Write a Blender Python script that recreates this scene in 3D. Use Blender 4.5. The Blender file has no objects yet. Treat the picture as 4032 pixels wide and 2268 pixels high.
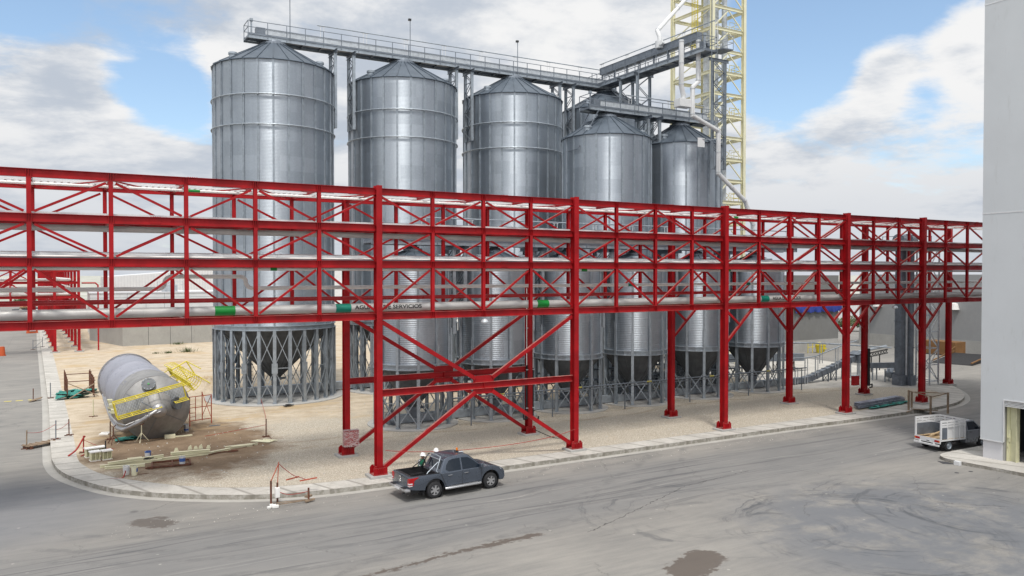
import bpy, bmesh, math, random
from mathutils import Vector, Matrix, Euler
rnd = random.Random(7)
R = math.radians
PI = math.pi
sc = bpy.context.scene
COL = sc.collection

# ------------------------------------------------------------ camera, sky, sun, exposure
# world axes: +X runs along the red pipe rack, +Y away from the camera behind it, metres
VIEW_YAW = 0.5211
cam_d = bpy.data.cameras.new('camera'); cam = bpy.data.objects.new('camera', cam_d); COL.objects.link(cam)
cam.location = (-13.68, -37.16, 10.3)
cam.rotation_euler = (R(90) - 0.018, 0, -VIEW_YAW)
cam_d.sensor_width = 36; cam_d.lens = 36 * 3103.6 / 4032
cam_d.clip_end = 6000; cam_d.clip_start = 0.1
sc.camera = cam
sc.view_settings.view_transform = 'Standard'; sc.view_settings.look = 'None'
sc.view_settings.exposure = 0.12; sc.view_settings.gamma = 1
sc.cycles.max_bounces = 6; sc.cycles.diffuse_bounces = 3; sc.cycles.glossy_bounces = 3
sc.cycles.transparent_max_bounces = 8

SUN_AZ = VIEW_YAW + PI - 0.10      # compass-like: direction (sin, cos) towards the sun, behind the camera
SUN_EL = R(63)
sun_d = bpy.data.lights.new('sun', 'SUN'); sun = bpy.data.objects.new('sun', sun_d); COL.objects.link(sun)
sun_d.energy = 2.3; sun_d.angle = R(8); sun_d.color = (1, 0.955, 0.88)
_sv = Vector((math.sin(SUN_AZ) * math.cos(SUN_EL), math.cos(SUN_AZ) * math.cos(SUN_EL), math.sin(SUN_EL)))
sun.rotation_euler = (-_sv).to_track_quat('-Z', 'Y').to_euler()
sun.location = (0, -30, 60)


class NT:
    """small helper for node trees"""
    def __init__(s, tree):
        s.t = tree; s.n = tree.nodes; s.l = tree.links
    def node(s, typ, **kw):
        nd = s.n.new(typ)
        for k, v in kw.items(): setattr(nd, k, v)
        return nd
    def put(s, sock, v):
        if isinstance(v, bpy.types.NodeSocket): s.l.new(v, sock)
        elif isinstance(v, (tuple, list)) and len(v) == 3 and sock.type == 'RGBA': sock.default_value = (*v, 1)
        else: sock.default_value = v
    def math(s, op, a, b=None, c=None, clamp=False):
        nd = s.node('ShaderNodeMath', operation=op); nd.use_clamp = clamp
        s.put(nd.inputs[0], a)
        if b is not None: s.put(nd.inputs[1], b)
        if c is not None: s.put(nd.inputs[2], c)
        return nd.outputs[0]
    def vmath(s, op, a, b=None):
        nd = s.node('ShaderNodeVectorMath', operation=op)
        s.put(nd.inputs[0], a)
        if b is not None: s.put(nd.inputs[1], b)
        return nd.outputs['Value'] if op in ('LENGTH', 'DOT_PRODUCT', 'DISTANCE') else nd.outputs[0]
    def noise(s, vec, scale, detail=4, rough=0.55, dist=0.0, dims='3D'):
        nd = s.node('ShaderNodeTexNoise', noise_dimensions=dims)
        s.put(nd.inputs['Vector'], vec); nd.inputs['Scale'].default_value = scale
        nd.inputs['Detail'].default_value = detail; nd.inputs['Roughness'].default_value = rough
        nd.inputs['Distortion'].default_value = dist
        return nd.outputs['Fac']
    def ramp(s, fac, lo, hi, a=0.0, b=1.0, smooth=True):
        nd = s.node('ShaderNodeMapRange'); nd.interpolation_type = 'SMOOTHSTEP' if smooth else 'LINEAR'
        s.put(nd.inputs[0], fac); nd.inputs[1].default_value = lo; nd.inputs[2].default_value = hi
        nd.inputs[3].default_value = a; nd.inputs[4].default_value = b
        return nd.outputs[0]
    def mix(s, fac, a, b, mode='MIX'):
        nd = s.node('ShaderNodeMix', data_type='RGBA', blend_type=mode)
        s.put(nd.inputs[0], fac); s.put(nd.inputs[6], a); s.put(nd.inputs[7], b)
        return nd.outputs[2]
    def scalev(s, vec, v):
        return s.vmath('MULTIPLY', vec, v)
    def pos(s):
        return s.node('ShaderNodeNewGeometry').outputs['Position']
    def xyz(s, vec):
        nd = s.node('ShaderNodeSeparateXYZ'); s.put(nd.inputs[0], vec); return nd.outputs
    def comb(s, x, y, z):
        nd = s.node('ShaderNodeCombineXYZ'); s.put(nd.inputs[0], x); s.put(nd.inputs[1], y); s.put(nd.inputs[2], z)
        return nd.outputs[0]
    def bump(s, h, strength=0.3, dist=0.02):
        nd = s.node('ShaderNodeBump'); nd.inputs['Strength'].default_value = strength
        nd.inputs['Distance'].default_value = dist; s.put(nd.inputs['Height'], h); return nd.outputs[0]


# ---- sky: Nishita air with a broken cloud deck
world = bpy.data.worlds.new('World'); sc.world = world; world.use_nodes = True
w = NT(world.node_tree); w.n.clear()
sky = w.node('ShaderNodeTexSky', sky_type='NISHITA'); sky.sun_disc = False
sky.sun_elevation = SUN_EL; sky.sun_rotation = SUN_AZ
sky.altitude = 10; sky.air_density = 1.0; sky.dust_density = 0.6; sky.ozone_density = 1.5
dirv = w.node('ShaderNodeTexCoord').outputs['Generated']
dn = w.vmath('NORMALIZE', dirv)
dx, dy, dz = w.xyz(dn)
zz = w.math('ADD', w.math('MAXIMUM', dz, 0.0), 0.22)
cp = w.comb(w.math('DIVIDE', dx, zz), w.math('DIVIDE', dy, zz), w.math('MULTIPLY', dz, 1.5))
def deck(vec):
    a_ = w.noise(vec, 1.15, 7, 0.60, 0.3); b_ = w.noise(w.vmath('ADD', vec, (4.2, 1.3, 2.0)), 3.4, 7, 0.62, 0.2)
    return w.math('ADD', w.math('MULTIPLY', a_, 0.66), w.math('MULTIPLY', b_, 0.34))
cl = deck(cp)
cl_up = deck(w.vmath('ADD', cp, (-0.10, -0.20, 0.16)))      # the same deck a step higher: gives the lit tops
# openings of blue sky: (direction, angular width, depth)
gaps = [((0.1158, 0.9732, 0.1987), 0.050, 0.24), ((0.0789, 0.9711, 0.2251), 0.05, 0.20), ((0.1331, 0.9773, 0.1648), 0.04, 0.20), ((-0.0294, 0.9611, 0.2745), 0.06, 0.22),
        ((0.7318, 0.6248, 0.2721), 0.07, 0.26), ((0.7288, 0.6506, 0.2135), 0.05, 0.26), ((0.7695, 0.5750, 0.2779), 0.09, 0.26), ((0.8324, 0.4874, 0.2639), 0.08, 0.24), ((0.8250, 0.5261, 0.2062), 0.035, 0.16)]
# banks of cloud standing in front of them
banks = [((0.7985, 0.5558, 0.2312), 0.040, 0.30), ((0.8367, 0.4938, 0.2368), 0.040, 0.30), ((0.7517, 0.6188, 0.2330), 0.018, 0.18), ((0.1240, 0.9830, 0.1400), 0.05, 0.22), ((0.0250, 0.9780, 0.2050), 0.05, 0.15)]
gsum = None
for gv, gw, gd_ in gaps:
    gv = Vector(gv).normalized()
    d2 = w.vmath('DISTANCE', dn, tuple(gv))
    e = w.math('MULTIPLY', w.math('EXPONENT', w.math('MULTIPLY', w.math('MULTIPLY', d2, d2), -1 / (gw * gw))), gd_)
    gsum = e if gsum is None else w.math('ADD', gsum, e)
for gv, gw, gd_ in banks:
    d2 = w.vmath('DISTANCE', dn, tuple(Vector(gv).normalized()))
    gsum = w.math('SUBTRACT', gsum, w.math('MULTIPLY', w.math('EXPONENT', w.math('MULTIPLY', w.math('MULTIPLY', d2, d2), -1 / (gw * gw))), gd_))
cov = w.math('SUBTRACT', w.math('ADD', cl, 0.12), gsum)
mask = w.ramp(cov, 0.425, 0.555)
shade = w.noise(w.vmath('ADD', cp, (9.1, 3.7, 5.0)), 1.05, 6, 0.55, 0.25)
relief = w.math('MULTIPLY', w.math('SUBTRACT', cl, cl_up), 1.5)
shade2 = w.math('ADD', relief, w.math('ADD', w.math('MULTIPLY', shade, 0.6), w.math('MULTIPLY', w.ramp(cov, 0.5, 0.8, 0.62, 0.34), 0.5)))
ccol = w.mix(w.ramp(shade2, 0.40, 0.66), (0.575, 0.635, 0.725), (1.0, 1.0, 1.0))
hz = w.ramp(dz, 0.0, 0.22, 0.75, 0.0)
ccol = w.mix(hz, ccol, (0.62, 0.665, 0.735))
bg1 = w.node('ShaderNodeBackground'); w.put(bg1.inputs[0], w.mix(0.16, sky.outputs[0], (3.2, 4.6, 5.6))); bg1.inputs[1].default_value = 0.16
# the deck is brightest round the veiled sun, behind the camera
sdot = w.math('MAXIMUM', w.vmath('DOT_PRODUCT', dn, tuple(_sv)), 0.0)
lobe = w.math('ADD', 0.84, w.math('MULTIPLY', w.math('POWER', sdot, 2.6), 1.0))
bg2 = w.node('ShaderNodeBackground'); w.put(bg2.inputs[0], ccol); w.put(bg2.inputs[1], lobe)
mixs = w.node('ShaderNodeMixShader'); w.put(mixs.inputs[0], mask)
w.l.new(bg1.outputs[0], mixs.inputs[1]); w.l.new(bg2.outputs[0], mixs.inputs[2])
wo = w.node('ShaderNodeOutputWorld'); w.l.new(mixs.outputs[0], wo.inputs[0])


# ------------------------------------------------------------ materials
def new_mat(name):
    m = bpy.data.materials.new(name); m.use_nodes = True
    t = NT(m.node_tree); b = t.n['Principled BSDF']
    return m, t, b


def paint(name, col, rough=0.5, metal=0.0, var=0.12, vscale=1.2, dirt=None, bump=0.0, bscale=30, spec=0.5, coat=0.0, dust=0.0):
    """painted / plain surface with soft tone variation, optional dirt streaks"""
    m, t, b = new_mat(name)
    p = t.pos()
    n = t.noise(p, vscale, 5, 0.6)
    dark = tuple(c * (1 - var) for c in col); lite = tuple(min(1, c * (1 + var)) for c in col)
    c = t.mix(t.ramp(n, 0.3, 0.7), dark, lite)
    if dirt:
        ds = t.noise(t.scalev(p, (3.0, 3.0, 0.6)), 1.3, 6, 0.7, 0.4)
        c = t.mix(t.ramp(ds, dirt[1], dirt[1] + 0.22, 0, dirt[2]), c, dirt[0])
    if dust:
        nz = t.xyz(t.node('ShaderNodeNewGeometry').outputs['Normal'])[2]
        c = t.mix(t.math('MULTIPLY', t.ramp(nz, 0.5, 0.95), t.ramp(t.noise(p, 2.5, 5, 0.7), 0.3, 0.65, 0.15, dust)), c, (0.42, 0.30, 0.25))
        run = t.noise(t.scalev(p, (7.0, 7.0, 0.5)), 1.0, 5, 0.7)
        c = t.mix(t.ramp(run, 0.60, 0.74, 0, dust * 0.55), c, (0.13, 0.018, 0.014))
        sc_ = t.noise(p, 9.0, 4, 0.8)
        c = t.mix(t.ramp(sc_, 0.66, 0.72, 0, dust * 0.5), c, (0.50, 0.10, 0.09))
    t.put(b.inputs['Base Color'], c)
    t.put(b.inputs['Roughness'], t.ramp(t.noise(p, vscale * 2.3, 4), 0.3, 0.7, max(0.02, rough - 0.1), min(1, rough + 0.1)))
    b.inputs['Metallic'].default_value = metal
    b.inputs['Specular IOR Level'].default_value = spec
    if coat: b.inputs['Coat Weight'].default_value = coat; b.inputs['Coat Roughness'].default_value = 0.06
    if bump: t.put(b.inputs['Normal'], t.bump(t.noise(p, bscale, 4), bump, 0.01))
    return m


M = {}
M['red'] = paint('red_paint', (0.315, 0.005, 0.0085), 0.5, var=0.22, vscale=0.9, dirt=((0.30, 0.03, 0.025), 0.60, 0.4), spec=0.28, dust=0.7)
M['redpipe'] = paint('red_pipe_paint', (0.38, 0.008, 0.011), 0.33, var=0.08)
M['deepred'] = paint('deep_red_sheet', (0.20, 0.012, 0.018), 0.6)
M['rust'] = paint('rusty_steel', (0.12, 0.045, 0.025), 0.8, var=0.35, vscale=5)
M['orange'] = paint('orange_primer', (0.38, 0.075, 0.035), 0.65, var=0.2, vscale=4)
M['galv'] = paint('galvanised_steel', (0.36, 0.40, 0.44), 0.42, metal=0.55, var=0.14, vscale=2.5)
M['galvdark'] = paint('galvanised_steel_weathered', (0.19, 0.215, 0.25), 0.5, metal=0.5, var=0.15, vscale=2)
M['galvlite'] = paint('galvanised_steel_bright', (0.55, 0.58, 0.61), 0.42, metal=0.4, var=0.12, vscale=3)
M['hopper'] = paint('hopper_steel', (0.115, 0.122, 0.13), 0.65, metal=0.1, var=0.2, vscale=1.1)
M['white'] = paint('white_paint', (0.66, 0.665, 0.67), 0.45, var=0.05, dirt=((0.45, 0.43, 0.40), 0.62, 0.4))
M['whitepipe'] = paint('off_white_pipe', (0.80, 0.785, 0.76), 0.42, var=0.07, dirt=((0.38, 0.36, 0.33), 0.60, 0.5))
M['greypipe'] = paint('pipe_jacket_grey', (0.50, 0.495, 0.48), 0.42, metal=0.15, var=0.10, vscale=1.0, dirt=((0.22, 0.21, 0.20), 0.60, 0.6))
M['tray'] = paint('tray_cover', (0.68, 0.69, 0.70), 0.42, metal=0.2, var=0.08, vscale=2)
M['cream'] = paint('cream_paint', (0.74, 0.71, 0.51), 0.5, var=0.05)
M['creamdk'] = paint('cream_primer', (0.62, 0.60, 0.40), 0.6, var=0.1)
M['yellow'] = paint('yellow_paint', (0.68, 0.56, 0.04), 0.45, var=0.08)
M['green'] = paint('green_band', (0.0, 0.23, 0.03), 0.45, var=0.05)
M['teal'] = paint('teal_band', (0.0, 0.19, 0.13), 0.45, var=0.05)
M['tealnet'] = paint('teal_netting', (0.04, 0.24, 0.20), 0.8, var=0.3, vscale=5)
M['black'] = paint('black_rubber', (0.018, 0.018, 0.02), 0.75, var=0.2, vscale=6)
M['blackpaint'] = paint('black_paint', (0.02, 0.02, 0.022), 0.35, var=0.1)
M['letter'] = paint('black_lettering', (0.012, 0.012, 0.012), 0.6, var=0.0)
M['wood'] = paint('weathered_wood', (0.26, 0.19, 0.13), 0.85, var=0.3, vscale=4, bump=0.3)
M['ply'] = paint('plywood', (0.42, 0.30, 0.17), 0.75, var=0.15, vscale=2)
M['crate'] = paint('brown_board', (0.20, 0.10, 0.035), 0.7, var=0.12)
M['blue'] = paint('blue_tarpaulin', (0.012, 0.03, 0.20), 0.6, var=0.25, vscale=1.5)
M['bluelabel'] = paint('blue_label', (0.05, 0.12, 0.38), 0.5, var=0.1)
M['skin'] = paint('skin', (0.30, 0.15, 0.09), 0.55, var=0.08, vscale=8)
M['vest'] = paint('lime_vest', (0.35, 0.62, 0.03), 0.7, var=0.1)
M['vestg'] = paint('green_vest', (0.015, 0.17, 0.09), 0.7, var=0.1)
M['denim'] = paint('dark_trousers', (0.035, 0.045, 0.08), 0.85, var=0.15, vscale=6)
M['helmet'] = paint('white_helmet', (0.80, 0.80, 0.80), 0.3, var=0.02)
M['hair'] = paint('dark_hair', (0.012, 0.010, 0.008), 0.7)
M['chrome'] = paint('bright_metal', (0.62, 0.62, 0.63), 0.18, metal=0.95, var=0.05)
M['alloy'] = paint('alloy_rim', (0.50, 0.50, 0.51), 0.3, metal=0.7, var=0.06)
M['stainless'] = paint('brushed_stainless', (0.40, 0.395, 0.40), 0.38, metal=0.75, var=0.10, vscale=0.8, dirt=((0.30, 0.30, 0.35), 0.50, 0.6))
M['carpaint'] = paint('slate_grey_metallic', (0.075, 0.092, 0.122), 0.32, metal=0.5, var=0.05, coat=0.9)
M['bluegrey'] = paint('silver_car_paint', (0.22, 0.235, 0.26), 0.35, metal=0.5, var=0.05, coat=0.6)
M['redlamp'] = paint('red_lens', (0.40, 0.006, 0.008), 0.15, var=0.05)
M['amber'] = paint('amber_lens', (0.65, 0.17, 0.01), 0.2, var=0.05)
M['clearlamp'] = paint('clear_lens', (0.65, 0.66, 0.68), 0.1, var=0.02)
M['orangeplastic'] = paint('orange_plastic', (0.50, 0.085, 0.02), 0.6, var=0.05)
M['rope'] = paint('red_rope', (0.33, 0.03, 0.025), 0.8, var=0.1)
M['leaf'] = paint('dusty_leaves', (0.075, 0.10, 0.032), 0.7, var=0.4, vscale=3)
M['leafdk'] = paint('tree_leaves', (0.045, 0.085, 0.022), 0.65, var=0.45, vscale=2.0)
M['bark'] = paint('bark', (0.11, 0.085, 0.06), 0.9, var=0.25, vscale=6)
M['lilac'] = paint('protective_film', (0.33, 0.34, 0.40), 0.35, metal=0.3, var=0.15, vscale=1.2)


def glass_mat():
    m, t, b = new_mat('tinted_glass')
    b.inputs['Base Color'].default_value = (0.012, 0.018, 0.028, 1); b.inputs['Roughness'].default_value = 0.06
    b.inputs['Specular IOR Level'].default_value = 0.45
    return m
M['glass'] = glass_mat()


def film_mat():
    m, t, b = new_mat('clear_wrap')
    b.inputs['Base Color'].default_value = (0.75, 0.62, 0.62, 1); b.inputs['Roughness'].default_value = 0.2
    n = t.noise(t.scalev(t.pos(), (2, 2, 9)), 3.0, 5, 0.7, 1.0)
    t.put(b.inputs['Alpha'], t.ramp(n, 0.42, 0.62, 0.12, 0.75))
    return m
M['film'] = film_mat()


def silo_mat():
    """corrugated galvanised sheets: every sheet of the shell has its own tone, some streaks of runoff"""
    m, t, b = new_mat('galvanised_silo_sheet')
    o = t.node('ShaderNodeTexCoord').outputs['Object']
    x, y, z = t.xyz(o)
    ang = t.math('ARCTAN2', y, x)
    row = t.math('FLOOR', t.math('DIVIDE', z, 1.14))
    cell = t.math('FLOOR', t.math('ADD', t.math('MULTIPLY', ang, 22 / (2 * PI)), t.math('MULTIPLY', row, 0.5)))
    info = t.node('ShaderNodeObjectInfo').outputs['Random']
    wn = t.node('ShaderNodeTexWhiteNoise', noise_dimensions='3D')
    t.put(wn.inputs['Vector'], t.comb(row, cell, t.math('MULTIPLY', info, 57.0)))
    v = wn.outputs['Value']
    p = t.pos()
    spang = t.noise(p, 9, 4, 0.6)
    streak = t.noise(t.scalev(p, (2.2, 2.2, 0.10)), 1.6, 5, 0.65)
    k = t.math('ADD', t.math('MULTIPLY', v, 0.22), t.math('ADD', t.math('MULTIPLY', spang, 0.45), t.math('MULTIPLY', streak, 0.33)))
    c = t.mix(t.ramp(k, 0.2, 0.8), (0.36, 0.40, 0.45), (0.47, 0.515, 0.565))
    t.put(b.inputs['Base Color'], c)
    b.inputs['Metallic'].default_value = 0.85
    b.inputs['Anisotropic'].default_value = 0.85      # the close corrugation spreads highlights upright
    tg_ = t.node('ShaderNodeTangent', direction_type='RADIAL', axis='Z'); t.put(b.inputs['Tangent'], tg_.outputs[0]); b.inputs['Anisotropic Rotation'].default_value = 0.25
    t.put(b.inputs['Roughness'], t.ramp(k, 0.2, 0.8, 0.54, 0.44))
    return m
M['silo'] = silo_mat()


def roof_mat():
    m, t, b = new_mat('galvanised_roof_sheet')
    p = t.pos()
    n = t.noise(p, 1.4, 5, 0.6)
    t.put(b.inputs['Base Color'], t.mix(t.ramp(n, 0.3, 0.7), (0.10, 0.125, 0.156), (0.135, 0.163, 0.197)))
    b.inputs['Metallic'].default_value = 0.6
    t.put(b.inputs['Roughness'], t.ramp(n, 0.3, 0.7, 0.45, 0.58))
    return m
M['roof'] = roof_mat()


def concrete_mat(name, base, var=0.14, joints=None, scale=0.5, stain=(0.2, 0.19, 0.17), stain_amt=0.35):
    m, t, b = new_mat(name)
    p = t.pos()
    n = t.noise(p, scale, 7, 0.65); n2 = t.noise(p, scale * 9, 5, 0.7)
    k = t.math('ADD', t.math('MULTIPLY', n, 0.65), t.math('MULTIPLY', n2, 0.35))
    c = t.mix(t.ramp(k, 0.3, 0.7), tuple(v * (1 - var) for v in base), tuple(v * (1 + var) for v in base))
    st = t.noise(t.scalev(p, (1.0, 1.0, 0.35)), scale * 2.2, 6, 0.7, 0.6)
    c = t.mix(t.ramp(st, 0.56, 0.75, 0, stain_amt), c, stain)
    t.put(b.inputs['Base Color'], c); b.inputs['Roughness'].default_value = 0.85
    b.inputs['Specular IOR Level'].default_value = 0.3
    t.put(b.inputs['Normal'], t.bump(n2, 0.25, 0.01))
    return m
M['kerb'] = concrete_mat('kerb_concrete', (0.46, 0.44, 0.40))
M['pad'] = concrete_mat('pad_concrete', (0.38, 0.375, 0.36))
M['conc'] = concrete_mat('cast_concrete_wall', (0.36, 0.355, 0.335), var=0.10, stain=(0.18, 0.17, 0.15), stain_amt=0.4)
M['cladding'] = paint('grey_wall_panel', (0.56, 0.585, 0.605), 0.5, var=0.03, vscale=0.3, dirt=((0.43, 0.44, 0.44), 0.56, 0.45))
M['plinth'] = concrete_mat('white_plinth', (0.60, 0.60, 0.62), var=0.05, stain=(0.42, 0.42, 0.42), stain_amt=0.3)
M['render'] = concrete_mat('grey_rendered_wall', (0.31, 0.315, 0.32), var=0.06, scale=0.25, stain=(0.20, 0.20, 0.20), stain_amt=0.3)
M['rendershade'] = concrete_mat('shaded_rendered_wall', (0.19, 0.19, 0.185), var=0.10, scale=0.25, stain=(0.10, 0.10, 0.10), stain_amt=0.5)  # darker copy of the grey render, the hall's shade put into its colour
M['interior'] = paint('dark_interior', (0.05, 0.05, 0.055), 0.9)
# ------------------------------------------------------------ mesh helpers
class MB:
    def __init__(s):
        s.v = []; s.f = []; s.m = []; s.mi = 0
    def add(s, vs, fs):
        o = len(s.v); s.v += [tuple(p) for p in vs]
        for f in fs: s.f.append([i + o for i in f]); s.m.append(s.mi)
        return s
    def box(s, x0, x1, y0, y1, z0, z1):
        return s.add([(x0, y0, z0), (x1, y0, z0), (x1, y1, z0), (x0, y1, z0), (x0, y0, z1), (x1, y0, z1), (x1, y1, z1), (x0, y1, z1)],
                     [(0, 3, 2, 1), (4, 5, 6, 7), (0, 1, 5, 4), (1, 2, 6, 5), (2, 3, 7, 6), (3, 0, 4, 7)])
    def bar(s, a, b, w, h=None, up=(0, 0, 1)):
        """rectangular bar from a to b; w across, h along up"""
        h = w if h is None else h
        a = Vector(a); b = Vector(b); t = (b - a).normalized(); u = Vector(up)
        if abs(t.dot(u)) > 0.999: u = Vector((0, 1, 0)) if abs(t.y) < 0.9 else Vector((1, 0, 0))
        x = t.cross(u).normalized(); y = x.cross(t).normalized()
        vs = [p + x * (sx * w / 2) + y * (sy * h / 2) for p in (a, b) for sx, sy in ((-1, -1), (1, -1), (1, 1), (-1, 1))]
        return s.add(vs, [(0, 1, 2, 3), (7, 6, 5, 4), (0, 4, 5, 1), (1, 5, 6, 2), (2, 6, 7, 3), (3, 7, 4, 0)])
    def hsec(s, a, b, w, d, t=0.02, up=(0, 0, 1)):
        """I-section: flanges are perpendicular to up, d deep along up"""
        a = Vector(a); b = Vector(b); tt = (b - a).normalized(); u = Vector(up)
        if abs(tt.dot(u)) > 0.999: u = Vector((0, 1, 0))
        x = tt.cross(u).normalized(); y = x.cross(tt).normalized()
        o = y * (d / 2 - t / 2)
        s.bar(a + o, b + o, w, t, y); s.bar(a - o, b - o, w, t, y)
        return s.bar(a, b, t * 0.8, d - 2 * t, y)
    def tube(s, pts, r, n=8, caps=True):
        P = [Vector(p) for p in pts]; rs = r if isinstance(r, (list, tuple)) else [r] * len(P)
        ts = []
        for i in range(len(P)):
            d = Vector((0, 0, 0))
            if i > 0: d += (P[i] - P[i - 1]).normalized()
            if i < len(P) - 1: d += (P[i + 1] - P[i]).normalized()
            ts.append(d.normalized())
        u = Vector((0, 0, 1)) if abs(ts[0].z) < 0.9 else Vector((1, 0, 0))
        vs = []
        for i, (p, t) in enumerate(zip(P, ts)):
            x = t.cross(u)
            if x.length < 1e-6: x = t.orthogonal()
            x.normalize(); y = x.cross(t).normalized(); u = y
            k = 1.0
            if 0 < i < len(P) - 1:
                c = (P[i] - P[i - 1]).normalized().dot(t); k = 1 / max(c, 0.5)
            for j in range(n):
                a = 2 * PI * j / n
                vs.append(p + (x * math.cos(a) + y * math.sin(a)) * rs[i] * (1 if k == 1 else (1 + (k - 1) * 0.5)))
        fs = []
        for i in range(len(P) - 1):
            for j in range(n):
                fs.append((i * n + j, i * n + (j + 1) % n, (i + 1) * n + (j + 1) % n, (i + 1) * n + j))
        if caps: fs.append(tuple(range(n))[::-1]); fs.append(tuple(range((len(P) - 1) * n, len(P) * n)))
        return s.add(vs, fs)
    def cyl(s, a, b, r, n=12): return s.tube([a, b], r, n)
    def lathe(s, prof, n=24, c=(0, 0, 0), axis='z', a0=0.0, a1=None, caps=False):
        """profile of (radius, height) turned about an axis through c"""
        full = a1 is None; a1 = a0 + 2 * PI if full else a1
        m = n if full else n + 1
        vs = []
        for r, z in prof:
            for j in range(m):
                a = a0 + (a1 - a0) * j / n
                p = (r * math.cos(a), r * math.sin(a), z)
                if axis == 'x': p = (p[2], p[0], p[1])
                if axis == 'y': p = (p[1], p[2], p[0])
                vs.append((p[0] + c[0], p[1] + c[1], p[2] + c[2]))
        fs = []
        for i in range(len(prof) - 1):
            for j in range(n):
                k = (j + 1) % m if full else j + 1
                fs.append((i * m + j, i * m + k, (i + 1) * m + k, (i + 1) * m + j))
        if caps:
            fs.append(tuple(range(m))[::-1]); fs.append(tuple(range((len(prof) - 1) * m, len(prof) * m)))
        return s.add(vs, fs)
    def prism(s, pts, d):
        """flat polygon pushed along d"""
        n = len(pts); P = [Vector(p) for p in pts]; d = Vector(d)
        return s.add(P + [p + d for p in P], [tuple(range(n))[::-1], tuple(range(n, 2 * n))] + [(i, (i + 1) % n, (i + 1) % n + n, i + n) for i in range(n)])
    def face(s, pts): return s.add(pts, [tuple(range(len(pts)))])
    def sphere(s, c, r, n=12, m=8, sc_=(1, 1, 1)):
        prof = [(r * math.sin(PI * i / m), -r * math.cos(PI * i / m)) for i in range(m + 1)]
        o = len(s.v); s.lathe(prof, n)
        for i in range(o, len(s.v)):
            x, y, z = s.v[i]; s.v[i] = (x * sc_[0] + c[0], y * sc_[1] + c[1], z * sc_[2] + c[2])
        return s
    def xform(s, mat, start=0):
        for i in range(start, len(s.v)): s.v[i] = tuple(mat @ Vector(s.v[i]))
        return s
    def build(s, name, mat, parent=None, smooth=None, bevel=0.0, seg=2, loc=None, tri=False):
        me = bpy.data.meshes.new(name)
        vs = s.v if loc is None else [(a - loc[0], b - loc[1], c - loc[2]) for a, b, c in s.v]
        me.from_pydata(vs, [], s.f)
        mats = mat if isinstance(mat, (list, tuple)) else [mat]
        for mm in mats: me.materials.append(mm)
        if len(mats) > 1: me.polygons.foreach_set('material_index', s.m)
        bm = bmesh.new(); bm.from_mesh(me)
        bmesh.ops.recalc_face_normals(bm, faces=bm.faces)
        if bevel:
            bmesh.ops.remove_doubles(bm, verts=bm.verts, dist=1e-5)
            ed = [e for e in bm.edges if len(e.link_faces) == 2 and e.calc_face_angle(0) > R(28)]
            bmesh.ops.bevel(bm, geom=ed, offset=bevel, segments=seg, profile=0.6, affect='EDGES', clamp_overlap=True)
        bm.to_mesh(me); bm.free()
        if smooth is not None:
            me.shade_smooth()
            if smooth < 170: me.set_sharp_from_angle(angle=R(smooth))
        me.update()
        o = bpy.data.objects.new(name, me); COL.objects.link(o)
        if loc is not None: o.location = loc
        if parent is not None: o.parent = parent
        return o


def tag(o, label, cat, group=None):
    o['label'] = label; o['category'] = cat
    if group: o['group'] = group
    return o


def thing(name, label, cat, loc=(0, 0, 0), rz=0.0, group=None):
    o = bpy.data.objects.new(name, None); COL.objects.link(o)
    o.empty_display_size = 0.3
    o.location = loc; o.rotation_euler = (0, 0, rz)
    return tag(o, label, cat, group)


def struct(o):
    o['kind'] = 'structure'; return o


def dup(root, loc, rz=None, label=None, group=None):
    r = root.copy(); COL.objects.link(r); r.location = loc
    if rz is not None: r.rotation_euler = (0, 0, rz)
    if label: r['label'] = label
    if group: r['group'] = group
    def rec(src, dst):
        for ch in list(src.children):
            c = ch.copy(); COL.objects.link(c); c.parent = dst
            rec(ch, c)
    rec(root, r)
    return r


def lettering(txt, size, mat, parent, name='lettering', stretch=1.0):
    """flat letters in the XY plane as a mesh, baseline start at the origin"""
    cu = bpy.data.curves.new('txt', 'FONT'); cu.body = txt; cu.size = size; cu.resolution_u = 3
    cu.offset = size * 0.032
    to = bpy.data.objects.new('txt', cu); COL.objects.link(to)
    dg = bpy.context.evaluated_depsgraph_get()
    me = bpy.data.meshes.new_from_object(to.evaluated_get(dg))
    bpy.data.objects.remove(to); me.name = name
    me.materials.clear(); me.materials.append(mat)
    o = bpy.data.objects.new(name, me); COL.objects.link(o)
    if parent is not None: o.parent = parent
    bm = bmesh.new(); bm.from_mesh(me)
    for _ in range(5):          # cut long edges so that the letters can follow a round pipe
        bmesh.ops.triangulate(bm, faces=bm.faces[:])
        lng = [e for e in bm.edges if abs(e.verts[0].co.y - e.verts[1].co.y) > size * 0.07]
        if not lng: break
        bmesh.ops.subdivide_edges(bm, edges=lng, cuts=1)
    bmesh.ops.triangulate(bm, faces=bm.faces[:])
    bm.to_mesh(me); bm.free()
    return o


# ------------------------------------------------------------ ground
def line_pts(P, n=6):
    """Catmull-Rom through the points"""
    out = []
    for i in range(len(P) - 1):
        p0 = Vector(P[max(i - 1, 0)]); p1 = Vector(P[i]); p2 = Vector(P[i + 1]); p3 = Vector(P[min(i + 2, len(P) - 1)])
        for k in range(n):
            t = k / n
            out.append(0.5 * ((2 * p1) + (p2 - p0) * t + (2 * p0 - 5 * p1 + 4 * p2 - p3) * t * t + (3 * p1 - p0 - 3 * p2 + p3) * t ** 3))
    out.append(Vector(P[-1])); return out


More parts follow.
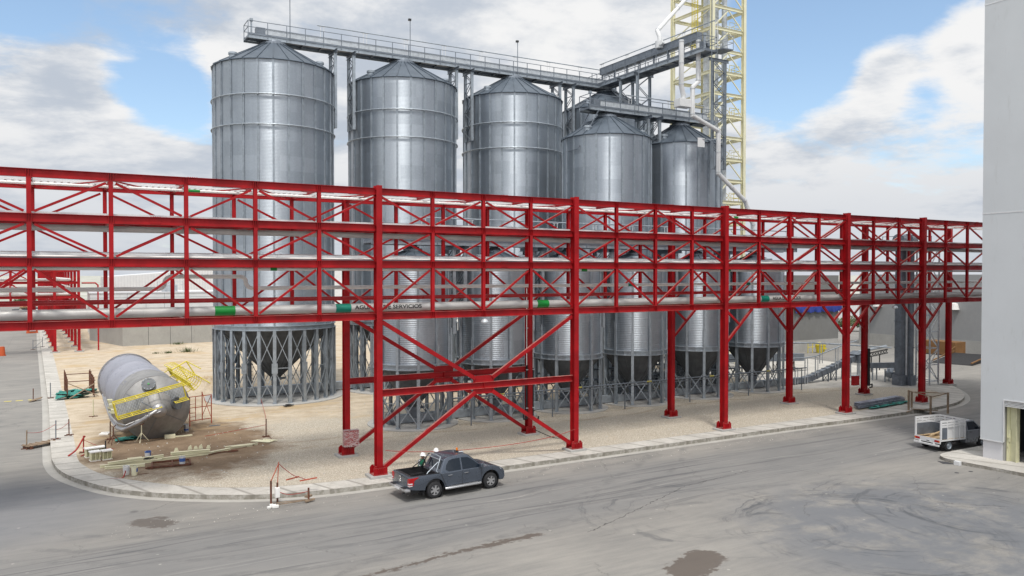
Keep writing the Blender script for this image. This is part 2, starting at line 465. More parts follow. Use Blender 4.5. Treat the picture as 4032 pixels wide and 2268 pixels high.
OUTER = [(-20.5, 300), (-16.81, 123.2), (-15.46, 69.7), (-14.56, 35.4), (-14.21, 15.6), (-14.06, 11.5), (-13.62, 8.75), (-12.76, 6.4), (-11.7, 4.35), (-10.7, 3.1), (-9.6, 2.05),
         (-7.74, 0.68), (-5.6, -0.45), (-3.2, -1.05), (0.5, -1.27), (11.2, -1.32), (20, -1.36), (27.7, -1.42), (33.5, -1.65), (40, -1.72), (44.5, -1.5), (47.9, -0.85), (51.4, 0.75), (55.0, 3.5),
         (58.0, 7.0), (60.6, 12), (62.4, 19), (63.5, 30), (64, 60), (62, 300)]
INNER = [(-19.0, 300), (-15.91, 122.7), (-14.5, 77.9), (-13.5, 37.9), (-13.02, 18.3), (-12.92, 11.9), (-12.6, 9.6), (-12.1, 7.85), (-11.5, 6.5), (-10.57, 5.2), (-9.49, 3.85), (-8.33, 2.65),
         (-7.0, 1.65), (-5.4, 0.85), (-3.2, 0.3), (0.5, 0.06), (12.4, 0.02), (18.5, 0.0), (25.3, 0.02), (36.3, 0.2), (43, 0.45), (47.3, 0.8), (49.9, 1.75), (51.6, 3.7), (51.0, 6.0), (48.2, 8.2),
         (43.5, 9.55), (41.0, 10.6), (40.6, 13), (43, 16), (43, 60), (42, 300)]
op = line_pts([(a, b, 0) for a, b in OUTER]); ip = line_pts([(a, b, 0) for a, b in INNER])


def fill_poly(name, pts, z, mat, side=0.0):
    bm = bmesh.new()
    vs = [bm.verts.new((p[0], p[1], z)) for p in pts]
    es = [bm.edges.new((vs[i], vs[(i + 1) % len(vs)])) for i in range(len(vs))]
    bmesh.ops.triangle_fill(bm, use_beauty=True, use_dissolve=False, edges=es)
    if side:
        lo = [bm.verts.new((p[0], p[1], z - side)) for p in pts]
        for i in range(len(vs)):
            j = (i + 1) % len(vs); bm.faces.new((vs[i], vs[j], lo[j], lo[i]))
    bmesh.ops.recalc_face_normals(bm, faces=bm.faces)
    me = bpy.data.meshes.new(name); bm.to_mesh(me); bm.free(); me.materials.append(mat)
    if sum(p.normal.z for p in me.polygons if abs(p.normal.z) > .9) < 0: me.flip_normals()
    o = bpy.data.objects.new(name, me); COL.objects.link(o)
    return o


def road_mat():
    m, t, b = new_mat('dusty_concrete_road')
    p = t.pos(); x, y, z = t.xyz(p)
    big = t.noise(p, 0.16, 5, 0.6, 0.3); mid = t.noise(t.scalev(p, (0.30, 1.5, 1)), 1.0, 7, 0.72); fine = t.noise(p, 22, 6, 0.8)
    k = t.math('ADD', t.math('MULTIPLY', big, 0.34), t.math('ADD', t.math('MULTIPLY', mid, 0.38), t.math('MULTIPLY', fine, 0.28)))
    c = t.mix(t.ramp(k, 0.34, 0.66), (0.18, 0.175, 0.167), (0.30, 0.283, 0.257))
    # lanes of wheel rubber along the street (+X) and dusty band between
    wob = t.math('MULTIPLY', t.math('SUBTRACT', t.noise(t.scalev(p, (0.05, 0.3, 1)), 1.0, 3), 0.5), 2.4)
    yy = t.math('ADD', y, wob)
    st = t.noise(t.scalev(t.comb(x, yy, 0.0), (0.055, 2.6, 1)), 1.0, 6, 0.72)
    st2 = t.noise(t.scalev(t.comb(x, yy, 3.0), (0.10, 7.0, 1)), 1.0, 5, 0.75)
    band = t.math('MULTIPLY', t.ramp(y, -11.5, -8.6), t.ramp(y, -2.6, -5.0))
    c = t.mix(t.math('MULTIPLY', band, 0.55), c, (0.17, 0.172, 0.175))
    c = t.mix(t.math('MULTIPLY', t.ramp(st, 0.50, 0.68), t.math('ADD', t.math('MULTIPLY', band, 0.75), 0.16)), c, (0.085, 0.085, 0.09))
    c = t.mix(t.math('MULTIPLY', t.ramp(st2, 0.56, 0.70), t.math('ADD', t.math('MULTIPLY', band, 0.6), 0.12)), c, (0.36, 0.345, 0.32))
    # turning marks of lorries in the yard to the right
    tw = t.noise(t.scalev(p, (1, 1, 1)), 0.55, 3)
    acc = None
    for cx, cy, r0, r1, ww in ((14.5, -17.0, 2.2, 7.2, 9.0), (12.0, -15.0, 0.8, 3.8, 11.0), (20.5, -17.8, 2.0, 8.2, 8.0), (10.5, -12.0, 3.0, 7.0, 8.0)):
        d = t.vmath('DISTANCE', t.comb(x, y, 0.0), (cx, cy, 0.0))
        d = t.math('ADD', d, t.math('MULTIPLY', tw, 0.9))
        ring = t.noise(t.comb(t.math('MULTIPLY', d, 2.1), t.math('MULTIPLY', t.noise(p, 0.35, 2), 2.5), cx), 1.0, 4, 0.7)
        e = t.math('MULTIPLY', t.ramp(ring, 0.50, 0.68), t.math('MULTIPLY', t.ramp(d, r0, r0 + 0.8), t.ramp(d, r1, r1 - 1.2)))
        e = t.math('MULTIPLY', e, t.ramp(t.noise(p, 0.30, 3), 0.40, 0.58))
        acc = e if acc is None else t.math('MAXIMUM', acc, e)
    yd = t.vmath('DISTANCE', t.comb(x, t.math('MULTIPLY', y, 1.0), 0.0), (17.0, -19.0, 0.0))
    yard = t.math('MULTIPLY', t.ramp(yd, 10.5, 5.0), t.ramp(t.noise(p, 0.45, 5, 0.65), 0.30, 0.56))
    c = t.mix(t.math('MULTIPLY', yard, 0.8), c, (0.130, 0.139, 0.156))
    c = t.mix(t.math('MULTIPLY', acc, 0.75), c, (0.070, 0.074, 0.082))
    # lorry tracks sweeping round the corner into the side road
    swp = None
    for cx, cy, r0 in ((-2.0, 14.0, 19.3), (-2.0, 14.0, 21.0), (-1.0, 16.0, 24.5), (-1.0, 16.0, 26.3), (6.0, -34.0, 24.0), (6.0, -34.0, 25.8)):
        d = t.math('ADD', t.vmath('DISTANCE', t.comb(x, y, 0.0), (cx, cy, 0.0)), t.math('MULTIPLY', t.noise(p, 0.12, 3), 1.6))
        e = t.math('MULTIPLY', t.ramp(t.math('ABSOLUTE', t.math('SUBTRACT', d, r0 + 0.8)), 0.30, 0.05), t.ramp(t.noise(t.scalev(p, (1, 1, 1)), 0.7, 5, 0.75), 0.42, 0.62))
        swp = e if swp is None else t.math('MAXIMUM', swp, e)
    c = t.mix(t.math('MULTIPLY', swp, 0.42), c, (0.11, 0.11, 0.112))
    # hairline crazing and drips
    vc = t.node('ShaderNodeTexVoronoi', feature='DISTANCE_TO_EDGE'); t.put(vc.inputs['Vector'], t.vmath('ADD', p, t.scalev(t.comb(mid, big, 0.0), (1.5, 1.5, 0)))); vc.inputs['Scale'].default_value = 0.23
    c = t.mix(t.math('MULTIPLY', t.ramp(vc.outputs['Distance'], 0.006, 0.001), t.ramp(t.noise(p, 0.25, 2), 0.5, 0.6, 0, 0.55)), c, (0.07, 0.068, 0.065))
    vd = t.node('ShaderNodeTexVoronoi'); t.put(vd.inputs['Vector'], p); vd.inputs['Scale'].default_value = 0.55
    c = t.mix(t.math('MULTIPLY', t.ramp(vd.outputs['Distance'], 0.13, 0.05), t.ramp(t.noise(p, 0.22, 2), 0.56, 0.64, 0, 0.6)), c, (0.09, 0.085, 0.08))
    # bluish patch lower left: soft cast shade painted into the road colour
    pd = t.vmath('DISTANCE', t.comb(x, y, 0.0), (-17.0, 3.0, 0.0))
    c = t.mix(t.math('MULTIPLY', t.ramp(pd, 8.5, 2.5), 0.55), c, (0.155, 0.168, 0.195))
    # wet stains, each with a ragged outline of its own
    rag = t.math('SUBTRACT', t.noise(t.scalev(p, (1.0, 1.9, 1)), 2.6, 5, 0.7), 0.5)
    acc = None
    for ax, ay, bx, by, rad in ((-10.75, -1.35, -10.1, -1.95, 0.52), (-10.2, -1.0, -10.0, -1.2, 0.2), (-5.6, -11.7, -1.9, -11.15, 0.10), (-1.9, -11.1, 0.3, -10.95, 0.12), (0.3, -10.95, 2.6, -10.8, 0.20),
                                (5.1, -16.6, 6.6, -15.95, 0.72)):
        a_ = Vector((ax, ay, 0)); d_ = Vector((bx - ax, by - ay, 0)); L2 = d_.dot(d_)
        pv = t.vmath('SUBTRACT', t.comb(x, y, 0.0), tuple(a_))
        h = t.math('DIVIDE', t.vmath('DOT_PRODUCT', pv, tuple(d_)), L2, clamp=True)
        dd = t.vmath('LENGTH', t.vmath('SUBTRACT', pv, t.comb(t.math('MULTIPLY', h, d_.x), t.math('MULTIPLY', h, d_.y), 0.0)))
        dd = t.math('ADD', dd, t.math('MULTIPLY', rag, 1.25))
        e = t.ramp(dd, rad + 0.05, rad - 0.05)
        acc = e if acc is None else t.math('MAXIMUM', acc, e)
    c = t.mix(t.math('MULTIPLY', acc, 0.85), c, (0.10, 0.082, 0.068))
    # long crack and slab joints
    def seg_line(ax, ay, bx, by, wid, nz):
        a_ = Vector((ax, ay, 0)); d_ = Vector((bx - ax, by - ay, 0)); L = d_.length; nrm = Vector((-d_.y, d_.x, 0)) / L
        pv = t.vmath('SUBTRACT', t.comb(x, y, 0.0), tuple(a_))
        h = t.math('DIVIDE', t.vmath('DOT_PRODUCT', pv, tuple(d_)), L * L)
        inside = t.math('MULTIPLY', t.math('GREATER_THAN', h, 0.0), t.math('LESS_THAN', h, 1.0))
        dist = t.math('ABSOLUTE', t.math('ADD', t.vmath('DOT_PRODUCT', pv, tuple(nrm)), t.math('MULTIPLY', t.math('SUBTRACT', t.noise(p, 2.2, 4), 0.5), nz)))
        return t.math('MULTIPLY', inside, t.ramp(dist, wid, wid * 0.3))
    cr = seg_line(4.5, -11.6, 12.5, -8.35, 0.035, 0.5)
    cr = t.math('MAXIMUM', cr, seg_line(12.5, -8.35, 17.5, -7.7, 0.03, 0.5))
    j = None
    for args in ((-14, -8.2, 60, -8.2), (-14, -4.8, 60, -4.8), (-18.9, 8, -20.4, 120), (-16.5, 4, -30, 0)):
        e = seg_line(*args, 0.03, 0.05); j = e if j is None else t.math('MAXIMUM', j, e)
    c = t.mix(t.math('MULTIPLY', cr, 0.8), c, (0.05, 0.048, 0.045))
    c = t.mix(t.math('MULTIPLY', j, 0.35), c, (0.10, 0.10, 0.10))
    # specks of spilt grain and mortar
    vo = t.node('ShaderNodeTexVoronoi'); t.put(vo.inputs['Vector'], p); vo.inputs['Scale'].default_value = 1.3
    sp = t.math('MULTIPLY', t.ramp(vo.outputs['Distance'], 0.10, 0.05), t.ramp(t.noise(p, 0.5, 3), 0.5, 0.6))
    c = t.mix(t.math('MULTIPLY', sp, 0.5), c, (0.45, 0.43, 0.39))
    t.put(b.inputs['Base Color'], c)
    t.put(b.inputs['Roughness'], t.math('SUBTRACT', 0.85, t.math('MULTIPLY', acc, 0.35)))
    b.inputs['Specular IOR Level'].default_value = 0.3
    t.put(b.inputs['Normal'], t.bump(t.math('ADD', fine, mid), 0.18, 0.01))
    return m


def yard_mat():
    m, t, b = new_mat('gravel_and_caliche')
    p = t.pos(); x, y, z = t.xyz(p)
    vo = t.node('ShaderNodeTexVoronoi'); t.put(vo.inputs['Vector'], p); vo.inputs['Scale'].default_value = 15.0
    wn = t.node('ShaderNodeTexWhiteNoise'); t.put(wn.inputs['Vector'], vo.outputs['Position'])
    peb = t.math('MULTIPLY', t.ramp(vo.outputs['Distance'], 0.0, 0.6, 1, 0.45), t.math('ADD', t.math('MULTIPLY', wn.outputs['Value'], 0.5), 0.7))
    big = t.noise(p, 0.13, 5, 0.6, 0.4); mid = t.noise(p, 0.8, 6, 0.7); fine = t.noise(p, 14, 4, 0.7)
    grav = t.mix(t.ramp(peb, 0.35, 1.0), (0.38, 0.335, 0.27), (0.71, 0.655, 0.555))
    grav = t.mix(t.ramp(mid, 0.50, 0.75, 0, 0.4), grav, (0.50, 0.42, 0.32))
    sandk = t.math('ADD', t.math('MULTIPLY', mid, 0.6), t.math('MULTIPLY', fine, 0.4))
    sand = t.mix(t.ramp(sandk, 0.3, 0.7), (0.37, 0.295, 0.21), (0.58, 0.50, 0.39))
    trk = t.noise(t.scalev(p, (0.25, 2.2, 1)), 0.8, 5, 0.7)
    sand = t.mix(t.ramp(trk, 0.52, 0.70, 0, 0.5), sand, (0.67, 0.59, 0.475))
    # where loose stone lies: along the rack and round the small silos
    e = t.math('MULTIPLY', t.math('SUBTRACT', mid, 0.5), 5.0)
    gl = t.math('ADD', t.math('ADD', y, e), t.math('MULTIPLY', t.math('MAXIMUM', t.math('SUBTRACT', -3.0, x), 0.0), 1.05))
    gmask = t.ramp(gl, 19.0, 15.5)
    # dark trodden earth round the tank
    d1 = t.vmath('DISTANCE', t.scalev(t.comb(x, y, 0.0), (1, 0.62, 1)), (-7.5, 7.9, 0))
    d1 = t.math('ADD', d1, t.math('MULTIPLY', t.math('SUBTRACT', t.noise(p, 0.5, 5, 0.7), 0.5), 5.5))
    earth = t.mix(t.ramp(sandk, 0.3, 0.7), (0.15, 0.105, 0.07), (0.28, 0.205, 0.138))
    c = t.mix(gmask, sand, grav)
    c = t.mix(t.ramp(d1, 6.0, 4.0), c, earth)
    ochre = t.noise(t.scalev(p, (0.7, 1.6, 1)), 0.22, 5, 0.65, 0.5)
    c = t.mix(t.math('MULTIPLY', t.ramp(ochre, 0.52, 0.66, 0, 0.75), t.ramp(y, 11, 20)), c, (0.44, 0.32, 0.18))
    for yc in (8.2, 10.0, 21.8, 23.6):       # wheel ruts of site traffic
        rd = t.math('ABSOLUTE', t.math('SUBTRACT', t.math('ADD', y, t.math('MULTIPLY', t.noise(t.scalev(p, (0.08, 0.0, 0)), 1.0, 2), 6.0)), yc + 3.0))
        c = t.mix(t.math('MULTIPLY', t.ramp(rd, 0.32, 0.10), t.ramp(t.noise(p, 0.5, 4, 0.7), 0.38, 0.6, 0, 0.5)), c, (0.30, 0.235, 0.165))
    t.put(b.inputs['Base Color'], c); b.inputs['Roughness'].default_value = 0.95
    b.inputs['Specular IOR Level'].default_value = 0.15
    t.put(b.inputs['Normal'], t.bump(t.math('ADD', t.math('MULTIPLY', peb, gmask), mid), 0.6, 0.03))
    return m


def walk_mat():
    """cast slabs 2.4 m long, edge curb strip paler, joints cut across"""
    m, t, b = new_mat('sidewalk_concrete')
    p = t.pos(); x, y, z = t.xyz(p)
    n = t.noise(p, 0.7, 6, 0.65); n2 = t.noise(p, 11, 4, 0.7)
    k = t.math('ADD', t.math('MULTIPLY', n, 0.6), t.math('MULTIPLY', n2, 0.4))
    c = t.mix(t.ramp(k, 0.3, 0.7), (0.40, 0.38, 0.345), (0.59, 0.565, 0.52))
    tone = t.node('ShaderNodeTexWhiteNoise', noise_dimensions='1D')
    t.put(tone.inputs['W'], t.math('ADD', t.math('FLOOR', t.math('DIVIDE', x, 1.55)), t.math('MULTIPLY', t.math('FLOOR', t.math('DIVIDE', y, 1.55)), 13.0)))
    c = t.mix(t.math('MULTIPLY', tone.outputs['Value'], 0.25), c, (0.30, 0.29, 0.27))
    def joint(v, per, wid):
        f = t.math('ABSOLUTE', t.math('SUBTRACT', t.math('FRACT', t.math('DIVIDE', v, per)), 0.5))
        return t.ramp(f, 0.5 - wid / per, 0.5 - 0.4 * wid / per)
    jx = t.math('MULTIPLY', joint(t.math('ADD', x, t.math('MULTIPLY', y, 0.35)), 1.55, 0.12), t.math('LESS_THAN', y, 6.0))
    jy = t.math('MULTIPLY', joint(y, 1.55, 0.10), t.math('MULTIPLY', t.math('GREATER_THAN', y, 4.0), t.math('LESS_THAN', x, -10.0)))
    c = t.mix(t.math('MULTIPLY', t.math('MAXIMUM', jx, jy), 0.55), c, (0.17, 0.155, 0.135))
    st = t.noise(t.scalev(p, (1, 1, 6)), 1.6, 6, 0.75)
    c = t.mix(t.ramp(st, 0.54, 0.70, 0, 0.55), c, (0.27, 0.245, 0.205))
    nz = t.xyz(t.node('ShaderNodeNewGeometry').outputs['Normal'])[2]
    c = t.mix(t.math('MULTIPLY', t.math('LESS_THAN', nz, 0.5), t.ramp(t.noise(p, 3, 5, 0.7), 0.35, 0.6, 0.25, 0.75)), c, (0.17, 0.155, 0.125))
    t.put(b.inputs['Base Color'], c); b.inputs['Roughness'].default_value = 0.9
    b.inputs['Specular IOR Level'].default_value = 0.25
    t.put(b.inputs['Normal'], t.bump(n2, 0.2, 0.01))
    return m


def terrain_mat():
    m, t, b = new_mat('haze_pale_land')
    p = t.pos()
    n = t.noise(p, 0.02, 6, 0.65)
    c = t.mix(t.ramp(n, 0.4, 0.62), (0.46, 0.45, 0.41), (0.33, 0.34, 0.28))  # pale tones stand in for haze over the distant ground
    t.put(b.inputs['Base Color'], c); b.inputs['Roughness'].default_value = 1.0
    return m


M['road'] = road_mat(); M['yard'] = yard_mat(); M['walk'] = walk_mat()
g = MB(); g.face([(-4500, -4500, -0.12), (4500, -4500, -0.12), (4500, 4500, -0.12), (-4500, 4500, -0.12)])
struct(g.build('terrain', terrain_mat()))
g = MB(); g.face([(-90, -70, 0), (140, -70, 0), (140, 280, 0), (-90, 280, 0)])
struct(g.build('road', M['road']))
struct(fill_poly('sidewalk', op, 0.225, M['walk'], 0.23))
struct(fill_poly('gravel_yard', ip, 0.231, M['yard']))
# pale gutter strip along the kerb, poured 5 mm proud of the road
g = MB()
for i in range(len(op) - 1):
    a, b_ = op[i], op[i + 1]
    def off(k, d):
        t_ = (op[min(k + 1, len(op) - 1)] - op[max(k - 1, 0)]).normalized(); nn = Vector((t_.y, -t_.x, 0))
        return op[k] + nn * d
    q = [off(i, 0.0), off(i, 0.42), off(i + 1, 0.42), off(i + 1, 0.0)]
    g.add([(v.x, v.y, 0.006) for v in q], [(0, 1, 2, 3)])
struct(g.build('gutter', concrete_mat('gutter_concrete', (0.40, 0.385, 0.355), stain_amt=0.5)))
# ------------------------------------------------------------ the red pipe rack
RW = 5.06                                   # distance between its two trusses
CH = [8.36, 10.94, 12.74, 14.53]            # top edge of each chord
CD = 0.34
COLS = [-20.6, 0.0, 11.76, 23.41, 35.37, 44.38, 56.2]
POSTS = [-17.67 + 2.945 * i for i in range(18)] + [35.37 + 3.003, 35.37 + 6.006] + [44.38 + 2.955 * i for i in (1, 2, 3)]
POSTS = [p for p in POSTS if min(abs(p - c) for c in COLS) > 0.5]
rack = thing('pipe_rack', 'long red steel pipe rack crossing the whole picture on tall columns', 'pipe rack', (0, 0, 0))
red = M['red']
for k, s in enumerate(COLS):
    for n in (0.0, RW):
        g = MB(); g.hsec((s, n, 0.42), (s, n, 14.66), 0.30, 0.44, 0.026, (0, 1, 0))
        c = g.build('column', red, rack)
        # boot: base plate, wing plates
        h = MB(); h.box(s - 0.36, s + 0.36, n - 0.34, n + 0.34, 0.35, 0.39)
        for sx in (-1, 1):
            h.prism([(s + sx * 0.17, n - 0.235, 0.39), (s + sx * 0.34, n - 0.235, 0.39), (s + sx * 0.34, n - 0.235, 0.72), (s + sx * 0.27, n - 0.235, 0.80), (s + sx * 0.17, n - 0.235, 0.80)], (0, -0.02, 0))
            h.prism([(s + sx * 0.17, n + 0.235, 0.39), (s + sx * 0.34, n + 0.235, 0.39), (s + sx * 0.34, n + 0.235, 0.72), (s + sx * 0.27, n + 0.235, 0.80), (s + sx * 0.17, n + 0.235, 0.80)], (0, 0.02, 0))
            for q in (-0.12, 0, 0.12): h.box(s + sx * 0.19 - 0.01, s + sx * 0.19 + 0.012, n + q - 0.01, n + q + 0.01, 0.39, 0.78)
        for q in (-0.28, 0.28):
            h.box(s - 0.36, s + 0.36, n + q - 0.012, n + q + 0.012, 0.392, 0.70)
            for w_ in (-0.12, 0.0, 0.12): h.box(s + w_ - 0.012, s + w_ + 0.012, n + q - 0.06, n + q + 0.06, 0.394, 0.66)
        h.build('base_boot', red, c)
        h = MB(); h.box(s - 0.56, s + 0.56, n - 0.46, n + 0.46, 0.0, 0.348)
        h.build('pedestal', M['pad'], rack, bevel=0.02)
SEG = [(COLS[i], COLS[i + 1]) for i in range(len(COLS) - 1)]
for n in (0.0, RW):
    for z in CH:
        for a, b in SEG:
            g = MB(); g.hsec((a + 0.155, n, z - CD / 2), (b - 0.155, n, z - CD / 2), 0.20, CD, 0.018)
            for p in POSTS:             # web stiffener pairs at the nodes
                if a < p < b:
                    for q in (-0.09, 0.0, 0.09): g.box(p + q - 0.008, p + q + 0.008, n - 0.093, n + 0.093, z - CD + 0.02, z - 0.02)
            # bolted splice plates
            m_ = a + 0.55 * (b - a) + (0.7 if z in (CH[1], CH[3]) else -0.8)
            yy = n - 0.014 if n == 0 else n - 0.014
            g.box(m_ - 0.22, m_ + 0.22, yy - 0.012, yy, z - CD + 0.05, z - 0.05)
            for bx in range(5):
                for bz in range(3): g.box(m_ - 0.18 + bx * 0.09 - 0.014, m_ - 0.18 + bx * 0.09 + 0.014, yy - 0.03, yy - 0.012, z - CD + 0.09 + bz * 0.07, z - CD + 0.118 + bz * 0.07)
            for bx in range(5): g.box(m_ - 0.18 + bx * 0.09 - 0.016, m_ - 0.18 + bx * 0.09 + 0.016, n - 0.07, n - 0.04, z, z + 0.022)
            g.build('chord', red, rack)
nposts = 0
stuffbars = MB()
for n in (0.0, RW):
    for p in POSTS:
        for i in range(3):
            g = MB(); g.hsec((p, n, CH[i]), (p, n, CH[i + 1] - CD), 0.17, 0.18, 0.014, (0, 1, 0))
            if n == 0.0 or nposts < 100 and p > -12: g.build('post', red, rack); nposts += 1
            else:
                o = len(stuffbars.v); stuffbars.v += g.v; stuffbars.f += [[q + o for q in f] for f in g.f]; stuffbars.m += g.m
stuffbars.build('far_posts', red, rack)['kind'] = 'stuff'
NODES = sorted(POSTS + COLS)
i0 = NODES.index(0.0)
count = 0; extra = MB()
def diag(n, a, za, b, zb):
    """angle-iron web member with gusset plates at both ends"""
    global count
    A = Vector((a, n, za)); B = Vector((b, n, zb)); d = (B - A).normalized()
    g = MB() if (n == 0.0 and count < 76) or (n > 0 and -9 < a < 24 and count < 100) else extra
    A2 = A + d * 0.20; B2 = B - d * 0.20
    g.bar(A2, B2, 0.10, 0.105, (0, 1, 0))
    for P, sg in ((A, 1), (B, -1)):
        if P.z == min(za, zb):
            q = P + d * sg * 0.30
            x = q.x; hw = 0.13
            g.prism([(x - hw, n - 0.006, P.z), (x + hw, n - 0.006, P.z), (x + hw, n - 0.006, P.z + 0.15), (x - hw, n - 0.006, P.z + 0.15)], (0, 0.012, 0))
    if g is not extra: g.build('diagonal', red, rack); count += 1
for n in (0.0, RW):
    for k in range(len(NODES) - 1):
        a, b = NODES[k], NODES[k + 1]; i = k - i0
        for lev in range(3):
            lo, hi = CH[lev], CH[lev + 1] - CD
            ev = (i % 2 == 0)
            if a > 44: ev = not ev
            top_first = ev if lev == 2 else not ev
            if top_first: diag(n, a, hi, b, lo)
            else: diag(n, a, lo, b, hi)
extra.build('far_diagonals', red, rack)['kind'] = 'stuff'
for p in NODES:                                   # beams across, under the pipes
    if p < -18 or p > 54: continue
    for z in CH:
        g = MB(); g.hsec((p, 0.11, z - CD / 2), (p, RW - 0.11, z - CD / 2), 0.14, 0.24, 0.014)
        g.build('cross_beam', red, rack)
for k in range(len(NODES) - 1):                    # wind bracing in plan, top and second level
    a, b = NODES[k], NODES[k + 1]
    if a < -18 or b > 54: continue
    g = MB()
    for z in (CH[3] - CD + 0.03, CH[2] - CD + 0.03):
        if k % 2: g.bar((a + .1, 0.15, z), (b - .1, RW - 0.15, z), 0.09, 0.05)
        else: g.bar((a + .1, RW - 0.15, z), (b - .1, 0.15, z), 0.09, 0.05)
    g.build('plan_brace', red, rack)
# braced bay between the first two columns
for n in (0.0, RW):
    a, b = COLS[1], COLS[2]; mid = 5.9; zs = 4.53; dz_ = 0.34
    g = MB(); g.hsec((a + 0.16, n, zs - dz_ / 2), (b - 0.16, n, zs - dz_ / 2), 0.22, dz_, 0.018)
    g.box(mid - 0.008, mid + 0.008, n - 0.11, n + 0.11, zs - dz_ + 0.02, zs - 0.02); g.build('strut', red, rack)
    g = MB(); g.prism([(mid - 0.62, n - 0.012, zs + 0.002), (mid + 0.62, n - 0.012, zs + 0.002), (mid + 0.62, n - 0.012, zs + 0.26), (mid + 0.44, n - 0.012, zs + 0.36), (mid - 0.44, n - 0.012, zs + 0.36), (mid - 0.62, n - 0.012, zs + 0.26)], (0, 0.024, 0))
    z0 = zs - dz_ - 0.002
    g.prism([(mid - 0.62, n - 0.012, z0), (mid + 0.62, n - 0.012, z0), (mid + 0.62, n - 0.012, z0 - 0.18), (mid + 0.46, n - 0.012, z0 - 0.28), (mid - 0.46, n - 0.012, z0 - 0.28), (mid - 0.62, n - 0.012, z0 - 0.18)], (0, 0.024, 0))
    g.build('gusset', red, rack)
    zt = CH[0] - CD
    for (x0, z0_, x1, z1_) in ((a + 0.2, zt - 0.12, mid - 0.52, zs + 0.22), (b - 0.2, zt - 0.12, mid + 0.52, zs + 0.22), (a + 0.28, 0.66, mid - 0.50, zs - dz_ - 0.16), (b - 0.28, 0.66, mid + 0.50, zs - dz_ - 0.16)):
        g = MB(); g.bar((x0, n, z0_), (x1, n, z1_), 0.20, 0.16, (0, 1, 0)); g.build('brace', red, rack)
# knee braces under the bottom chord
for k in range(3, 6):
    for n in (0.0, RW):
        for sg in (-1, 1):
            if k == 3 and sg == -1: continue
            s = COLS[k]; zt = CH[0] - CD
            A = Vector((s + sg * 0.16, n, 5.85)); B = Vector((s + sg * 2.5, n, zt - 0.01)); Mx = A.lerp(B, 0.52)
            g = MB(); g.bar(A, B, 0.15, 0.14, (0, 1, 0)); g.bar(Mx, (s + sg * 0.18, n, zt - 0.10), 0.13, 0.12, (0, 1, 0))
            g.build('knee_brace', red, rack)

# ------------------------------------------------------------ pipes and trays lying on the rack
X0, X1 = -24.0, 58.0


def run_pipe(name, label, n, z, r, mat, x0=X0, x1=X1, seams=True, cat='pipe'):
    g = MB(); g.cyl((x0, n, z), (x1, n, z), r, 40)
    if seams:
        x = x0 + 1.7
        while x < x1: g.lathe([(r, -0.02), (r * 1.035, -0.015), (r * 1.035, 0.015), (r, 0.02)], 20, (x, n, z), 'x'); x += 5.9
    root = thing(name, label, cat, (0, 0, 0))
    g.build('pipe_run', mat, root, smooth=40)
    return root


def band(root, x0, x1, n, z, r, mat):
    g = MB(); g.lathe([(r + 0.001, x0), (r + 0.006, x0), (r + 0.006, x1), (r + 0.001, x1)], 24, (0, n, z), 'x'); g.build('colour_band', mat, root, smooth=40)


def wrap_text(root, txt, x0, x1, n, z, r, size):
    o = lettering(txt, size, M['letter'], root)
    xs = [v.co.x for v in o.data.vertices]; sx = (x1 - x0) / (max(xs) - min(xs)); mn = min(xs)
    for v in o.data.vertices:
        a = (v.co.y - size * 0.30) / r + 0.10
        v.co = (x0 + (v.co.x - mn) * sx, n - (r + 0.005) * math.cos(a), z + (r + 0.005) * math.sin(a))


BZ, BR, BN = 8.60, 0.215, 0.85
water = run_pipe('large_water_pipe', 'largest grey pipe on the rack, lettered AGUA DE SERVICIOS with green bands', BN, BZ, BR, M['greypipe'])
for x0, x1, m_ in ((-7.55, -6.66, 'green'), (-1.92, -1.15, 'teal'), (9.71, 10.47, 'green'), (27.5, 28.25, 'teal'), (-22, -21.2, 'green')):
    band(water, x0, x1, BN, BZ, BR, M[m_])
wrap_text(water, 'AGUA', -0.98, -0.16 + 0.12, BN, BZ, BR, 0.275)
wrap_text(water, 'DE SERVICIOS', 0.52, 2.62, BN, BZ, BR, 0.275)
wrap_text(water, 'AGUA DE SERVICIOS', 28.55, 31.35, BN, BZ, BR, 0.275)
run_pipe('fire_water_pipe', 'bright red round pipe running behind the large grey pipe', 2.0, 9.05, 0.105, M['redpipe'])
wp = thing('looped_white_pipe', 'slim white pipe with an upstand loop near the left end of the rack', 'pipe', (0, 0, 0))
g = MB(); zl, zh = 9.60, 10.17
pts = [(X0, 2.6, zl), (-9.75, 2.6, zl)]
for k in range(1, 7): a = k / 6 * PI / 2; pts.append((-9.75 + 0.3 * math.sin(a), 2.6, zl + 0.3 * (1 - math.cos(a))))
for k in range(1, 7): a = k / 6 * PI / 2; pts.append((-9.15 - 0.3 * math.cos(a), 2.6, zh - 0.3 + 0.3 * math.sin(a)))
pts.append((-6.1, 2.6, zh))
for k in range(1, 7): a = k / 6 * PI / 2; pts.append((-6.1 + 0.3 * math.sin(a), 2.6, zh - 0.3 * (1 - math.cos(a))))
for k in range(1, 7): a = k / 6 * PI / 2; pts.append((-5.5 - 0.3 * math.cos(a), 2.6, zl + 0.3 - 0.3 * math.sin(a)))
pts.append((X1, 2.6, zl))
g.tube(pts, 0.10, 14); g.build('pipe_run', M['whitepipe'], wp, smooth=60)
for x0, x1, m_ in ((17.6, 18.1, 'teal'), (28.0, 28.4, 'teal')): band(wp, x0, x1, 2.6, zl, 0.10, M[m_])
thin = run_pipe('thin_white_pipe', 'thin white pipe hung just under the third chord of the rack', 1.0, 10.52, 0.07, M['whitepipe'])
for x0, x1 in ((12.9, 13.3), (24.6, 24.9), (-5.0, -4.7)): band(thin, x0, x1, 1.0, 10.52, 0.07, M['green'])
run_pipe('lagged_grey_pipe', 'medium grey pipe hung below the second chord from the top', 1.2, 12.24, 0.135, M['greypipe'])
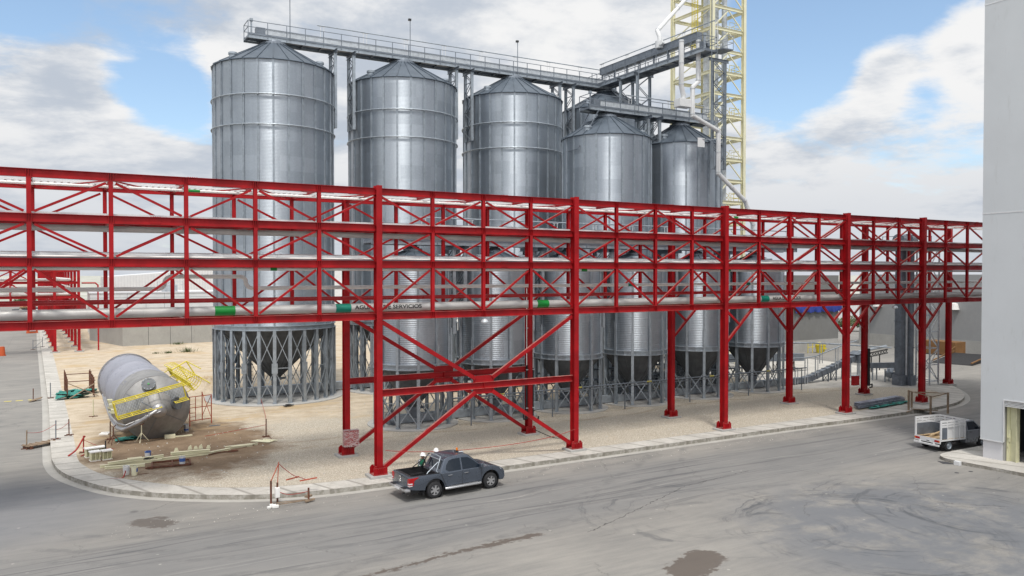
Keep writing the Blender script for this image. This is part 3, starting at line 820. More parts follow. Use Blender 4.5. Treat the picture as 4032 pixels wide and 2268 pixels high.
for n, z, lab in ((1.1, 14.06, 'upper front one of two thin white pipes under the top chord'), (1.55, 14.10, 'rear one of two thin white pipes under the top chord')):
    t_ = run_pipe('service_pipe', lab, n, z, 0.055, M['whitepipe'])
    t_['group'] = 'thin white pipes under the top chord'
    for x0, x1 in ((-8.6, -8.1), (25.3, 25.7)): band(t_, x0, x1, n, z, 0.055, M['green'])
# covered cable tray on the third chord
tr = thing('covered_cable_tray', 'grey cable tray with a segmented cover lying on the third chord', 'cable tray', (0, 0, 0))
g = MB()
x = X0
while x < X1:
    L = 2.4 if rnd.random() < 0.8 else 1.2
    j = rnd.uniform(-0.006, 0.006)
    g.prism([(x + 0.004, 0.40, 11.0), (x + 0.004, 1.55, 11.0), (x + 0.004, 1.55, 11.17 + j), (x + 0.004, 1.20, 11.235 + j), (x + 0.004, 0.75, 11.235 + j), (x + 0.004, 0.40, 11.17 + j)], (L - 0.010, 0, 0)); x += L
g.build('tray_cover', M['tray'], tr)
g = MB(); g.box(X0, X1, 0.36, 1.6, 10.945, 10.998)
g.build('tray_base', M['galvdark'], tr)
g = MB(); g.cyl((X0, 0.24, 11.03), (X1, 0.24, 11.03), 0.042, 10)
tag(g.build('conduit_pipe', M['whitepipe'], smooth=40), 'thin white conduit along the front of the covered cable tray', 'pipe')
g = MB(); x = X0
while x < X1:
    g.box(x + .004, x + 2.99, 0.30, 2.3, 12.78, 12.83); x += 3
g.box(X0, X1, 0.26, 0.296, 12.745, 12.84); g.box(X0, X1, 2.304, 2.34, 12.745, 12.84)
tag(g.build('flat_cable_tray', M['tray']), 'flat grey cable tray lying on the second chord from the top', 'cable tray')
# ladder tray under the top level
lt = thing('ladder_tray', 'white ladder tray with close rungs inside the top level of the rack', 'cable tray', (0, 0, 0))
g = MB(); g.box(X0, X1, 2.0, 2.04, 14.26, 14.36); g.box(X0, X1, 2.76, 2.80, 14.26, 14.36); g.build('side_rail', M['white'], lt)
g = MB(); x = X0
while x < X1: g.box(x, x + 0.09, 2.04, 2.76, 14.29, 14.33); x += 0.26
g.build('rungs', M['white'], lt)
# downlights under the bottom chord
def lamp(x, n, lab):
    t_ = thing('rack_lamp', lab, 'lamp', (x, n, 8.02), 0, 'round lamps under the rack')
    g = MB(); g.cyl((0, 0, 0), (0, 0, -0.12), 0.02, 8); g.build('stem', M['galv'], t_)
    g = MB(); g.lathe([(0.03, -0.10), (0.12, -0.13), (0.20, -0.22), (0.21, -0.30), (0.19, -0.31)], 20); g.build('housing', M['galvlite'], t_, smooth=40)
    g = MB(); g.lathe([(0.0, -0.36), (0.10, -0.35), (0.185, -0.305)], 20); g.build('lens', M['clearlamp'], t_, smooth=60)
lamp(5.95, -0.05, 'round white lamp under the bottom chord of the braced bay')
lamp(40.9, -0.05, 'round white lamp under the bottom chord by the last columns')
# pipes down the second rear column, hose box by the first rear column
t_ = thing('drain_pipe', 'black and white downpipe strapped to the second rear column', 'pipe', (COLS[2], RW, 0))
g = MB(); g.tube([(-0.42, -0.1, 1.25), (-0.20, -0.1, 1.25), (-0.20, -0.1, 4.6)], 0.055, 10); g.tube([(0.26, -0.1, 1.4), (0.26, -0.1, 4.4)], 0.05, 10); g.tube([(0.30, -0.15, 1.18), (0.62, -0.15, 1.18), (0.62, -0.15, 1.34)], 0.05, 8)
g.tube([(-0.42, -0.1, 1.25), (-0.42, -0.1, 1.75)], 0.05, 8)
g.build('lower_pipe', M['black'], t_, smooth=50)
g = MB(); g.cyl((-0.20, -0.1, 4.6), (-0.20, -0.1, 9.4), 0.03, 8); g.cyl((0.26, -0.1, 4.4), (0.26, -0.1, 9.4), 0.022, 8); g.build('upper_pipe', M['whitepipe'], t_, smooth=50)
g = MB()
for z in (1.9, 4.3, 6.9): g.box(-0.3, 0.33, -0.20, -0.165, z, z + 0.05)
g.build('strap', M['galvlite'], t_)
t_ = thing('drain_pipe', 'black downpipe with white upper tubes on the rear column near the conveyors', 'pipe', (COLS[5], RW, 0))
g = MB(); g.tube([(0.18, -0.3, 1.0), (0.18, -0.3, 4.1)], 0.11, 12); g.tube([(0.30, -0.3, 1.1), (0.62, -0.3, 1.1), (0.62, -0.3, 0.85), (0.3, -0.3, 0.85)], 0.055, 8); g.build('lower_pipe', M['black'], t_, smooth=50)
g = MB(); g.cyl((0.08, -0.3, 4.1), (0.08, -0.3, 9), 0.022, 8); g.cyl((0.2, -0.3, 4.1), (0.2, -0.3, 9), 0.022, 8); g.build('upper_pipe', M['whitepipe'], t_, smooth=50)
def hose_cabinet(loc, lab, wrap):
    t_ = thing('hose_cabinet', lab, 'hose cabinet', loc, 0, 'red hose cabinets')
    g = MB(); g.box(-0.40, 0.40, -0.14, 0.14, 0, 0.86); g.build('box', M['red'], t_, bevel=0.015)
    g = MB(); g.box(-0.36, 0.36, -0.16, -0.143, 0.05, 0.81); g.build('door', M['red'], t_, bevel=0.006)
    if wrap:
        g = MB(); g.box(-0.42, 0.42, -0.18, 0.16, -0.03, 0.55)
        g.box(-0.42, 0.42, -0.182, 0.162, 0.56, 0.84)
        g.build('plastic_wrap', M['film'], t_)
    g = MB(); g.box(-0.43, 0.43, -0.17, 0.17, 0.862, 0.89); g.build('lid', M['galvlite'] if not wrap else M['film'], t_)
    return t_
hose_cabinet((0.12, RW - 0.42, 0.86), 'red hose cabinet wrapped in clear plastic on the first rear column', True)
hose_cabinet((48.7, 9.1, 0.23), 'plain red hose cabinet standing by the conveyor', False)
# ------------------------------------------------------------ grain silos
def corrugated(r, z0, z1, pitch, amp, nseg):
    g = MB(); rows = int((z1 - z0) / pitch) * 4; pr = []
    for i in range(rows + 1):
        z = z0 + (z1 - z0) * i / rows; pr.append((r + amp * math.sin(2 * PI * (z - z0) / pitch), z))
    return g.lathe(pr, nseg)


def make_silo(name, label, r, z_bot, z_eave, z_apex, rings, nrib, pitch, z_tip, pad_r, tiers, leg_w, group, gaps=()):
    t_ = thing(name, label, 'silo', (0, 0, 0), 0, group)
    corrugated(r, z_bot, z_eave, pitch, pitch * (0.045 if r > 3 else 0.075), 72).build('wall', M['silo'], t_, smooth=180)
    off = PI / nrib
    # outside stiffeners, one mesh
    g = MB()
    for k in range(nrib):
        a = 2 * PI * k / nrib + off; ca, sa = math.cos(a), math.sin(a); tx, ty = -sa, ca
        for q in (-0.055, 0.055):
            x, y = ca * (r + 0.04) + tx * q, sa * (r + 0.04) + ty * q
            g.bar((x, y, z_bot), (x, y, z_eave - 0.02), 0.035, 0.07, (ca, sa, 0))
        x, y = ca * (r + 0.022), sa * (r + 0.022)
        g.bar((x, y, z_bot), (x, y, z_eave - 0.02), 0.15, 0.02, (ca, sa, 0))
    g.build('stiffeners', M['galv'], t_)
    # roof: ribbed cone with scalloped eave
    rc_ = 0.95 if r > 4.3 else 0.78 if r > 3 else 0.5
    g = MB(); g.lathe([(r + 0.02, z_eave - 0.05), (r + 0.14, z_eave - 0.02), (r + 0.13, z_eave + 0.03), (rc_, z_apex - 0.28)], 2 * nrib)
    roof = g.build('roof', M['roof'], t_)
    g = MB()
    for k in range(nrib):
        a = 2 * PI * k / nrib + off; ca, sa = math.cos(a), math.sin(a)
        g.bar((ca * (r + 0.17), sa * (r + 0.17), z_eave + 0.045), (ca * rc_, sa * rc_, z_apex - 0.24), 0.05, 0.05)
    g.build('roof_ribs', M['roof'], roof)
    g = MB(); g.lathe([(rc_ + 0.16, z_apex - 0.36), (rc_ + 0.14, z_apex - 0.20), (rc_ - 0.05, z_apex - 0.12), (rc_ - 0.08, z_apex - 0.02), (0.3, z_apex), (0.28, z_apex + 0.4), (0.0, z_apex + 0.4)], 24)
    for k in range(24): a = 2 * PI * k / 24; g.bar((math.cos(a) * (rc_ + .13), math.sin(a) * (rc_ + .13), z_apex - .33), (math.cos(a) * (rc_ + .11), math.sin(a) * (rc_ + .11), z_apex - .15), 0.06, 0.03)
    g.build('roof_cap', M['galvdark'], roof, smooth=30)
    for a in (-2.75, -0.55, 0.9):                    # vents near the eave
        rr = r * 0.80; z = z_eave + (z_apex - z_eave) * (1 - 0.80) * 1.02
        g = MB(); g.lathe([(0.30, -0.15), (0.30, 0.18), (0.36, 0.20), (0.36, 0.34), (0.30, 0.39), (0.0, 0.40)], 16, (rr * math.cos(a), rr * math.sin(a), z))
        g.build('roof_vent', M['galv'], roof, smooth=40)
    for z in rings:
        g = MB(); n = 66
        pr = [(0.055 * math.cos(q) + r + 0.14, 0.055 * math.sin(q) + z) for q in [2 * PI * i / 8 for i in range(9)]]
        g.lathe(pr, n)
        for k in range(nrib):
            a = 2 * PI * k / nrib + off; g.bar((math.cos(a) * (r + .02), math.sin(a) * (r + .02), z), (math.cos(a) * (r + .17), math.sin(a) * (r + .17), z), 0.12, 0.16)
        g.build('wind_ring', M['galv'], t_, smooth=50)
    # ring girder, hopper
    g = MB(); g.lathe([(r - 0.02, z_bot - 0.34), (r + 0.17, z_bot - 0.34), (r + 0.17, z_bot - 0.30), (r + 0.05, z_bot - 0.30), (r + 0.05, z_bot - 0.02), (r + 0.15, z_bot - 0.02), (r + 0.15, z_bot + 0.03), (r - 0.02, z_bot + 0.03)], 2 * nrib)
    g.build('ring_girder', M['galv'], t_)
    g = MB(); zt = z_bot - 0.3; n = 2 * nrib; pr = []
    for i in range(7):
        f = i / 6; pr.append((r - 0.06 + (0.30 - r + 0.06) * f, zt + (z_tip - zt) * f))
        if 0 < i < 6: pr.append((r - 0.06 + (0.30 - r + 0.06) * f - 0.02, zt + (z_tip - zt) * f - 0.01))
    g.lathe(pr, n)
    for k in range(nrib): a = 2 * PI * k / nrib; g.bar((math.cos(a) * (r - .1), math.sin(a) * (r - .1), zt - .04), (math.cos(a) * .32, math.sin(a) * .32, z_tip - .02), 0.05, 0.05)
    hp = g.build('hopper', M['hopper'], t_)
    g = MB(); g.box(-0.42, 0.42, -0.3, 0.3, z_tip - 0.22, z_tip + 0.02); g.box(-0.28, 0.28, -0.28, 0.28, z_tip - 0.75, z_tip - 0.2); g.cyl((0.42, 0, z_tip - 0.1), (0.8, 0, z_tip - 0.1), 0.09, 10)
    g.build('outlet_gate', M['galvdark'], hp)
    g = MB(); g.lathe([(pad_r, 0.0), (pad_r, 0.29), (pad_r - 0.02, 0.30), (0, 0.30)], 64); g.build('base_slab', M['pad'], t_, smooth=40)
    # legs with braces
    top = z_bot - 0.32
    for k in range(nrib):
        a = 2 * PI * k / nrib + off; ca, sa = math.cos(a), math.sin(a)
        g = MB(); g.hsec((ca * (r + 0.02), sa * (r + 0.02), 0.31), (ca * (r + 0.02), sa * (r + 0.02), top), leg_w, leg_w * 1.0, 0.02, (ca, sa, 0))
        if tiers == 1:       # doubled channel running up the lower wall
            g.bar((ca * (r + 0.10), sa * (r + 0.10), top), (ca * (r + 0.10), sa * (r + 0.10), z_bot + 1.5 + 0.35 * (k % 3)), leg_w * 0.9, 0.10, (ca, sa, 0))
        g.box(ca * (r + .02) - leg_w * .7, ca * (r + .02) + leg_w * .7, sa * (r + .02) - leg_w * .7, sa * (r + .02) + leg_w * .7, 0.302, 0.325)
        lg = g.build('leg', M['galv'], t_)
        if tiers == 2 and k % 2 == 0:
            g = MB(); x, y = ca * (r + 0.14), sa * (r + 0.14); g.bar((x, y, top * 0.5 - 0.35), (x, y, top * 0.5 + 0.45), 0.44, 0.03, (ca, sa, 0)); g.build('joint_plate', M['galv'], lg)
        if k in gaps: continue
        a2 = 2 * PI * (k + 1) / nrib + off; P = lambda z, q: ((ca, math.cos(a2))[q] * (r + 0.03), (sa, math.sin(a2))[q] * (r + 0.03), z)
        def ins(z0, z1, q0):
            A = Vector(P(z0, q0)); B = Vector(P(z1, 1 - q0)); d = (B - A).normalized(); return A + d * 0.14, B - d * 0.14
        g = MB(); am = (a + a2) / 2; upv = (math.cos(am), math.sin(am), 0)
        spans = [(0.45, top * 0.48), (top * 0.54, top - 0.05)] if tiers == 2 else [(0.45, min(2.35, top - 0.3))]
        for zlo, zhi in spans:
            for q in (0, 1): g.bar(*ins(zlo, zhi, q), 0.058, 0.05 + 0.012 * q, upv)
        if tiers == 2 and k % 3 == 0: g.bar(*ins(top * 0.51, top * 0.51, 0), 0.06, 0.06, upv)
        if tiers == 1 and k % 2 == 0: g.bar(*ins(1.9, 1.9, 0), 0.05, 0.05, upv)
        g.build('cross_brace', M['galv'], t_)
    return t_


# large silos in the rear row
BS = [(1.75 + 11.3 * k, 29.0) for k in range(4)]
big = make_silo('large_grain_silo', 'largest corrugated grain silo at the left, its legs and hopper in full view', 4.72, 6.25, 26.75, 29.3, (24.05, 21.75), 26, 0.107, 1.75, 5.55, 2, 0.25, 'large silos of the rear row')
big.location = (*BS[0], 0)
for k, lab in ((1, 'second large silo from the left, in the gap above the braced rack bay'), (2, 'third large silo from the left, under the middle of the top walkway'), (3, 'mostly hidden large silo behind the front silo at the walkway corner')):
    dup(big, (*BS[k], 0), None, lab)
MS = [(28.5, 19.5), (37.0, 19.5)]
med = make_silo('medium_grain_silo', 'medium silo in front, below the lower walkway and left of its twin', 3.88, 5.6, 22.1, 24.45, (), 22, 0.107, 1.7, 4.6, 2, 0.22, 'medium silos of the middle row')
med.location = (*MS[0], 0)
dup(med, (*MS[1], 0), None, 'medium silo at the far right beside the cream tower, with a white plate')
SS = [(6.95, 12.2), (13.2, 12.2), (19.5, 12.2), (25.8, 12.2), (32.4, 12.2), (39.0, 12.2)]
small = make_silo('small_hopper_silo', 'leftmost of the six small hopper silos, seen through the braced bay', 2.52, 4.4, 11.0, 12.15, (), 12, 0.135, 1.35, 3.05, 1, 0.20, 'small hopper silos behind the red rack')
small.location = (*SS[0], 0)
for k, lab in enumerate(('second small hopper silo from the left, behind the gusset of the braced bay', 'third small hopper silo from the left, behind the second front column', 'fourth small hopper silo from the left, left of the slender rear column',
                         'fifth small hopper silo from the left, between rear and front column', 'rightmost small hopper silo, next to the conveyor ramp'), 1):
    dup(small, (*SS[k], 0), 0.2 * k, lab)

# reclaim conveyors lying under the hoppers
def trough(name, label, a, b, z0, z1, wdt, mat='galv'):
    t_ = thing(name, label, 'conveyor', (0, 0, 0))
    a = Vector(a); b = Vector(b)
    g = MB(); zc = (z0 + z1) / 2; g.bar((a.x, a.y, zc), (b.x, b.y, zc), wdt, z1 - z0)
    L = (b - a).length; n = int(L / 2.0); d = (b - a) / L
    x = Vector((-d.y, d.x, 0))
    for i in range(n + 1):
        p = a + d * (L * i / n)
        g.bar((p.x, p.y, z0 - 0.03), (p.x, p.y, z1 + 0.03), wdt + 0.10, 0.05, d)
    g.build('casing', M[mat], t_)
    g = MB()
    for i in range(0, n + 1, 2):
        p = a + d * (L * i / n)
        for sg in (-1, 1): q = p + x * sg * (wdt / 2); g.bar((q.x, q.y, 0.28), (q.x, q.y, z0 - 0.03), 0.07)
    g.build('feet', M['galvdark'], t_)
    g = MB(); g.box(a.x - 0.5, a.x - 0.05, a.y - wdt / 2 - 0.08, a.y + wdt / 2 + 0.08, z0 - 0.05, z1 + 0.12); g.cyl((a.x - 0.3, a.y - wdt / 2 - 0.5, zc), (a.x - 0.3, a.y - wdt / 2 - 0.08, zc), 0.13, 12)
    g.build('end_drive', M['galvdark'], t_, bevel=0.01)
    return t_
trough('reclaim_conveyor', 'long grey conveyor casing on the ground below the large silos', (-1.6, 29.0, 0), (41, 29.0, 0), 0.42, 1.05, 0.6)
trough('reclaim_conveyor', 'long grey conveyor casing on the ground below the small hopper silos', (5.6, 12.2, 0), (42.2, 12.2, 0), 0.34, 0.86, 0.55)
trough('reclaim_conveyor', 'dark conveyor casing on the ground below the medium silos, between the two silo rows', (24.0, 19.6, 0), (40.3, 19.6, 0), 0.45, 1.15, 0.7, 'galvdark')
fp = thing('service_pipe', 'grey service pipe on posts along the front legs of the small silos', 'pipe', (0, 0, 0))
g = MB(); g.cyl((8.5, 9.35, 2.15), (42.5, 9.35, 2.15), 0.05, 8); g.cyl((8.5, 9.35, 1.95), (42.5, 9.35, 1.95), 0.03, 8)
x = 9.9
while x < 42: g.bar((x, 9.35, .25), (x, 9.35, 2.2), .06); x += 6.4
g.build('pipe_run', M['galvdark'], fp, smooth=50)
g = MB(); x = 12.0
while x < 42:
    for k in range(4): g.lathe([(.052, -.03), (.056, -.03), (.056, .03), (.052, .03)], 10, (x + k * .12, 9.35, 2.15), 'x')
    x += 6.4
g.build('warning_stripes', M['yellow'], fp)
g = MB()
for (y, z) in ((15.6, 1.6), (15.9, 2.4)): g.cyl((11.0, y, z), (41.5, y, z), .09, 8)
x = 11.6
while x < 41: g.bar((x, 15.75, .25), (x, 15.75, 2.5), .09); g.bar((x, 15.5, 2.0), (x, 16.0, 2.0), .07); x += 3.1
tag(g.build('duct_bank', M['galvdark'], loc=(11, 15.6, 0)), 'bank of dark air ducts on posts between the silo rows', 'duct bank')
def ladder(loc, z0, z1, lab, rz=0):
    t_ = thing('access_ladder', lab, 'ladder', loc, rz)
    g = MB()
    for sg in (-1, 1): g.bar((sg * 0.22, 0, z0), (sg * 0.22, 0, z1), 0.05, 0.03, (1, 0, 0))
    g.build('side_rails', M['galv'], t_)
    g = MB(); z = z0 + 0.25
    while z < z1: g.cyl((-0.21, 0, z), (0.21, 0, z), 0.016, 6); z += 0.3
    g.build('rungs', M['galv'], t_); return t_
ladder((0.2, 31.4, 0), 0.3, 3.1, 'short ladder leaning inside the legs of the leftmost large silo')
ladder((5.6, 13.6, 0), 0.3, 3.4, 'short ladder inside the legs of the leftmost small silo')
# ------------------------------------------------------------ walkways with conveyors over the silos
def gallery(name, label, a, b, z, wdt=1.5, duct=None, duct_side=0.0, post_gap=1.5, conduit=None, deck_mat='galvdark', rails=(-1, 1), motor=None, group='conveyor walkways', duct_end=0.3):
    """walkway from a to b (xy); duct=(z0,z1,w,shift) is the conveyor casing lying on it"""
    t_ = thing(name, label, 'walkway', (0, 0, 0), 0, group)
    a = Vector((*a, z)); b = Vector((*b, z)); L = (b - a).length; d = (b - a) / L; x = Vector((d.y, -d.x, 0))
    up = Vector((0, 0, 1))
    g = MB(); g.bar(a - up * 0.03, b - up * 0.03, wdt - 0.12, 0.05); n = max(2, int(L / 1.5))
    for i in range(n + 1):
        p = a + d * (L * i / n); g.bar(p + x * (wdt / 2 - .03) - up * 0.12, p - x * (wdt / 2 - .03) - up * 0.12, 0.07, 0.13)
    g.build('deck', M[deck_mat], t_)
    for sg in (-1, 1):
        g = MB(); g.hsec(a + x * sg * wdt / 2 - up * 0.10, b + x * sg * wdt / 2 - up * 0.10, 0.10, 0.34, 0.02)
        for i in range(n + 1):
            p = a + d * (L * i / n) + x * sg * (wdt / 2 + 0.02); g.bar(p - up * 0.26, p + up * 0.06, 0.05, 0.10, d)
        g.build('side_beam', M['galv'], t_)
    m = max(2, int(L / post_gap))
    for sg in rails:
        g = MB()
        for i in range(m + 1):
            p = a + d * (L * i / m) + x * sg * (wdt / 2 + 0.05); g.bar(p - up * 0.2, p + up * 1.1, 0.05, 0.05, d)
        for hh in (1.1, 0.6): g.bar(a + x * sg * (wdt / 2 + 0.05) + up * hh, b + x * sg * (wdt / 2 + 0.05) + up * hh, 0.045)
        g.bar(a + x * sg * (wdt / 2 + 0.05) + up * 0.08, b + x * sg * (wdt / 2 + 0.05) + up * 0.08, 0.02, 0.14)
        g.build('handrail', M['galvdark'], t_)
    for e in (a, b):
        g = MB()
        for hh in (1.1, 0.6): g.bar(e + x * (wdt / 2 + 0.05) + up * hh, e - x * (wdt / 2 + 0.05) + up * hh, 0.045)
        g.build('end_rail', M['galvdark'], t_)
    if duct:
        z0, z1, ww, sh = duct
        A = a + d * 0.9 + x * sh; B = b - d * duct_end + x * sh
        g = MB(); zc = (z0 + z1) / 2; g.bar(A + up * zc, B + up * zc, ww, z1 - z0)
        g.bar(A + up * (z1 + 0.01), B + up * (z1 + 0.01), ww + 0.08, 0.03); g.bar(A + up * (z0 - 0.01), B + up * (z0 - 0.01), ww + 0.08, 0.03)
        k = int(L / 2.4)
        for i in range(k + 1):
            p = A.lerp(B, i / k); g.bar(p + up * (z0 - 0.02), p + up * (z1 + 0.03), ww + 0.09, 0.05, d)
        if z0 > 0.4:
            for i in range(0, k + 1): p = A.lerp(B, i / k); g.bar(p, p + up * (z0 - 0.03), 0.09, 0.09, d); 
        g.build('conveyor_casing', M['galvlite'] if z0 < 0.4 else M['galvdark'], t_)
    if motor:
        e = a if motor == 'a' else b; s = 1 if motor == 'a' else -1
        p = e + d * s * 1.1
        g = MB(); g.bar(p + up * 0.1, p + up * 0.82, 0.62, 0.7, d); q = p + x * -0.1
        g.tube([q - x * 0.75 + up * 0.55, q - x * 0.05 + up * 0.55], 0.17, 14); g.bar(p - d * 0.1 - x * 0.35 + up * 0.2, p + d * 0.5 - x * 0.35 + up * 0.2, 0.4, 0.2)
        for i in range(5): g.bar(p + d * (0.2 + i * .07) - x * 0.4 + up * .45, p + d * (0.2 + i * .07) - x * 0.4 + up * 0.75, 0.3, 0.02, d)
        g.build('drive_motor', M['galvdark'], t_, bevel=0.01)
        g = MB(); g.cyl(e + d * s * 0.35 + x * .3, e + d * s * 0.35 + x * .3 + up * 1.35, 0.07, 10); g.box(*[v for c in zip((e + d * s * .35 + x * .3 - Vector((.12, .12, 0)) + up * 1.2), (e + d * s * .35 + x * .3 + Vector((.12, .12, 0)) + up * 1.42)) for v in c]); g.build('service_stand', M['galv'], t_)
    if conduit:
        f0, hh, sh = conduit
        A = a.lerp(b, f0) + x * sh; B = b + x * sh
        g = MB(); g.tube([A + up * hh - d * 0.3, A + up * hh, B + up * hh], 0.05, 8)
        k = int((B - A).length / 3.4); g.mi = 1
        for i in range(k + 1):
            p = A.lerp(B, i / k)
            for o_ in (0, 0.28): g.cyl(p + d * o_, p + d * o_ + up * (hh - 0.05), 0.022, 6)
            g.bar(p - d * 0.15 + up * (hh - .07), p + d * 0.4 + up * (hh - .07), 0.03)
        g.build('conduit', [M['galv'], M['white']], t_)
    return t_


DZ = 29.45
gallery('top_walkway', 'long high walkway running over the four large silos', (-0.45, 29.0), (36.2, 29.0), DZ, 1.55, (0.32, 0.80, 0.46, -0.25), conduit=(0.17, 1.95, -0.45), motor='a')
gallery('cross_walkway', 'upper walkway turning towards the viewer, below a raised dark casing', (34.9, 30.2), (34.9, 13.3), DZ + 0.12, 1.5, (1.28, 1.92, 0.55, -0.35), conduit=(0.03, 2.55, -0.55), motor='b', duct_end=1.7)
gallery('lower_walkway', 'lower walkway over the two medium silos beside the tower', (26.1, 19.4), (40.6, 19.4), 24.75, 1.55, (0.32, 0.80, 0.46, -0.2), conduit=(0.36, 1.75, -0.5), motor='a')
gallery('front_walkway', 'low walkway over the small hopper silos, seen through the red rack', (3.8, 12.2), (43.6, 12.2), 12.5, 1.5, (0.25, 0.72, 0.46, -0.1), conduit=(0.1, 1.65, -0.4), motor='a')
# landing stage at the far end of the cross walkway
st = thing('landing_stage', 'small railed landing at the near end of the cross walkway', 'landing', (0, 0, 0))
g = MB(); g.box(35.7, 36.9, 12.6, 14.1, DZ + 0.1, DZ + 0.2); g.build('deck', M['galvdark'], st)
g = MB()
for (x, y) in ((36.9, 12.6), (36.9, 14.1), (36.2, 12.6), (36.2, 14.1)): g.cyl((x, y, DZ + 0.2), (x, y, DZ + 1.35), 0.03, 6)
for hh in (0.75, 1.32): g.tube([(35.75, 12.6, DZ + hh), (36.9, 12.6, DZ + hh), (36.9, 14.1, DZ + hh), (35.75, 14.1, DZ + hh)], 0.025, 6)
g.build('railing', M['galv'], st)


def lattice(loc, z0, z1, gap, depth, lab, axis='y', head=1.9):
    """two posts joined by zig-zag angles carrying a head beam"""
    t_ = thing('lattice_support', lab, 'support', loc, 0 if axis == 'y' else -PI / 2, 'lattice supports under the walkways')
    for sg in (-1, 1):
        g = MB(); g.hsec((0, sg * gap / 2, z0), (0, sg * gap / 2, z1), 0.24, 0.20, 0.02, (0, 1, 0)); g.build('post', M['galv'], t_)
    g = MB(); n = max(2, int((z1 - z0) / (gap * 0.62))); dz = (z1 - z0) / n
    for i in range(n):
        s_ = 1 if i % 2 else -1
        for x in (-0.10, 0.10): g.bar((x, s_ * gap / 2 * 0.9, z0 + dz * i), (x, -s_ * gap / 2 * 0.9, z0 + dz * (i + 1)), 0.05, 0.05)
        if i % 3 == 0: g.bar((0, -gap / 2 * .9, z0 + dz * i + 0.02), (0, gap / 2 * .9, z0 + dz * i + 0.02), 0.06, 0.06)
    g.build('lacing', M['galvdark'], t_)
    g = MB(); g.hsec((0, -head / 2 - 0.25, z1 + 0.13), (0, head / 2 + 0.25, z1 + 0.13), 0.16, 0.26, 0.02); g.build('head_beam', M['galvdark'], t_)
    return t_


zt = DZ - 0.56
for s, lab in ((6.62, 'lattice support at the right side of the leftmost large silo'), (8.22, 'lattice support at the left side of the second large silo'), (17.92, 'lattice support at the right side of the second large silo'),
               (19.5, 'lattice support at the left side of the third large silo'), (29.2, 'lattice support at the right side of the third large silo'), (30.8, 'lattice support left of the hidden large silo')):
    lattice((s, 28.75, 0), 22.6, zt, 1.35, 0.3, lab)
for (s, n), z0, lab in (((34.9, 22.2), 20, 'lattice support under the middle of the cross walkway'), ((34.9, 24.8), 20, 'rear lattice support under the cross walkway'), ((37.4, 14.85), 19.6, 'tall lattice support in front of the right medium silo')):
    lattice((s, n, 0), z0, DZ - 0.28, 1.5, 0.3, lab, 'x', 1.9)
for s, lab in ((32.2, 'lattice support at the right side of the left medium silo'), (33.5, 'lattice support at the left side of the right medium silo')):
    lattice((s, 18.9, 0), 17.2, 24.75 - 0.56, 1.35, 0.3, lab)
for k in range(5):
    for e in (0, 1):
        s = (SS[k][0] + SS[k + 1][0]) / 2 + (-0.42, 0.42)[e]
        lattice((s, 12.0, 0), 7.4 if e else 6.2, 12.5 - 0.56, 1.1, 0.3, 'lattice support on the %s side of the gap between small silos %s' % (('left', 'right')[e], ('one and two', 'two and three', 'three and four', 'four and five', 'five and six')[k]))
# diagonal struts between walkway and silo roofs
g = MB()
for (x, y, z) in ((26.4, 19.0, 21.9), (33.6, 19.2, 22.4)):
    for q in (-0.7, 0.7): g.bar((x - 1.8, y + q, z + 0.2 - 1.2), (x + 0.4, y + q, 24.45), 0.06)
    for i in range(5): g.bar((x - 1.8 + .44 * i, y - .7, z - 1 + .66 * i), (x - 1.8 + .44 * i, y + .7, z - 1 + .66 * i), 0.05)
tag(g.build('roof_stair', M['galvdark'], loc=(26.4, 19.0, 21.9)), 'steep stair struts between the lower walkway and the medium silo roofs', 'stair')

# mast lights along the walkways
def mast(loc, h, lab, flood=True):
    t_ = thing('mast_light', lab, 'light', loc, 0, 'thin mast lights on the walkways')
    g = MB(); g.cyl((0, 0, 0), (0, 0, h), 0.036, 8); g.build('mast', M['galvdark'], t_, smooth=50)
    g = MB(); g.box(-0.17, 0.08, -0.11, 0.11, h - 0.10, h + 0.08); g.build('lamp_head', M['blackpaint'], t_, bevel=0.02); return t_
mast((2.85, 28.1, DZ), 3.6, 'mast light above the leftmost large silo, cut by the upper edge')
mast((13.4, 28.1, DZ), 3.3, 'mast light above the second large silo')
mast((24.4, 28.1, DZ), 3.0, 'mast light above the third large silo')
mast((31.3, 18.5, 24.75), 4.4, 'mast light at the left medium silo in front of the walkway corner')
t_ = mast((34.0, 12.2, 24.2), 10.6, 'longest mast, hanging lamp at the near end of the cross walkway')

# ------------------------------------------------------------ white chutes
def chute(name, lab, pts, r, mat='white', flanges=(), cat='chute'):
    t_ = thing(name, lab, cat, (0, 0, 0), 0, 'white grain chutes')
    g = MB(); g.tube(pts, r, 16); g.mi = 1
    P = [Vector(p) for p in pts]
    for i in range(len(P) - 1):
        d = (P[i + 1] - P[i]); L = d.length; d.normalize()
        for q in ([0.12, L - 0.12] if L > 1 else []):
            c = P[i] + d * q; g.cyl(c - d * 0.025, c + d * 0.025, r * 1.16, 16)
        if L > 3.5: c = P[i] + d * (L / 2); g.cyl(c - d * 0.025, c + d * 0.025, r * 1.16, 16)
    g.build('pipe_run', [M[mat], M['galvlite']], t_, smooth=40); return t_
chute('grain_chute', 'white chute dropping into a white box above the right medium silo', [(32.9, 14.7, 30.4), (32.9, 14.7, 26.5), (33.3, 14.9, 25.8), (33.3, 14.9, 25.3)], 0.21)
chute('grain_chute', 'longest white chute, stepping down in front of the right medium silo', [(34.65, 14.5, 30.6), (34.65, 14.5, 27.0), (34.0, 14.5, 26.45), (34.0, 14.5, 24.0), (37.05, 14.5, 22.95), (37.05, 14.5, 19.2), (40.4, 14.5, 16.9), (40.75, 14.5, 16.1), (40.75, 14.5, 15.6), (41.4, 14.5, 14.9), (41.4, 14.5, 13.2)], 0.20)
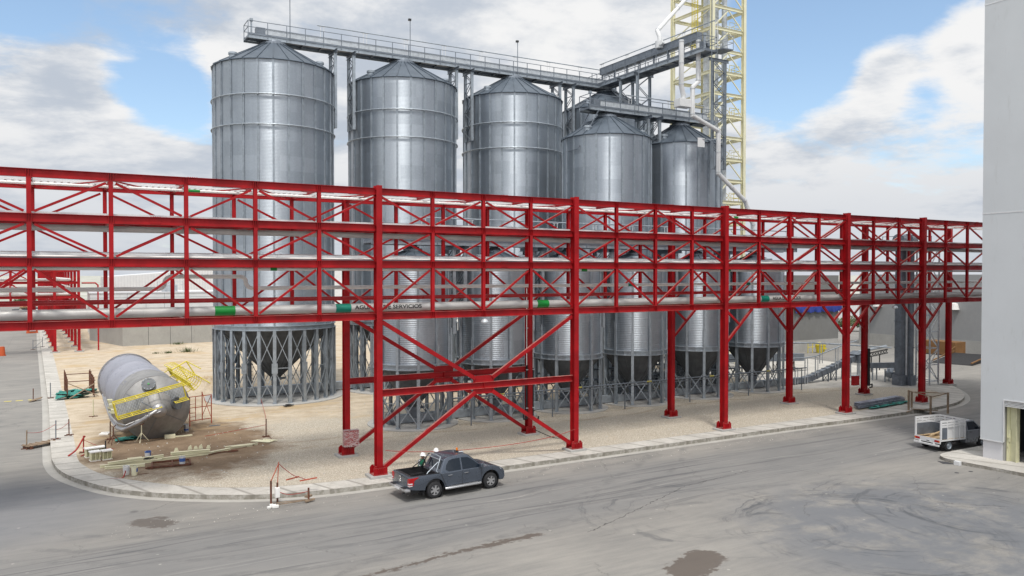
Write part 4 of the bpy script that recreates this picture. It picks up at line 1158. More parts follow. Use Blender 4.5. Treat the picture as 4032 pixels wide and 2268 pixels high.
t_ = chute('grain_chute', 'sloping white chute from the tower top to the cross walkway', [(46.4, 27.6, 41.2), (34.95, 20.3, 33.0), (34.9, 19.9, 32.3), (34.9, 19.9, 31.3)], 0.20)
g = MB(); g.lathe([(0.30, 31.2), (0.42, 31.25), (0.42, 31.9), (0.30, 31.95)], 16, (34.9, 19.9, 0)); g.cyl((34.5, 19.3, 31.6), (35.9, 19.9, 31.6), 0.2, 12); g.build('valve_box', M['white'], t_, smooth=40)
g = MB(); g.box(32.6, 34.0, 14.5, 15.3, 24.7, 25.4); tag(g.build('transfer_box', M['white'], bevel=0.03, loc=(33.3, 14.9, 24.7)), 'white transfer box at the foot of the shorter chute', 'box')
g = MB(); g.box(34.75, 35.55, 14.62, 14.66, 21.4, 22.2); tag(g.build('white_plate', M['white'], loc=(35.1, 14.64, 21.4)), 'blank white plate hung beside the tall lattice support', 'plate')
g = MB(); g.bar((35.1, 14.7, 22.1), (36.6, 14.2, 22.1), 0.05); tag(g.build('plate_bracket', M['galv'], loc=(35.1, 14.7, 22.1)), 'thin bracket arm holding the blank white plate', 'bracket')

# ------------------------------------------------------------ cream elevator tower
tw = thing('elevator_tower', 'cream steel elevator tower with stairs rising behind the silos', 'tower', (46.45, 25.0, 0))
TX, TY, TH_ = 4.6, 6.2, 47.0
zs = [38.7 + 2.3 * k for k in range(-16, 4)]
for x in (0, TX):
    for y in (0, TY):
        g = MB(); g.hsec((x, y, 0), (x, y, TH_), 0.36, 0.40, 0.03, (0, 1, 0)); g.build('leg', M['cream'], tw)
g1 = [MB() for _ in range(4)]; br = [MB() for _ in range(4)]
faces = [((0, 0), (TX, 0)), ((0, 0), (0, TY)), ((TX, 0), (TX, TY)), ((0, TY), (TX, TY))]
for z in zs:
    for q, (p0, p1) in enumerate(faces):
        a = Vector((*p0, z)); b = Vector((*p1, z)); d = (b - a).normalized()
        g1[q].hsec(a + d * 0.2, b - d * 0.2, 0.18, 0.34, 0.02)
        m = a.lerp(b, 0.5)
        if q == 0: br[q].bar(m - Vector((0, 0, .2)), b - d * 0.22 - Vector((0, 0, 2.1)), 0.10); br[q].bar(m - Vector((0, 0, .2)), a + d * 0.22 - Vector((0, 0, 2.1)), 0.10)
        elif q == 1 and z % 4.6 < 2.3: br[q].bar(a + d * .2 - Vector((0, 0, .2)), b - d * .2 - Vector((0, 0, 2.1)), 0.09)
for q in range(4):
    g1[q].build('floor_beams', M['cream'], tw)
    if br[q].v: br[q].build('bracing', M['cream'], tw)
for k, z in enumerate(zs):
    if z < 13: continue
    g = MB(); x0, x1 = (2.9, 4.3)
    y0, y1 = (0.35, 1.5) if k % 2 else (4.7, 5.9)
    g.box(x0 - 0.9 if not k % 2 else x0, x1, y0, y1, z - 0.16, z - 0.02)
    pf = g.build('platform', M['cream'], tw)
    g = MB()
    for hh in (0.55, 1.05): g.tube([(x0, y0 + .03, z + hh), (x1, y0 + .03, z + hh), (x1, y1, z + hh)], 0.028, 6)
    for (x, y) in ((x0, y0 + .03), (x1, y0 + .03), (x1, y1), ((x0 + x1) / 2, y0 + .03)): g.cyl((x, y, z), (x, y, z + 1.05), 0.026, 6)
    g.build('guard_rail', M['yellow'] if k % 3 else M['creamdk'], pf)
    # flight to the next floor
    g = MB(); ya, yb = (1.5, 4.7) if k % 2 else (4.7, 1.5)
    for sg in (3.0, 3.9): g.bar((sg, ya, z - .05), (sg, yb, z + 2.2), 0.05, 0.2)
    for i in range(10): f = (i + .5) / 10; y = ya + (yb - ya) * f; g.box(3.03, 3.87, y - .12, y + .12, z + 2.3 * f - .02, z + 2.3 * f + .01)
    g.build('stair_flight', M['creamdk'], tw)
    g = MB()
    g.bar((3.95, ya, z + 0.95), (3.95, yb, z + 3.2), 0.04); g.bar((3.95, ya, z + 0.5), (3.95, yb, z + 2.75), 0.03); g.build('stair_rail', M['yellow'], tw)
g = MB()
for x in (0.5, 1.5):
    g.box(x, x + 0.55, 1.2, 1.9, 0, TH_); 
    z = 2.0
    while z < TH_: g.box(x - 0.04, x + 0.59, 1.16, 1.94, z, z + 0.06); z += 2.4
g.build('elevator_casing', M['galvlite'], tw)
# caged ladder on the near face
lc = MB()
for x in (-0.25, 0.25): lc.bar((-0.6, 1.9 + x, 33.0), (-0.6, 1.9 + x, TH_), 0.05)
z = 33.2
while z < TH_: lc.bar((-0.6, 1.65, z), (-0.6, 2.15, z), 0.03); z += 0.3
lad = lc.build('caged_ladder', M['yellow'], tw)
g = MB(); z = 33.6
while z < TH_:
    g.tube([(-0.6 - 0.42 * math.sin(a), 1.9 + 0.42 * math.cos(a), z) for a in [PI * i / 10 for i in range(11)]], 0.02, 5); z += 0.95
for a in (0.15, 0.8, 1.57, 2.3, 3.0): g.bar((-0.6 - 0.42 * math.sin(a), 1.9 + .42 * math.cos(a), 33.6), (-0.6 - .42 * math.sin(a), 1.9 + .42 * math.cos(a), TH_), 0.03)
g.build('cage', M['yellow'], lad)
g = MB(); g.lathe([(0.28, 0), (0.28, TH_)], 14, (2.5, 0.8, 0)); g.build('riser_duct', M['galvlite'], tw, smooth=50)
# ------------------------------------------------------------ buildings and far things
# grey clad building on the right
bx, by = 30.39, -12.39
gb = thing('clad_building', 'tall grey clad building at the right edge with an open dark doorway', 'building', (bx, by, 0))
def q4(g, pts): g.add(pts, [(0, 1, 2, 3)])
g = MB(); H = 40.0; D0, D1, DT, CB = -1.21, -5.6, 3.47, 1.22
g.box(0, 0.16, D0, 0.0, CB, H)                       # pier left of the doorway
g.box(0, 0.16, D1, D0 - 0.0, DT, H); g.box(0, 0.16, -34, D1, CB, H)
g.box(0.16, 40, -0.16, 0.0, CB, H); g.box(0.16, 40, -34, -0.16, H - 0.2, H); g.box(39.8, 40, -34, -0.16, CB, H - 0.2); g.box(0.16, 39.8, -34, -33.84, 0, H - 0.2)
g.build('wall', M['cladding'], gb)
g = MB()
for z in (13.6, 25.0, 36.4): g.box(-0.012, 0, -34, 0.012, z - 0.03, z + 0.03)
g.box(-0.015, 0.004, D0 - 0.02, 0.015, CB - 0.05, CB + 0.0)
g.box(-0.03, 0, D0 - 0.06, D0, CB, DT + 0.06); g.box(-0.03, 0, D1, D0 - 0.06, DT, DT + 0.06); g.box(-0.03, 0.0, D1 - .06, D1, CB, DT + .06)
g.build('trim', M['tray'], gb)
g = MB(); g.box(0.10, 0.35, D0 + 0.10, -0.10, 0.15, CB); g.box(0.35, 40, -0.34, -0.10, 0.15, CB); g.box(0.10, 0.35, -34, D1, 0.15, CB)
g.build('plinth', M['plinth'], gb)
g = MB(); g.box(0.18, 0.6, D0 - 0.0, D0 + 0.10, 0.15, DT); g.build('door_reveal', M['conc'], gb)
g = MB(); g.hsec((0.42, D0 - 0.30, 0.15), (0.42, D0 - 0.30, 12), 0.34, 0.5, 0.03, (0, 1, 0)); g.box(0.3, 0.62, D0 - 0.16, D0 - 0.02, 0.15, 6)
g.build('inner_column', M['creamdk'], gb)
g = MB(); g.box(0.28, 0.34, D0 - 0.22, D0 - 0.06, 1.25, 1.9); g.box(0.22, 0.30, D0 - 0.2, D0 - 0.1, 1.45, 1.52); g.box(0.24, 0.30, D0 - .14, D0 - .06, 0.95, 1.1); g.build('bracket', M['creamdk'], gb)
g = MB()
for i in range(4): z = 3.16 + i * 0.075; g.box(0.02, 0.12, D1, D0 - 0.06, z, z + 0.05)
g.build('louvre', M['white'], gb)
g = MB(); q4(g, [(0.2, -33.8, 0.165), (39, -33.8, 0.165), (39, -0.4, 0.165), (0.2, -0.4, 0.165)]); g.build('inner_floor', M['pad'], gb)
g = MB(); g.box(12, 12.2, -33.8, -0.35, 0.17, 12); g.box(0.9, 12, -0.5, -0.36, 0.17, 12); g.box(0.9, 12, -14, -13.8, 0.17, 12); g.box(0.3, 12.2, -14, -0.36, 12, 12.1); g.build('inner_wall', M['interior'], gb)
hb = thing('trolley', 'dark red trolley just inside the doorway of the clad building', 'trolley', (bx + 2.4, by - 2.2, 0.17))
g = MB(); g.box(-0.4, 0.4, -0.3, 0.3, 0.25, 0.33); g.tube([(-.38, -.28, .3), (-.38, -.28, 1.3), (-.38, .28, 1.3), (-.38, .28, .3)], 0.03, 8); g.box(-.38, .36, -.26, .26, .33, .85); g.build('frame', M['deepred'], hb)
for x in (-.3, .3):
    for y in (-.26, .26): g = MB(); g.cyl((x, y - .03, .12), (x, y + .03, .12), .12, 12); g.build('wheel', M['black'], hb, smooth=40)
# its pavement
pts = [(28.95, -46), (28.72, -18), (28.55, -14), (28.38, -12.2), (28.52, -11.45), (28.95, -11.0), (29.6, -10.82), (31, -10.78), (80, -10.78), (80, -46)]
struct(fill_poly('pavement', line_pts([(a, b, 0) for a, b in pts[:8]], 4) + [Vector((80, -10.78, 0)), Vector((80, -46, 0))], 0.18, M['walk'], 0.185))
g = MB(); g.prism([(27.75, -11.9, 0.008), (28.25, -12.35, 0.008), (28.33, -11.7, 0.008), (28.1, -11.35, 0.008)], (0, 0, 0.004)); struct(g.build('gutter_patch', M['interior']))
g = MB(); g.box(28.05, 28.25, -12.62, -12.3, 0.0, 0.22); tag(g.build('concrete_block', M['white'], bevel=0.015, loc=(28.15, -12.45, 0)), 'pale concrete block at the pavement corner by the clad building', 'block')
for (x, y) in ((26.5, -13.4), (27.4, -13.6)):
    g = MB(); g.lathe([(0.0, 0.009), (0.11, 0.007)], 14, (x, y, 0)); struct(g.build('gutter_patch', M['interior']))

# rendered halls behind the rack on the right
hall = thing('rendered_hall', 'grey rendered hall wall with blue tarpaulin strip, behind the conveyor ramp', 'building', (70, 34, 0))
g = MB(); g.box(-9, 8.6, 0, 16, 1.5, 10.1); g.build('wall', M['rendershade'], hall)
g = MB(); g.box(-9.03, 8.63, -0.04, 16.03, 0, 1.497); g.build('plinth', M['pad'], hall)
g = MB(); g.box(-1.5, -0.7, -0.18, -0.002, 0, 10.1); g.build('pilaster', M['plinth'], hall)
g = MB(); n = 40
for i in range(n):
    x0 = -0.3 + 9.3 * i / n; x1 = -0.3 + 9.3 * (i + 1) / n; a = lambda x: 0.06 * math.sin(x * 4.1) + 0.05 * math.sin(x * 9.3)
    g.add([(x0, -0.25 - a(x0), 5.9), (x1, -0.25 - a(x1), 5.9), (x1, -0.35 + a(x1), 5.2 + a(x1)), (x0, -0.35 + a(x0), 5.2 + a(x0)), (x0, -0.05, 6.3), (x1, -0.05, 6.3)], [(0, 1, 2, 3), (4, 5, 1, 0)])
tp = tag(g.build('blue_tarpaulin', M['blue'], smooth=60), 'rolled blue tarpaulin hung along the grey hall wall', 'tarpaulin'); tp.location = (70, 34, 0)
hall2 = thing('rendered_hall', 'long grey hall wall at the far right behind the white lattice mast', 'building', (88.5, 0, 0))
g = MB(); g.box(0, 30, -30, 38, 1.65, 10.2); g.build('wall', M['render'], hall2)
g = MB(); g.box(-0.05, 30, -30.05, 38.05, 0, 1.647); g.build('plinth', M['pad'], hall2)
for y, lab in ((34.8, 'left white wall lamp high on the long grey hall wall'), (23.6, 'right white wall lamp high on the long grey hall wall')):
    t_ = thing('wall_lamp', lab, 'lamp', (88.1, y, 5.6), 0, 'white lamps on the long grey hall wall')
    g = MB(); g.lathe([(0.62, 0), (0.45, 0.75), (0.2, 0.9), (0, 0.9)], 18); g.build('shade', M['whitepipe'], t_, smooth=40)
    g = MB(); g.bar((0, 0, 0.85), (0.42, 0, 0.85), 0.1); g.build('arm', M['galv'], t_)
fence = thing('sheet_fence', 'white corrugated fence in the gap between the two grey halls', 'fence', (116, 62, 0))
g = MB()
for i in range(36):
    x = -9 + i * 0.5; g.box(x, x + 0.3, 0, 0.06, 0, 4.3); g.box(x + 0.3, x + 0.5, 0.04, 0.07, 0, 4.3)
g.build('sheets', M['white'], fence)

def leaf_cloud(g, c, rad, n, size, seed, squash=0.8):
    q = random.Random(seed)
    for _ in range(n):
        while True:
            v = Vector((q.uniform(-1, 1), q.uniform(-1, 1), q.uniform(-1, 1)))
            if 0.2 < v.length < 1: break
        p = Vector(c) + Vector((v.x * rad, v.y * rad, v.z * rad * squash))
        a = Vector((q.gauss(0, 1), q.gauss(0, 1), q.gauss(0, 1))).normalized(); b = a.orthogonal().normalized(); l = size * q.uniform(0.6, 1.4)
        g.add([p - a * l, p + b * l * 0.5, p + a * l, p - b * l * 0.5], [(0, 1, 2, 3)])
def tree(loc, h, r, lab, seed, name='tree', leaf='leafdk', n=900, group=None):
    t_ = thing(name, lab, 'tree' if h > 3 else 'shrub', loc, 0, group)
    q = random.Random(seed)
    g = MB(); g.tube([(0, 0, 0), (0.1 * r, 0.05, h * 0.3), (0.05, -0.1 * r, h * 0.6)], [0.06 * h * .5, 0.045 * h * .5, 0.02 * h * .5], 8)
    cs = []
    for k in range(7):
        a = q.uniform(0, 6.28); d = r * q.uniform(0.25, 0.7); z = h * q.uniform(0.45, 0.85); cs.append((d * math.cos(a), d * math.sin(a), z))
        g.tube([(0, 0, h * 0.28), (d * .5 * math.cos(a), d * .5 * math.sin(a), z * .8), cs[-1]], [0.018 * h, 0.012 * h, 0.005 * h], 6)
    g.build('trunk', M['bark'], t_)
    g = MB()
    for k, c in enumerate(cs): leaf_cloud(g, c, r * q.uniform(0.35, 0.6), n // 7, max(0.12, r * 0.09), seed * 31 + k)
    g.build('crown', M[leaf], t_); return t_
tree((112, 66, 0), 9.0, 3.6, 'dark green tree behind the white fence between the halls', 3)
tree((107.5, 55, 0), 2.6, 2.2, 'bright green bush low in the gap between the halls', 4, 'bush', 'leaf')
tree((110.5, 54, 0), 2.3, 2.0, 'second bush in the gap between the halls, behind the first', 5, 'bush', 'leaf')

# crate, covers and bin yard
t_ = thing('plywood_crate', 'long brown crate standing against the long grey hall wall', 'crate', (84.0, 21.6, 0))
g = MB(); g.box(-1.1, 1.1, -1.3, 3.2, 0.1, 1.75); g.build('case', M['crate'], t_, bevel=0.02)
g = MB()
for y in (-1.2, 0.3, 1.7, 3.0): g.box(-1.14, 1.14, y, y + 0.12, 0.0, 0.1)
g.build('skids', M['wood'], t_)
g = MB(); g.box(-1.13, -1.102, -0.35, 0.0, 1.15, 1.55); g.build('paper_tag', M['white'], t_)
t_ = thing('loading_ramp', 'low black loading ramp edged with orange bars beside the crate', 'ramp', (78, 17.5, 0))
g = MB(); g.prism([(-4.2, 0.2, 0.01), (4.4, 2.6, 0.01), (4.4, 2.6, 0.55), (-4.0, 0.2, 0.12)], (0.9, -4.2, 0)); g.build('deck', M['black'], t_)
g = MB()
g.bar((-4.0, 0.25, 0.25), (4.4, 2.65, 0.75), 0.12); g.bar((-3.3, -3.9, 0.25), (5.2, -1.6, 0.75), 0.12); g.bar((-1.2, 1.0, 0.4), (4.4, 2.5, 1.3), 0.07)
g.build('edge_bars', M['crate'], t_)
t_ = thing('waste_bins', 'yellow railing with a yellow bin by the foot of the hall wall', 'railing', (70.6, 32.4, 0))
g = MB()
for x in (0, .9, 1.7, 2.4): g.cyl((x, 0, 0), (x, 0, 1.35), 0.045, 8)
for z in (.75, 1.3): g.cyl((0, 0, z), (2.4, 0, z), 0.04, 8)
g.build('rails', M['yellow'], t_)
t_ = thing('yellow_bin', 'yellow bin hanging at the railing by the hall wall', 'bin', (72.4, 31.9, 0.0))
g = MB(); g.lathe([(0.0, 0), (0.5, 0), (0.65, 0.95), (0.68, 0.95), (0.68, 1.05), (0.6, 1.05), (0.5, 0.1), (0, 0.1)], 16); g.build('tub', M['yellow'], t_, smooth=40)
g = MB(); g.box(-0.3, 0.3, -0.70, -0.62, 0.5, 0.7); g.build('handle', M['yellow'], t_)

# bucket elevators, mast, ramp conveyor
be = thing('bucket_elevator', 'pair of tall dark grey elevator shafts beyond the last columns', 'elevator', (52.2, 7.0, 0))
for k, (x, y) in enumerate(((0, 0.15), (0.78, -0.22))):
    g = MB(); g.box(x - 0.26, x + 0.26, y - 0.32, y + 0.32, 0.16, 13.0); z = 1.2
    while z < 13: g.box(x - 0.30, x + 0.30, y - 0.36, y + 0.36, z, z + 0.07); z += 2.4
    g.build('shaft', M['galvdark'], be)
    g = MB(); g.box(x - 0.36, x + 0.36, y - 0.5, y + 0.5, 0.15, 1.15); g.cyl((x - .39, y, .7), (x + .39, y, .7), .3, 14); g.build('boot', M['galvdark'], be, bevel=0.02)
    g = MB(); g.lathe([(0.0, -0.33), (0.6, -0.33), (0.6, 0.33), (0.0, 0.33)], 20, (x, y, 13.3), 'x'); g.box(x - .36, x + .36, y - .6, y + .6, 12.7, 13.3); g.build('head', M['galvdark'], be, smooth=40)
g = MB(); g.cyl((0.39, -0.25, 1.0), (0.39, -0.25, 12.8), 0.09, 10); g.build('vent_pipe', M['galvlite'], be, smooth=50)
g = MB(); g.box(-0.9, 2.0, -1.5, 1.3, 12.35, 12.45)
for (x, y) in ((-.9, -1.5), (-.9, 1.3), (2, -1.5), (2, 1.3), (-.9, -.1)): g.cyl((x, y, 12.4), (x, y, 13.7), .03, 6)
for z in (13.05, 13.65): g.tube([(-.9, 1.3, z), (-.9, -1.5, z), (2, -1.5, z), (2, 1.3, z)], .03, 6)
g.build('head_platform', M['galvdark'], be)
lm = thing('lattice_mast', 'white lattice mast standing right of the dark elevator shafts', 'mast', (55.0, 6.3, 0.15))
g = MB()
for x in (-.65, .65):
    for y in (-.65, .65): g.bar((x, y, 0), (x, y, 12.5), 0.11)
g.build('legs', M['galvlite'], lm)
g = MB(); z = 0.4; k = 0
cs = [(-.65, -.65), (.65, -.65), (.65, .65), (-.65, .65)]
while z < 12:
    for i in range(4):
        a, b = cs[i], cs[(i + 1) % 4]
        g.bar((*a, z), (*b, z), .06); 
        if (k + i) % 2: g.bar((*a, z), (*b, z + 1.5), .06)
        else: g.bar((*b, z), (*a, z + 1.5), .06)
    z += 1.5; k += 1
g.build('lacing', M['galvlite'], lm)
rc2 = thing('ramp_conveyor', 'grey conveyor rising from the small silos to a covered head box', 'conveyor', (0, 12.2, 0))
prof = [(42.0, 0.60), (45.4, 0.55), (46.4, 0.66), (52.6, 2.2), (53.0, 2.25)]
g = MB()
for i in range(len(prof) - 1):
    a, b = prof[i], prof[i + 1]; g.bar((a[0], 0, a[1]), (b[0], 0, b[1]), 0.55, 0.50)
x = 43.2
for i in range(10):
    f = i / 9; xx = 46.4 + 6.2 * f; zz_ = .66 + 1.54 * f; g.bar((xx - .04, 0, zz_), (xx + .04, 0, zz_ + 0.02), 0.62, 0.58)
g.build('casing', M['galvdark'], rc2)
g = MB(); g.tube([(42, -.45, 2.7), (45.2, -.45, 2.65), (46.5, -.45, 2.7), (51.3, -.45, 3.75), (52.4, -.45, 3.9)], 0.055, 8); g.tube([(42, .1, 4.05), (46.9, .1, 3.9), (58.5, .1, 2.9)], 0.07, 8); g.build('pipes', M['galv'], rc2, smooth=50)
for x, z0_, z1_ in ((43.9, 0.15, 1.9), (45.2, .15, 2.65), (46.6, 0.9, 2.7), (49.4, 1.5, 3.35), (50.6, 0.6, 3.6), (47.2, 2.0, 3.9)):
    g = MB(); g.bar((x, -.45, z0_), (x, -.45, z1_), 0.07); g.bar((x + .35, -.45, z0_), (x + .35, -.45, z1_ - .1), 0.05); g.bar((x, -.45, z1_ - .1), (x + .35, -.45, z1_ - .1), .05)
    g.build('pipe_stand', M['galvlite'], rc2)
g = MB()
for x, z1_ in ((48.6, 1.0), (49.7, 1.3), (51.3, 1.7)):
    for y in (-.3, .3): g.bar((x, y, .15), (x, y, z1_), .10)
    g.bar((x, -.3, .2), (x, .3, z1_ - .1), .04); g.bar((x, .3, .2), (x, -.3, z1_ - .1), .04)
g.build('trestles', M['galvdark'], rc2)
g = MB(); g.box(52.6, 54.0, -.55, .55, 1.75, 2.55); g.prism([(52.5, -.6, 2.55), (53.3, -.6, 2.85), (54.1, -.6, 2.55)], (0, 1.2, 0)); g.build('head_box', M['galvdark'], rc2)
g = MB()
for x in (52.8, 53.9): g.bar((x, -.5, .15), (x, -.5, 1.75), .12); g.bar((x, .5, .15), (x, .5, 1.75), .12)
g.build('head_legs', M['galvlite'], rc2)
rc3 = thing('link_conveyor', 'grey link conveyor between the covered head box and the elevator shafts', 'conveyor', (0, 0, 0))
g = MB(); g.bar((53.4, 11.4, 1.5), (53.2, 8.0, 1.9), .6, .5); g.tube([(56.5, 10.8, 1.3), (54.2, 9.6, .8), (53.2, 8.3, .9)], .32, 12); g.build('casing', M['galvdark'], rc3)
for y in (10.5, 9.2):
    for x in (53.1, 53.7): g = MB(); g.bar((x, y, .15), (x, y, 1.4), .09); g.build('leg', M['galv'], rc3)
rb = thing('pipe_bridge', 'black and grey pipe bridge on thin posts behind the rear column', 'pipe bridge', (0, 0, 0))
g = MB(); g.tube([(55, 13.5, 2.55), (63, 16, 2.55)], .14, 10); g.build('pipe', M['galv'], rb, smooth=50)
g = MB(); g.bar((55, 13.3, 2.25), (63, 15.8, 2.25), .1); g.bar((55, 13.3, 1.85), (63, 15.8, 1.85), .08)
for i in range(10):
    x = 55 + .8 * i; y = 13.3 + .25 * i; g.bar((x, y, 1.85), (x + .8, y + .25, 2.25), .05); g.bar((x, y, 2.25), (x + .8, y + .25, 1.85), .05)
for i in (1, 4, 7): g.bar((55 + .8 * i, 13.3 + .25 * i, .0), (55 + .8 * i, 13.3 + .25 * i, 1.85), .08)
g.build('truss', M['blackpaint'], rb)
rb2 = thing('yard_pipe_run', 'long grey casing crossing behind the ramp conveyor on posts', 'conveyor', (0, 0, 0))
g = MB(); g.bar((40.5, 19.5, 2.1), (54, 19.5, 1.55), .7, .75); g.build('casing', M['galvdark'], rb2)
g = MB(); 
for x in (44.5, 47, 49.5, 52): g.bar((x, 19.3, .15), (x, 19.3, 1.5), .1); g.bar((x + .6, 19.3, .15), (x + .6, 19.3, 1.5), .1); g.bar((x, 19.3, .3), (x + .6, 19.3, 1.2), .04); g.bar((x + .6, 19.3, .3), (x, 19.3, 1.2), .04)
for x in (45.5, 49.2): g.tube([(x, 19.0, .15), (x, 19.0, 2.9), (x + .55, 19.0, 2.9)], .045, 6)
g.build('posts', M['blackpaint'], rb2)

# ---- left background
cw = thing('concrete_basin', 'low cast concrete basin wall behind the stainless tank', 'wall', (-6.15, 84.6, 0))
g = MB(); g.prism([(0, 0, 0.0), (30, 3.4, 0), (30, 16, 0), (-3.65, 14, 0)], (0, 0, 4.1)); g.build('wall', M['conc'], cw)
g = MB()
for i in range(1, 9): x = i * 2.9 + 0.4; g.box(x - .02, x + .02, x * .1133 - .012, x * .1133 + .03, 0.02, 4.09)
g.build('joints', M['interior'], cw)
g = MB(); g.prism([(-.3, -.9, 0.0), (30, 2.5, 0), (30, 3.38, 0), (0.0, -.01, 0)], (0, 0, .14)); g.prism([(-4.6, 14, 0), (-.3, -.9, 0), (0, -.01, 0), (-3.66, 14, 0)], (0, 0, .14)); g.build('footing', M['kerb'], cw)
lb = thing('low_white_building', 'low white building with flat roof above the concrete basin', 'building', (-9.5, 106, 0))
g = MB(); g.box(0, 32, 0, 13, 0, 7.1); g.build('wall', M['white'], lb)
g = MB(); g.box(-.1, 32.1, -.1, 13.1, 7.1, 7.3); g.build('roof_edge', M['plinth'], lb)
g = MB()
for x in (2.6, 5.4, 8.2, 11): g.box(x - .03, x + .03, -.02, 0, 0, 7.1)
for z in (5.6, 6.4): g.box(0, 32, -.02, 0, z, z + .04)
g.build('panel_lines', M['galv'], lb)
rf = thing('roof_plant', 'rooftop machinery with railing on the low white building', 'machine', (2.5, 108, 7.3))
g = MB(); g.box(-1.2, 1.2, -.8, .8, 0, 1.1); g.cyl((0, 0, 1.1), (0, 0, 1.6), .5, 14); g.build('unit', M['galvlite'], rf)
g = MB()
for x in (-2, -.7, .7, 2): g.cyl((x, -1.3, 0), (x, -1.3, 1.7), .04, 6)
for z in (.6, 1.15, 1.65): g.cyl((-2, -1.3, z), (2, -1.3, z), .04, 6)
g.build('railing', M['galv'], rf)
wh = thing('white_warehouse', 'tall white ribbed warehouse with sloping roof edge in the left distance', 'building', (-5.4, 140, 0))
g = MB(); g.prism([(0, 0, 0), (60, 0, 0), (60, 0, 11.6), (24, 0, 11.6), (0, 0, 9.7)], (0, 30, 0)); g.build('wall', M['white'], wh)
g = MB()
for i in range(56): x = .3 + i * .55; zt_ = 9.6 + min(x, 24) / 24 * 1.9; g.box(x - .04, x + .04, -.06, 0, 0, zt_)
g.build('ribs', M['plinth'], wh)
tf = thing('red_sheet_fence', 'dark red ribbed sheet fence far behind the second rack', 'fence', (-17, 182, 0))
g = MB()
for i in range(30): g.box(i * .42, i * .42 + .3, 0, .06, 0, 3.1); g.box(i * .42 + .3, i * .42 + .42, .03, .06, 0, 3.1)
g.build('sheets', M['deepred'], tf)
for k, (x, lab) in enumerate(((-7.9, 'white cabinet in front of the red fence, right of the second rack column'), (-4.9, 'white cabinet furthest right in front of the red fence'))):
    t_ = thing('control_cabinet', lab, 'cabinet', (x, 160, 0), 0, 'white cabinets by the red fence')
    g = MB(); g.box(-.75, .75, -.4, .4, .3, 4.0); g.build('case', M['white'], t_, bevel=.05)
    g = MB(); g.box(-.4, .4, -.43, -.402, 3.1, 3.4); g.build('vent', M['blackpaint'], t_)
    g = MB(); g.box(-.6, .6, -.35, .35, 0, .3); g.build('foot', M['pad'], t_)

# second pipe rack along the side road with a crossing over it
r2 = thing('second_pipe_rack', 'farther red pipe rack following the side road and crossing above it', 'pipe rack', (-14.25, 79, 0))
dirv_ = Vector((-0.0375, 1, 0))
for k in range(13):
    for x in (0, 2.7):
        p = dirv_ * (8.3 * k) + Vector((x, 0, 0))
        g = MB(); g.hsec((p.x, p.y, .4), (p.x, p.y, 10.9), .34, .34, .03, (0, 1, 0)); g.box(p.x - .3, p.x + .3, p.y - .3, p.y + .3, .4, .5); g.build('column', red, r2)
        g = MB(); g.box(p.x - .55, p.x + .55, p.y - .45, p.y + .45, 0.0, .4); g.build('pedestal', M['pad'], r2)
        if k < 12 :
            for sg in (0, 1):
                a = p + dirv_ * (0.2 if sg == 0 else 8.1); b = p + dirv_ * (2.6 if sg == 0 else 5.7); g = MB(); g.bar((a.x, a.y, 5.0), (b.x, b.y, 6.3), .12); g.build('knee_brace', red, r2)
for z in (6.5, 7.45, 9.3, 10.9):
    for x in (0, 2.7):
        a = Vector((x, 0.2, z - .15)); b = a + dirv_ * 100; g = MB(); g.hsec(a, b, .2, .3, .02); g.build('chord', red, r2)
    for k in range(13): p = dirv_ * (8.3 * k); g = MB(); g.bar((p.x + .15, p.y, z - .17), (p.x + 2.55, p.y, z - .17), .15, .26); g.build('cross_beam', red, r2)
    for y in (0.0, 2.6):
        g = MB(); g.hsec((-45, y, z - .15), (-.2 if y == 0 else 2.5, y, z - .15), .2, .3, .02); g.build('crossing_chord', red, r2)
for y in (0.0, 2.6):
    for k in range(18):
        x = -2.45 - 2.33 * k
        g = MB(); g.bar((x, y, 6.5), (x, y, 10.6), .16); g.build('post', red, r2)
        g = MB(); up_ = (0, 1, 0)
        if k % 2: g.bar((x, y, 10.6), (x - 2.33, y, 9.3), .09); g.bar((x, y, 9.0), (x - 2.33, y, 7.45), .09)
        else: g.bar((x, y, 9.3), (x - 2.33, y, 10.6), .09); g.bar((x, y, 7.45), (x - 2.33, y, 9.0), .09)
        g.build('diagonal', red, r2)
g = MB(); g.box(0.1, 2.6, 12, 60, 7.5, 10.6); 
for (y, z, r, lab) in ((0.7, 9.55, .17, 'uppermost white pipe crossing the side road on the second rack'), (1.3, 8.62, .09, 'thin white pipe crossing the side road in mid height'), (0.6, 7.70, .17, 'lowest thick white pipe crossing the side road on the second rack')):
    t_ = thing('crossing_pipe', lab, 'pipe', (-14.25, 79, 0), 0, 'white pipes on the second rack')
    g = MB(); g.tube([(-45, y, z), (1.4, y, z), (1.7, y + .3, z), (-1.8, 98, z)], r, 12); g.build('pipe_run', M['whitepipe'], t_, smooth=60)
t_ = thing('red_riser', 'red pipe bend at the right of the second rack', 'pipe', (-11.2, 80, 0))
g = MB(); g.tube([(0, 0, 9.1), (1.6, 0, 9.1), (1.9, 0, 8.8), (1.9, 0, 0.1)], .1, 10); g.build('pipe_run', M['redpipe'], t_, smooth=50)
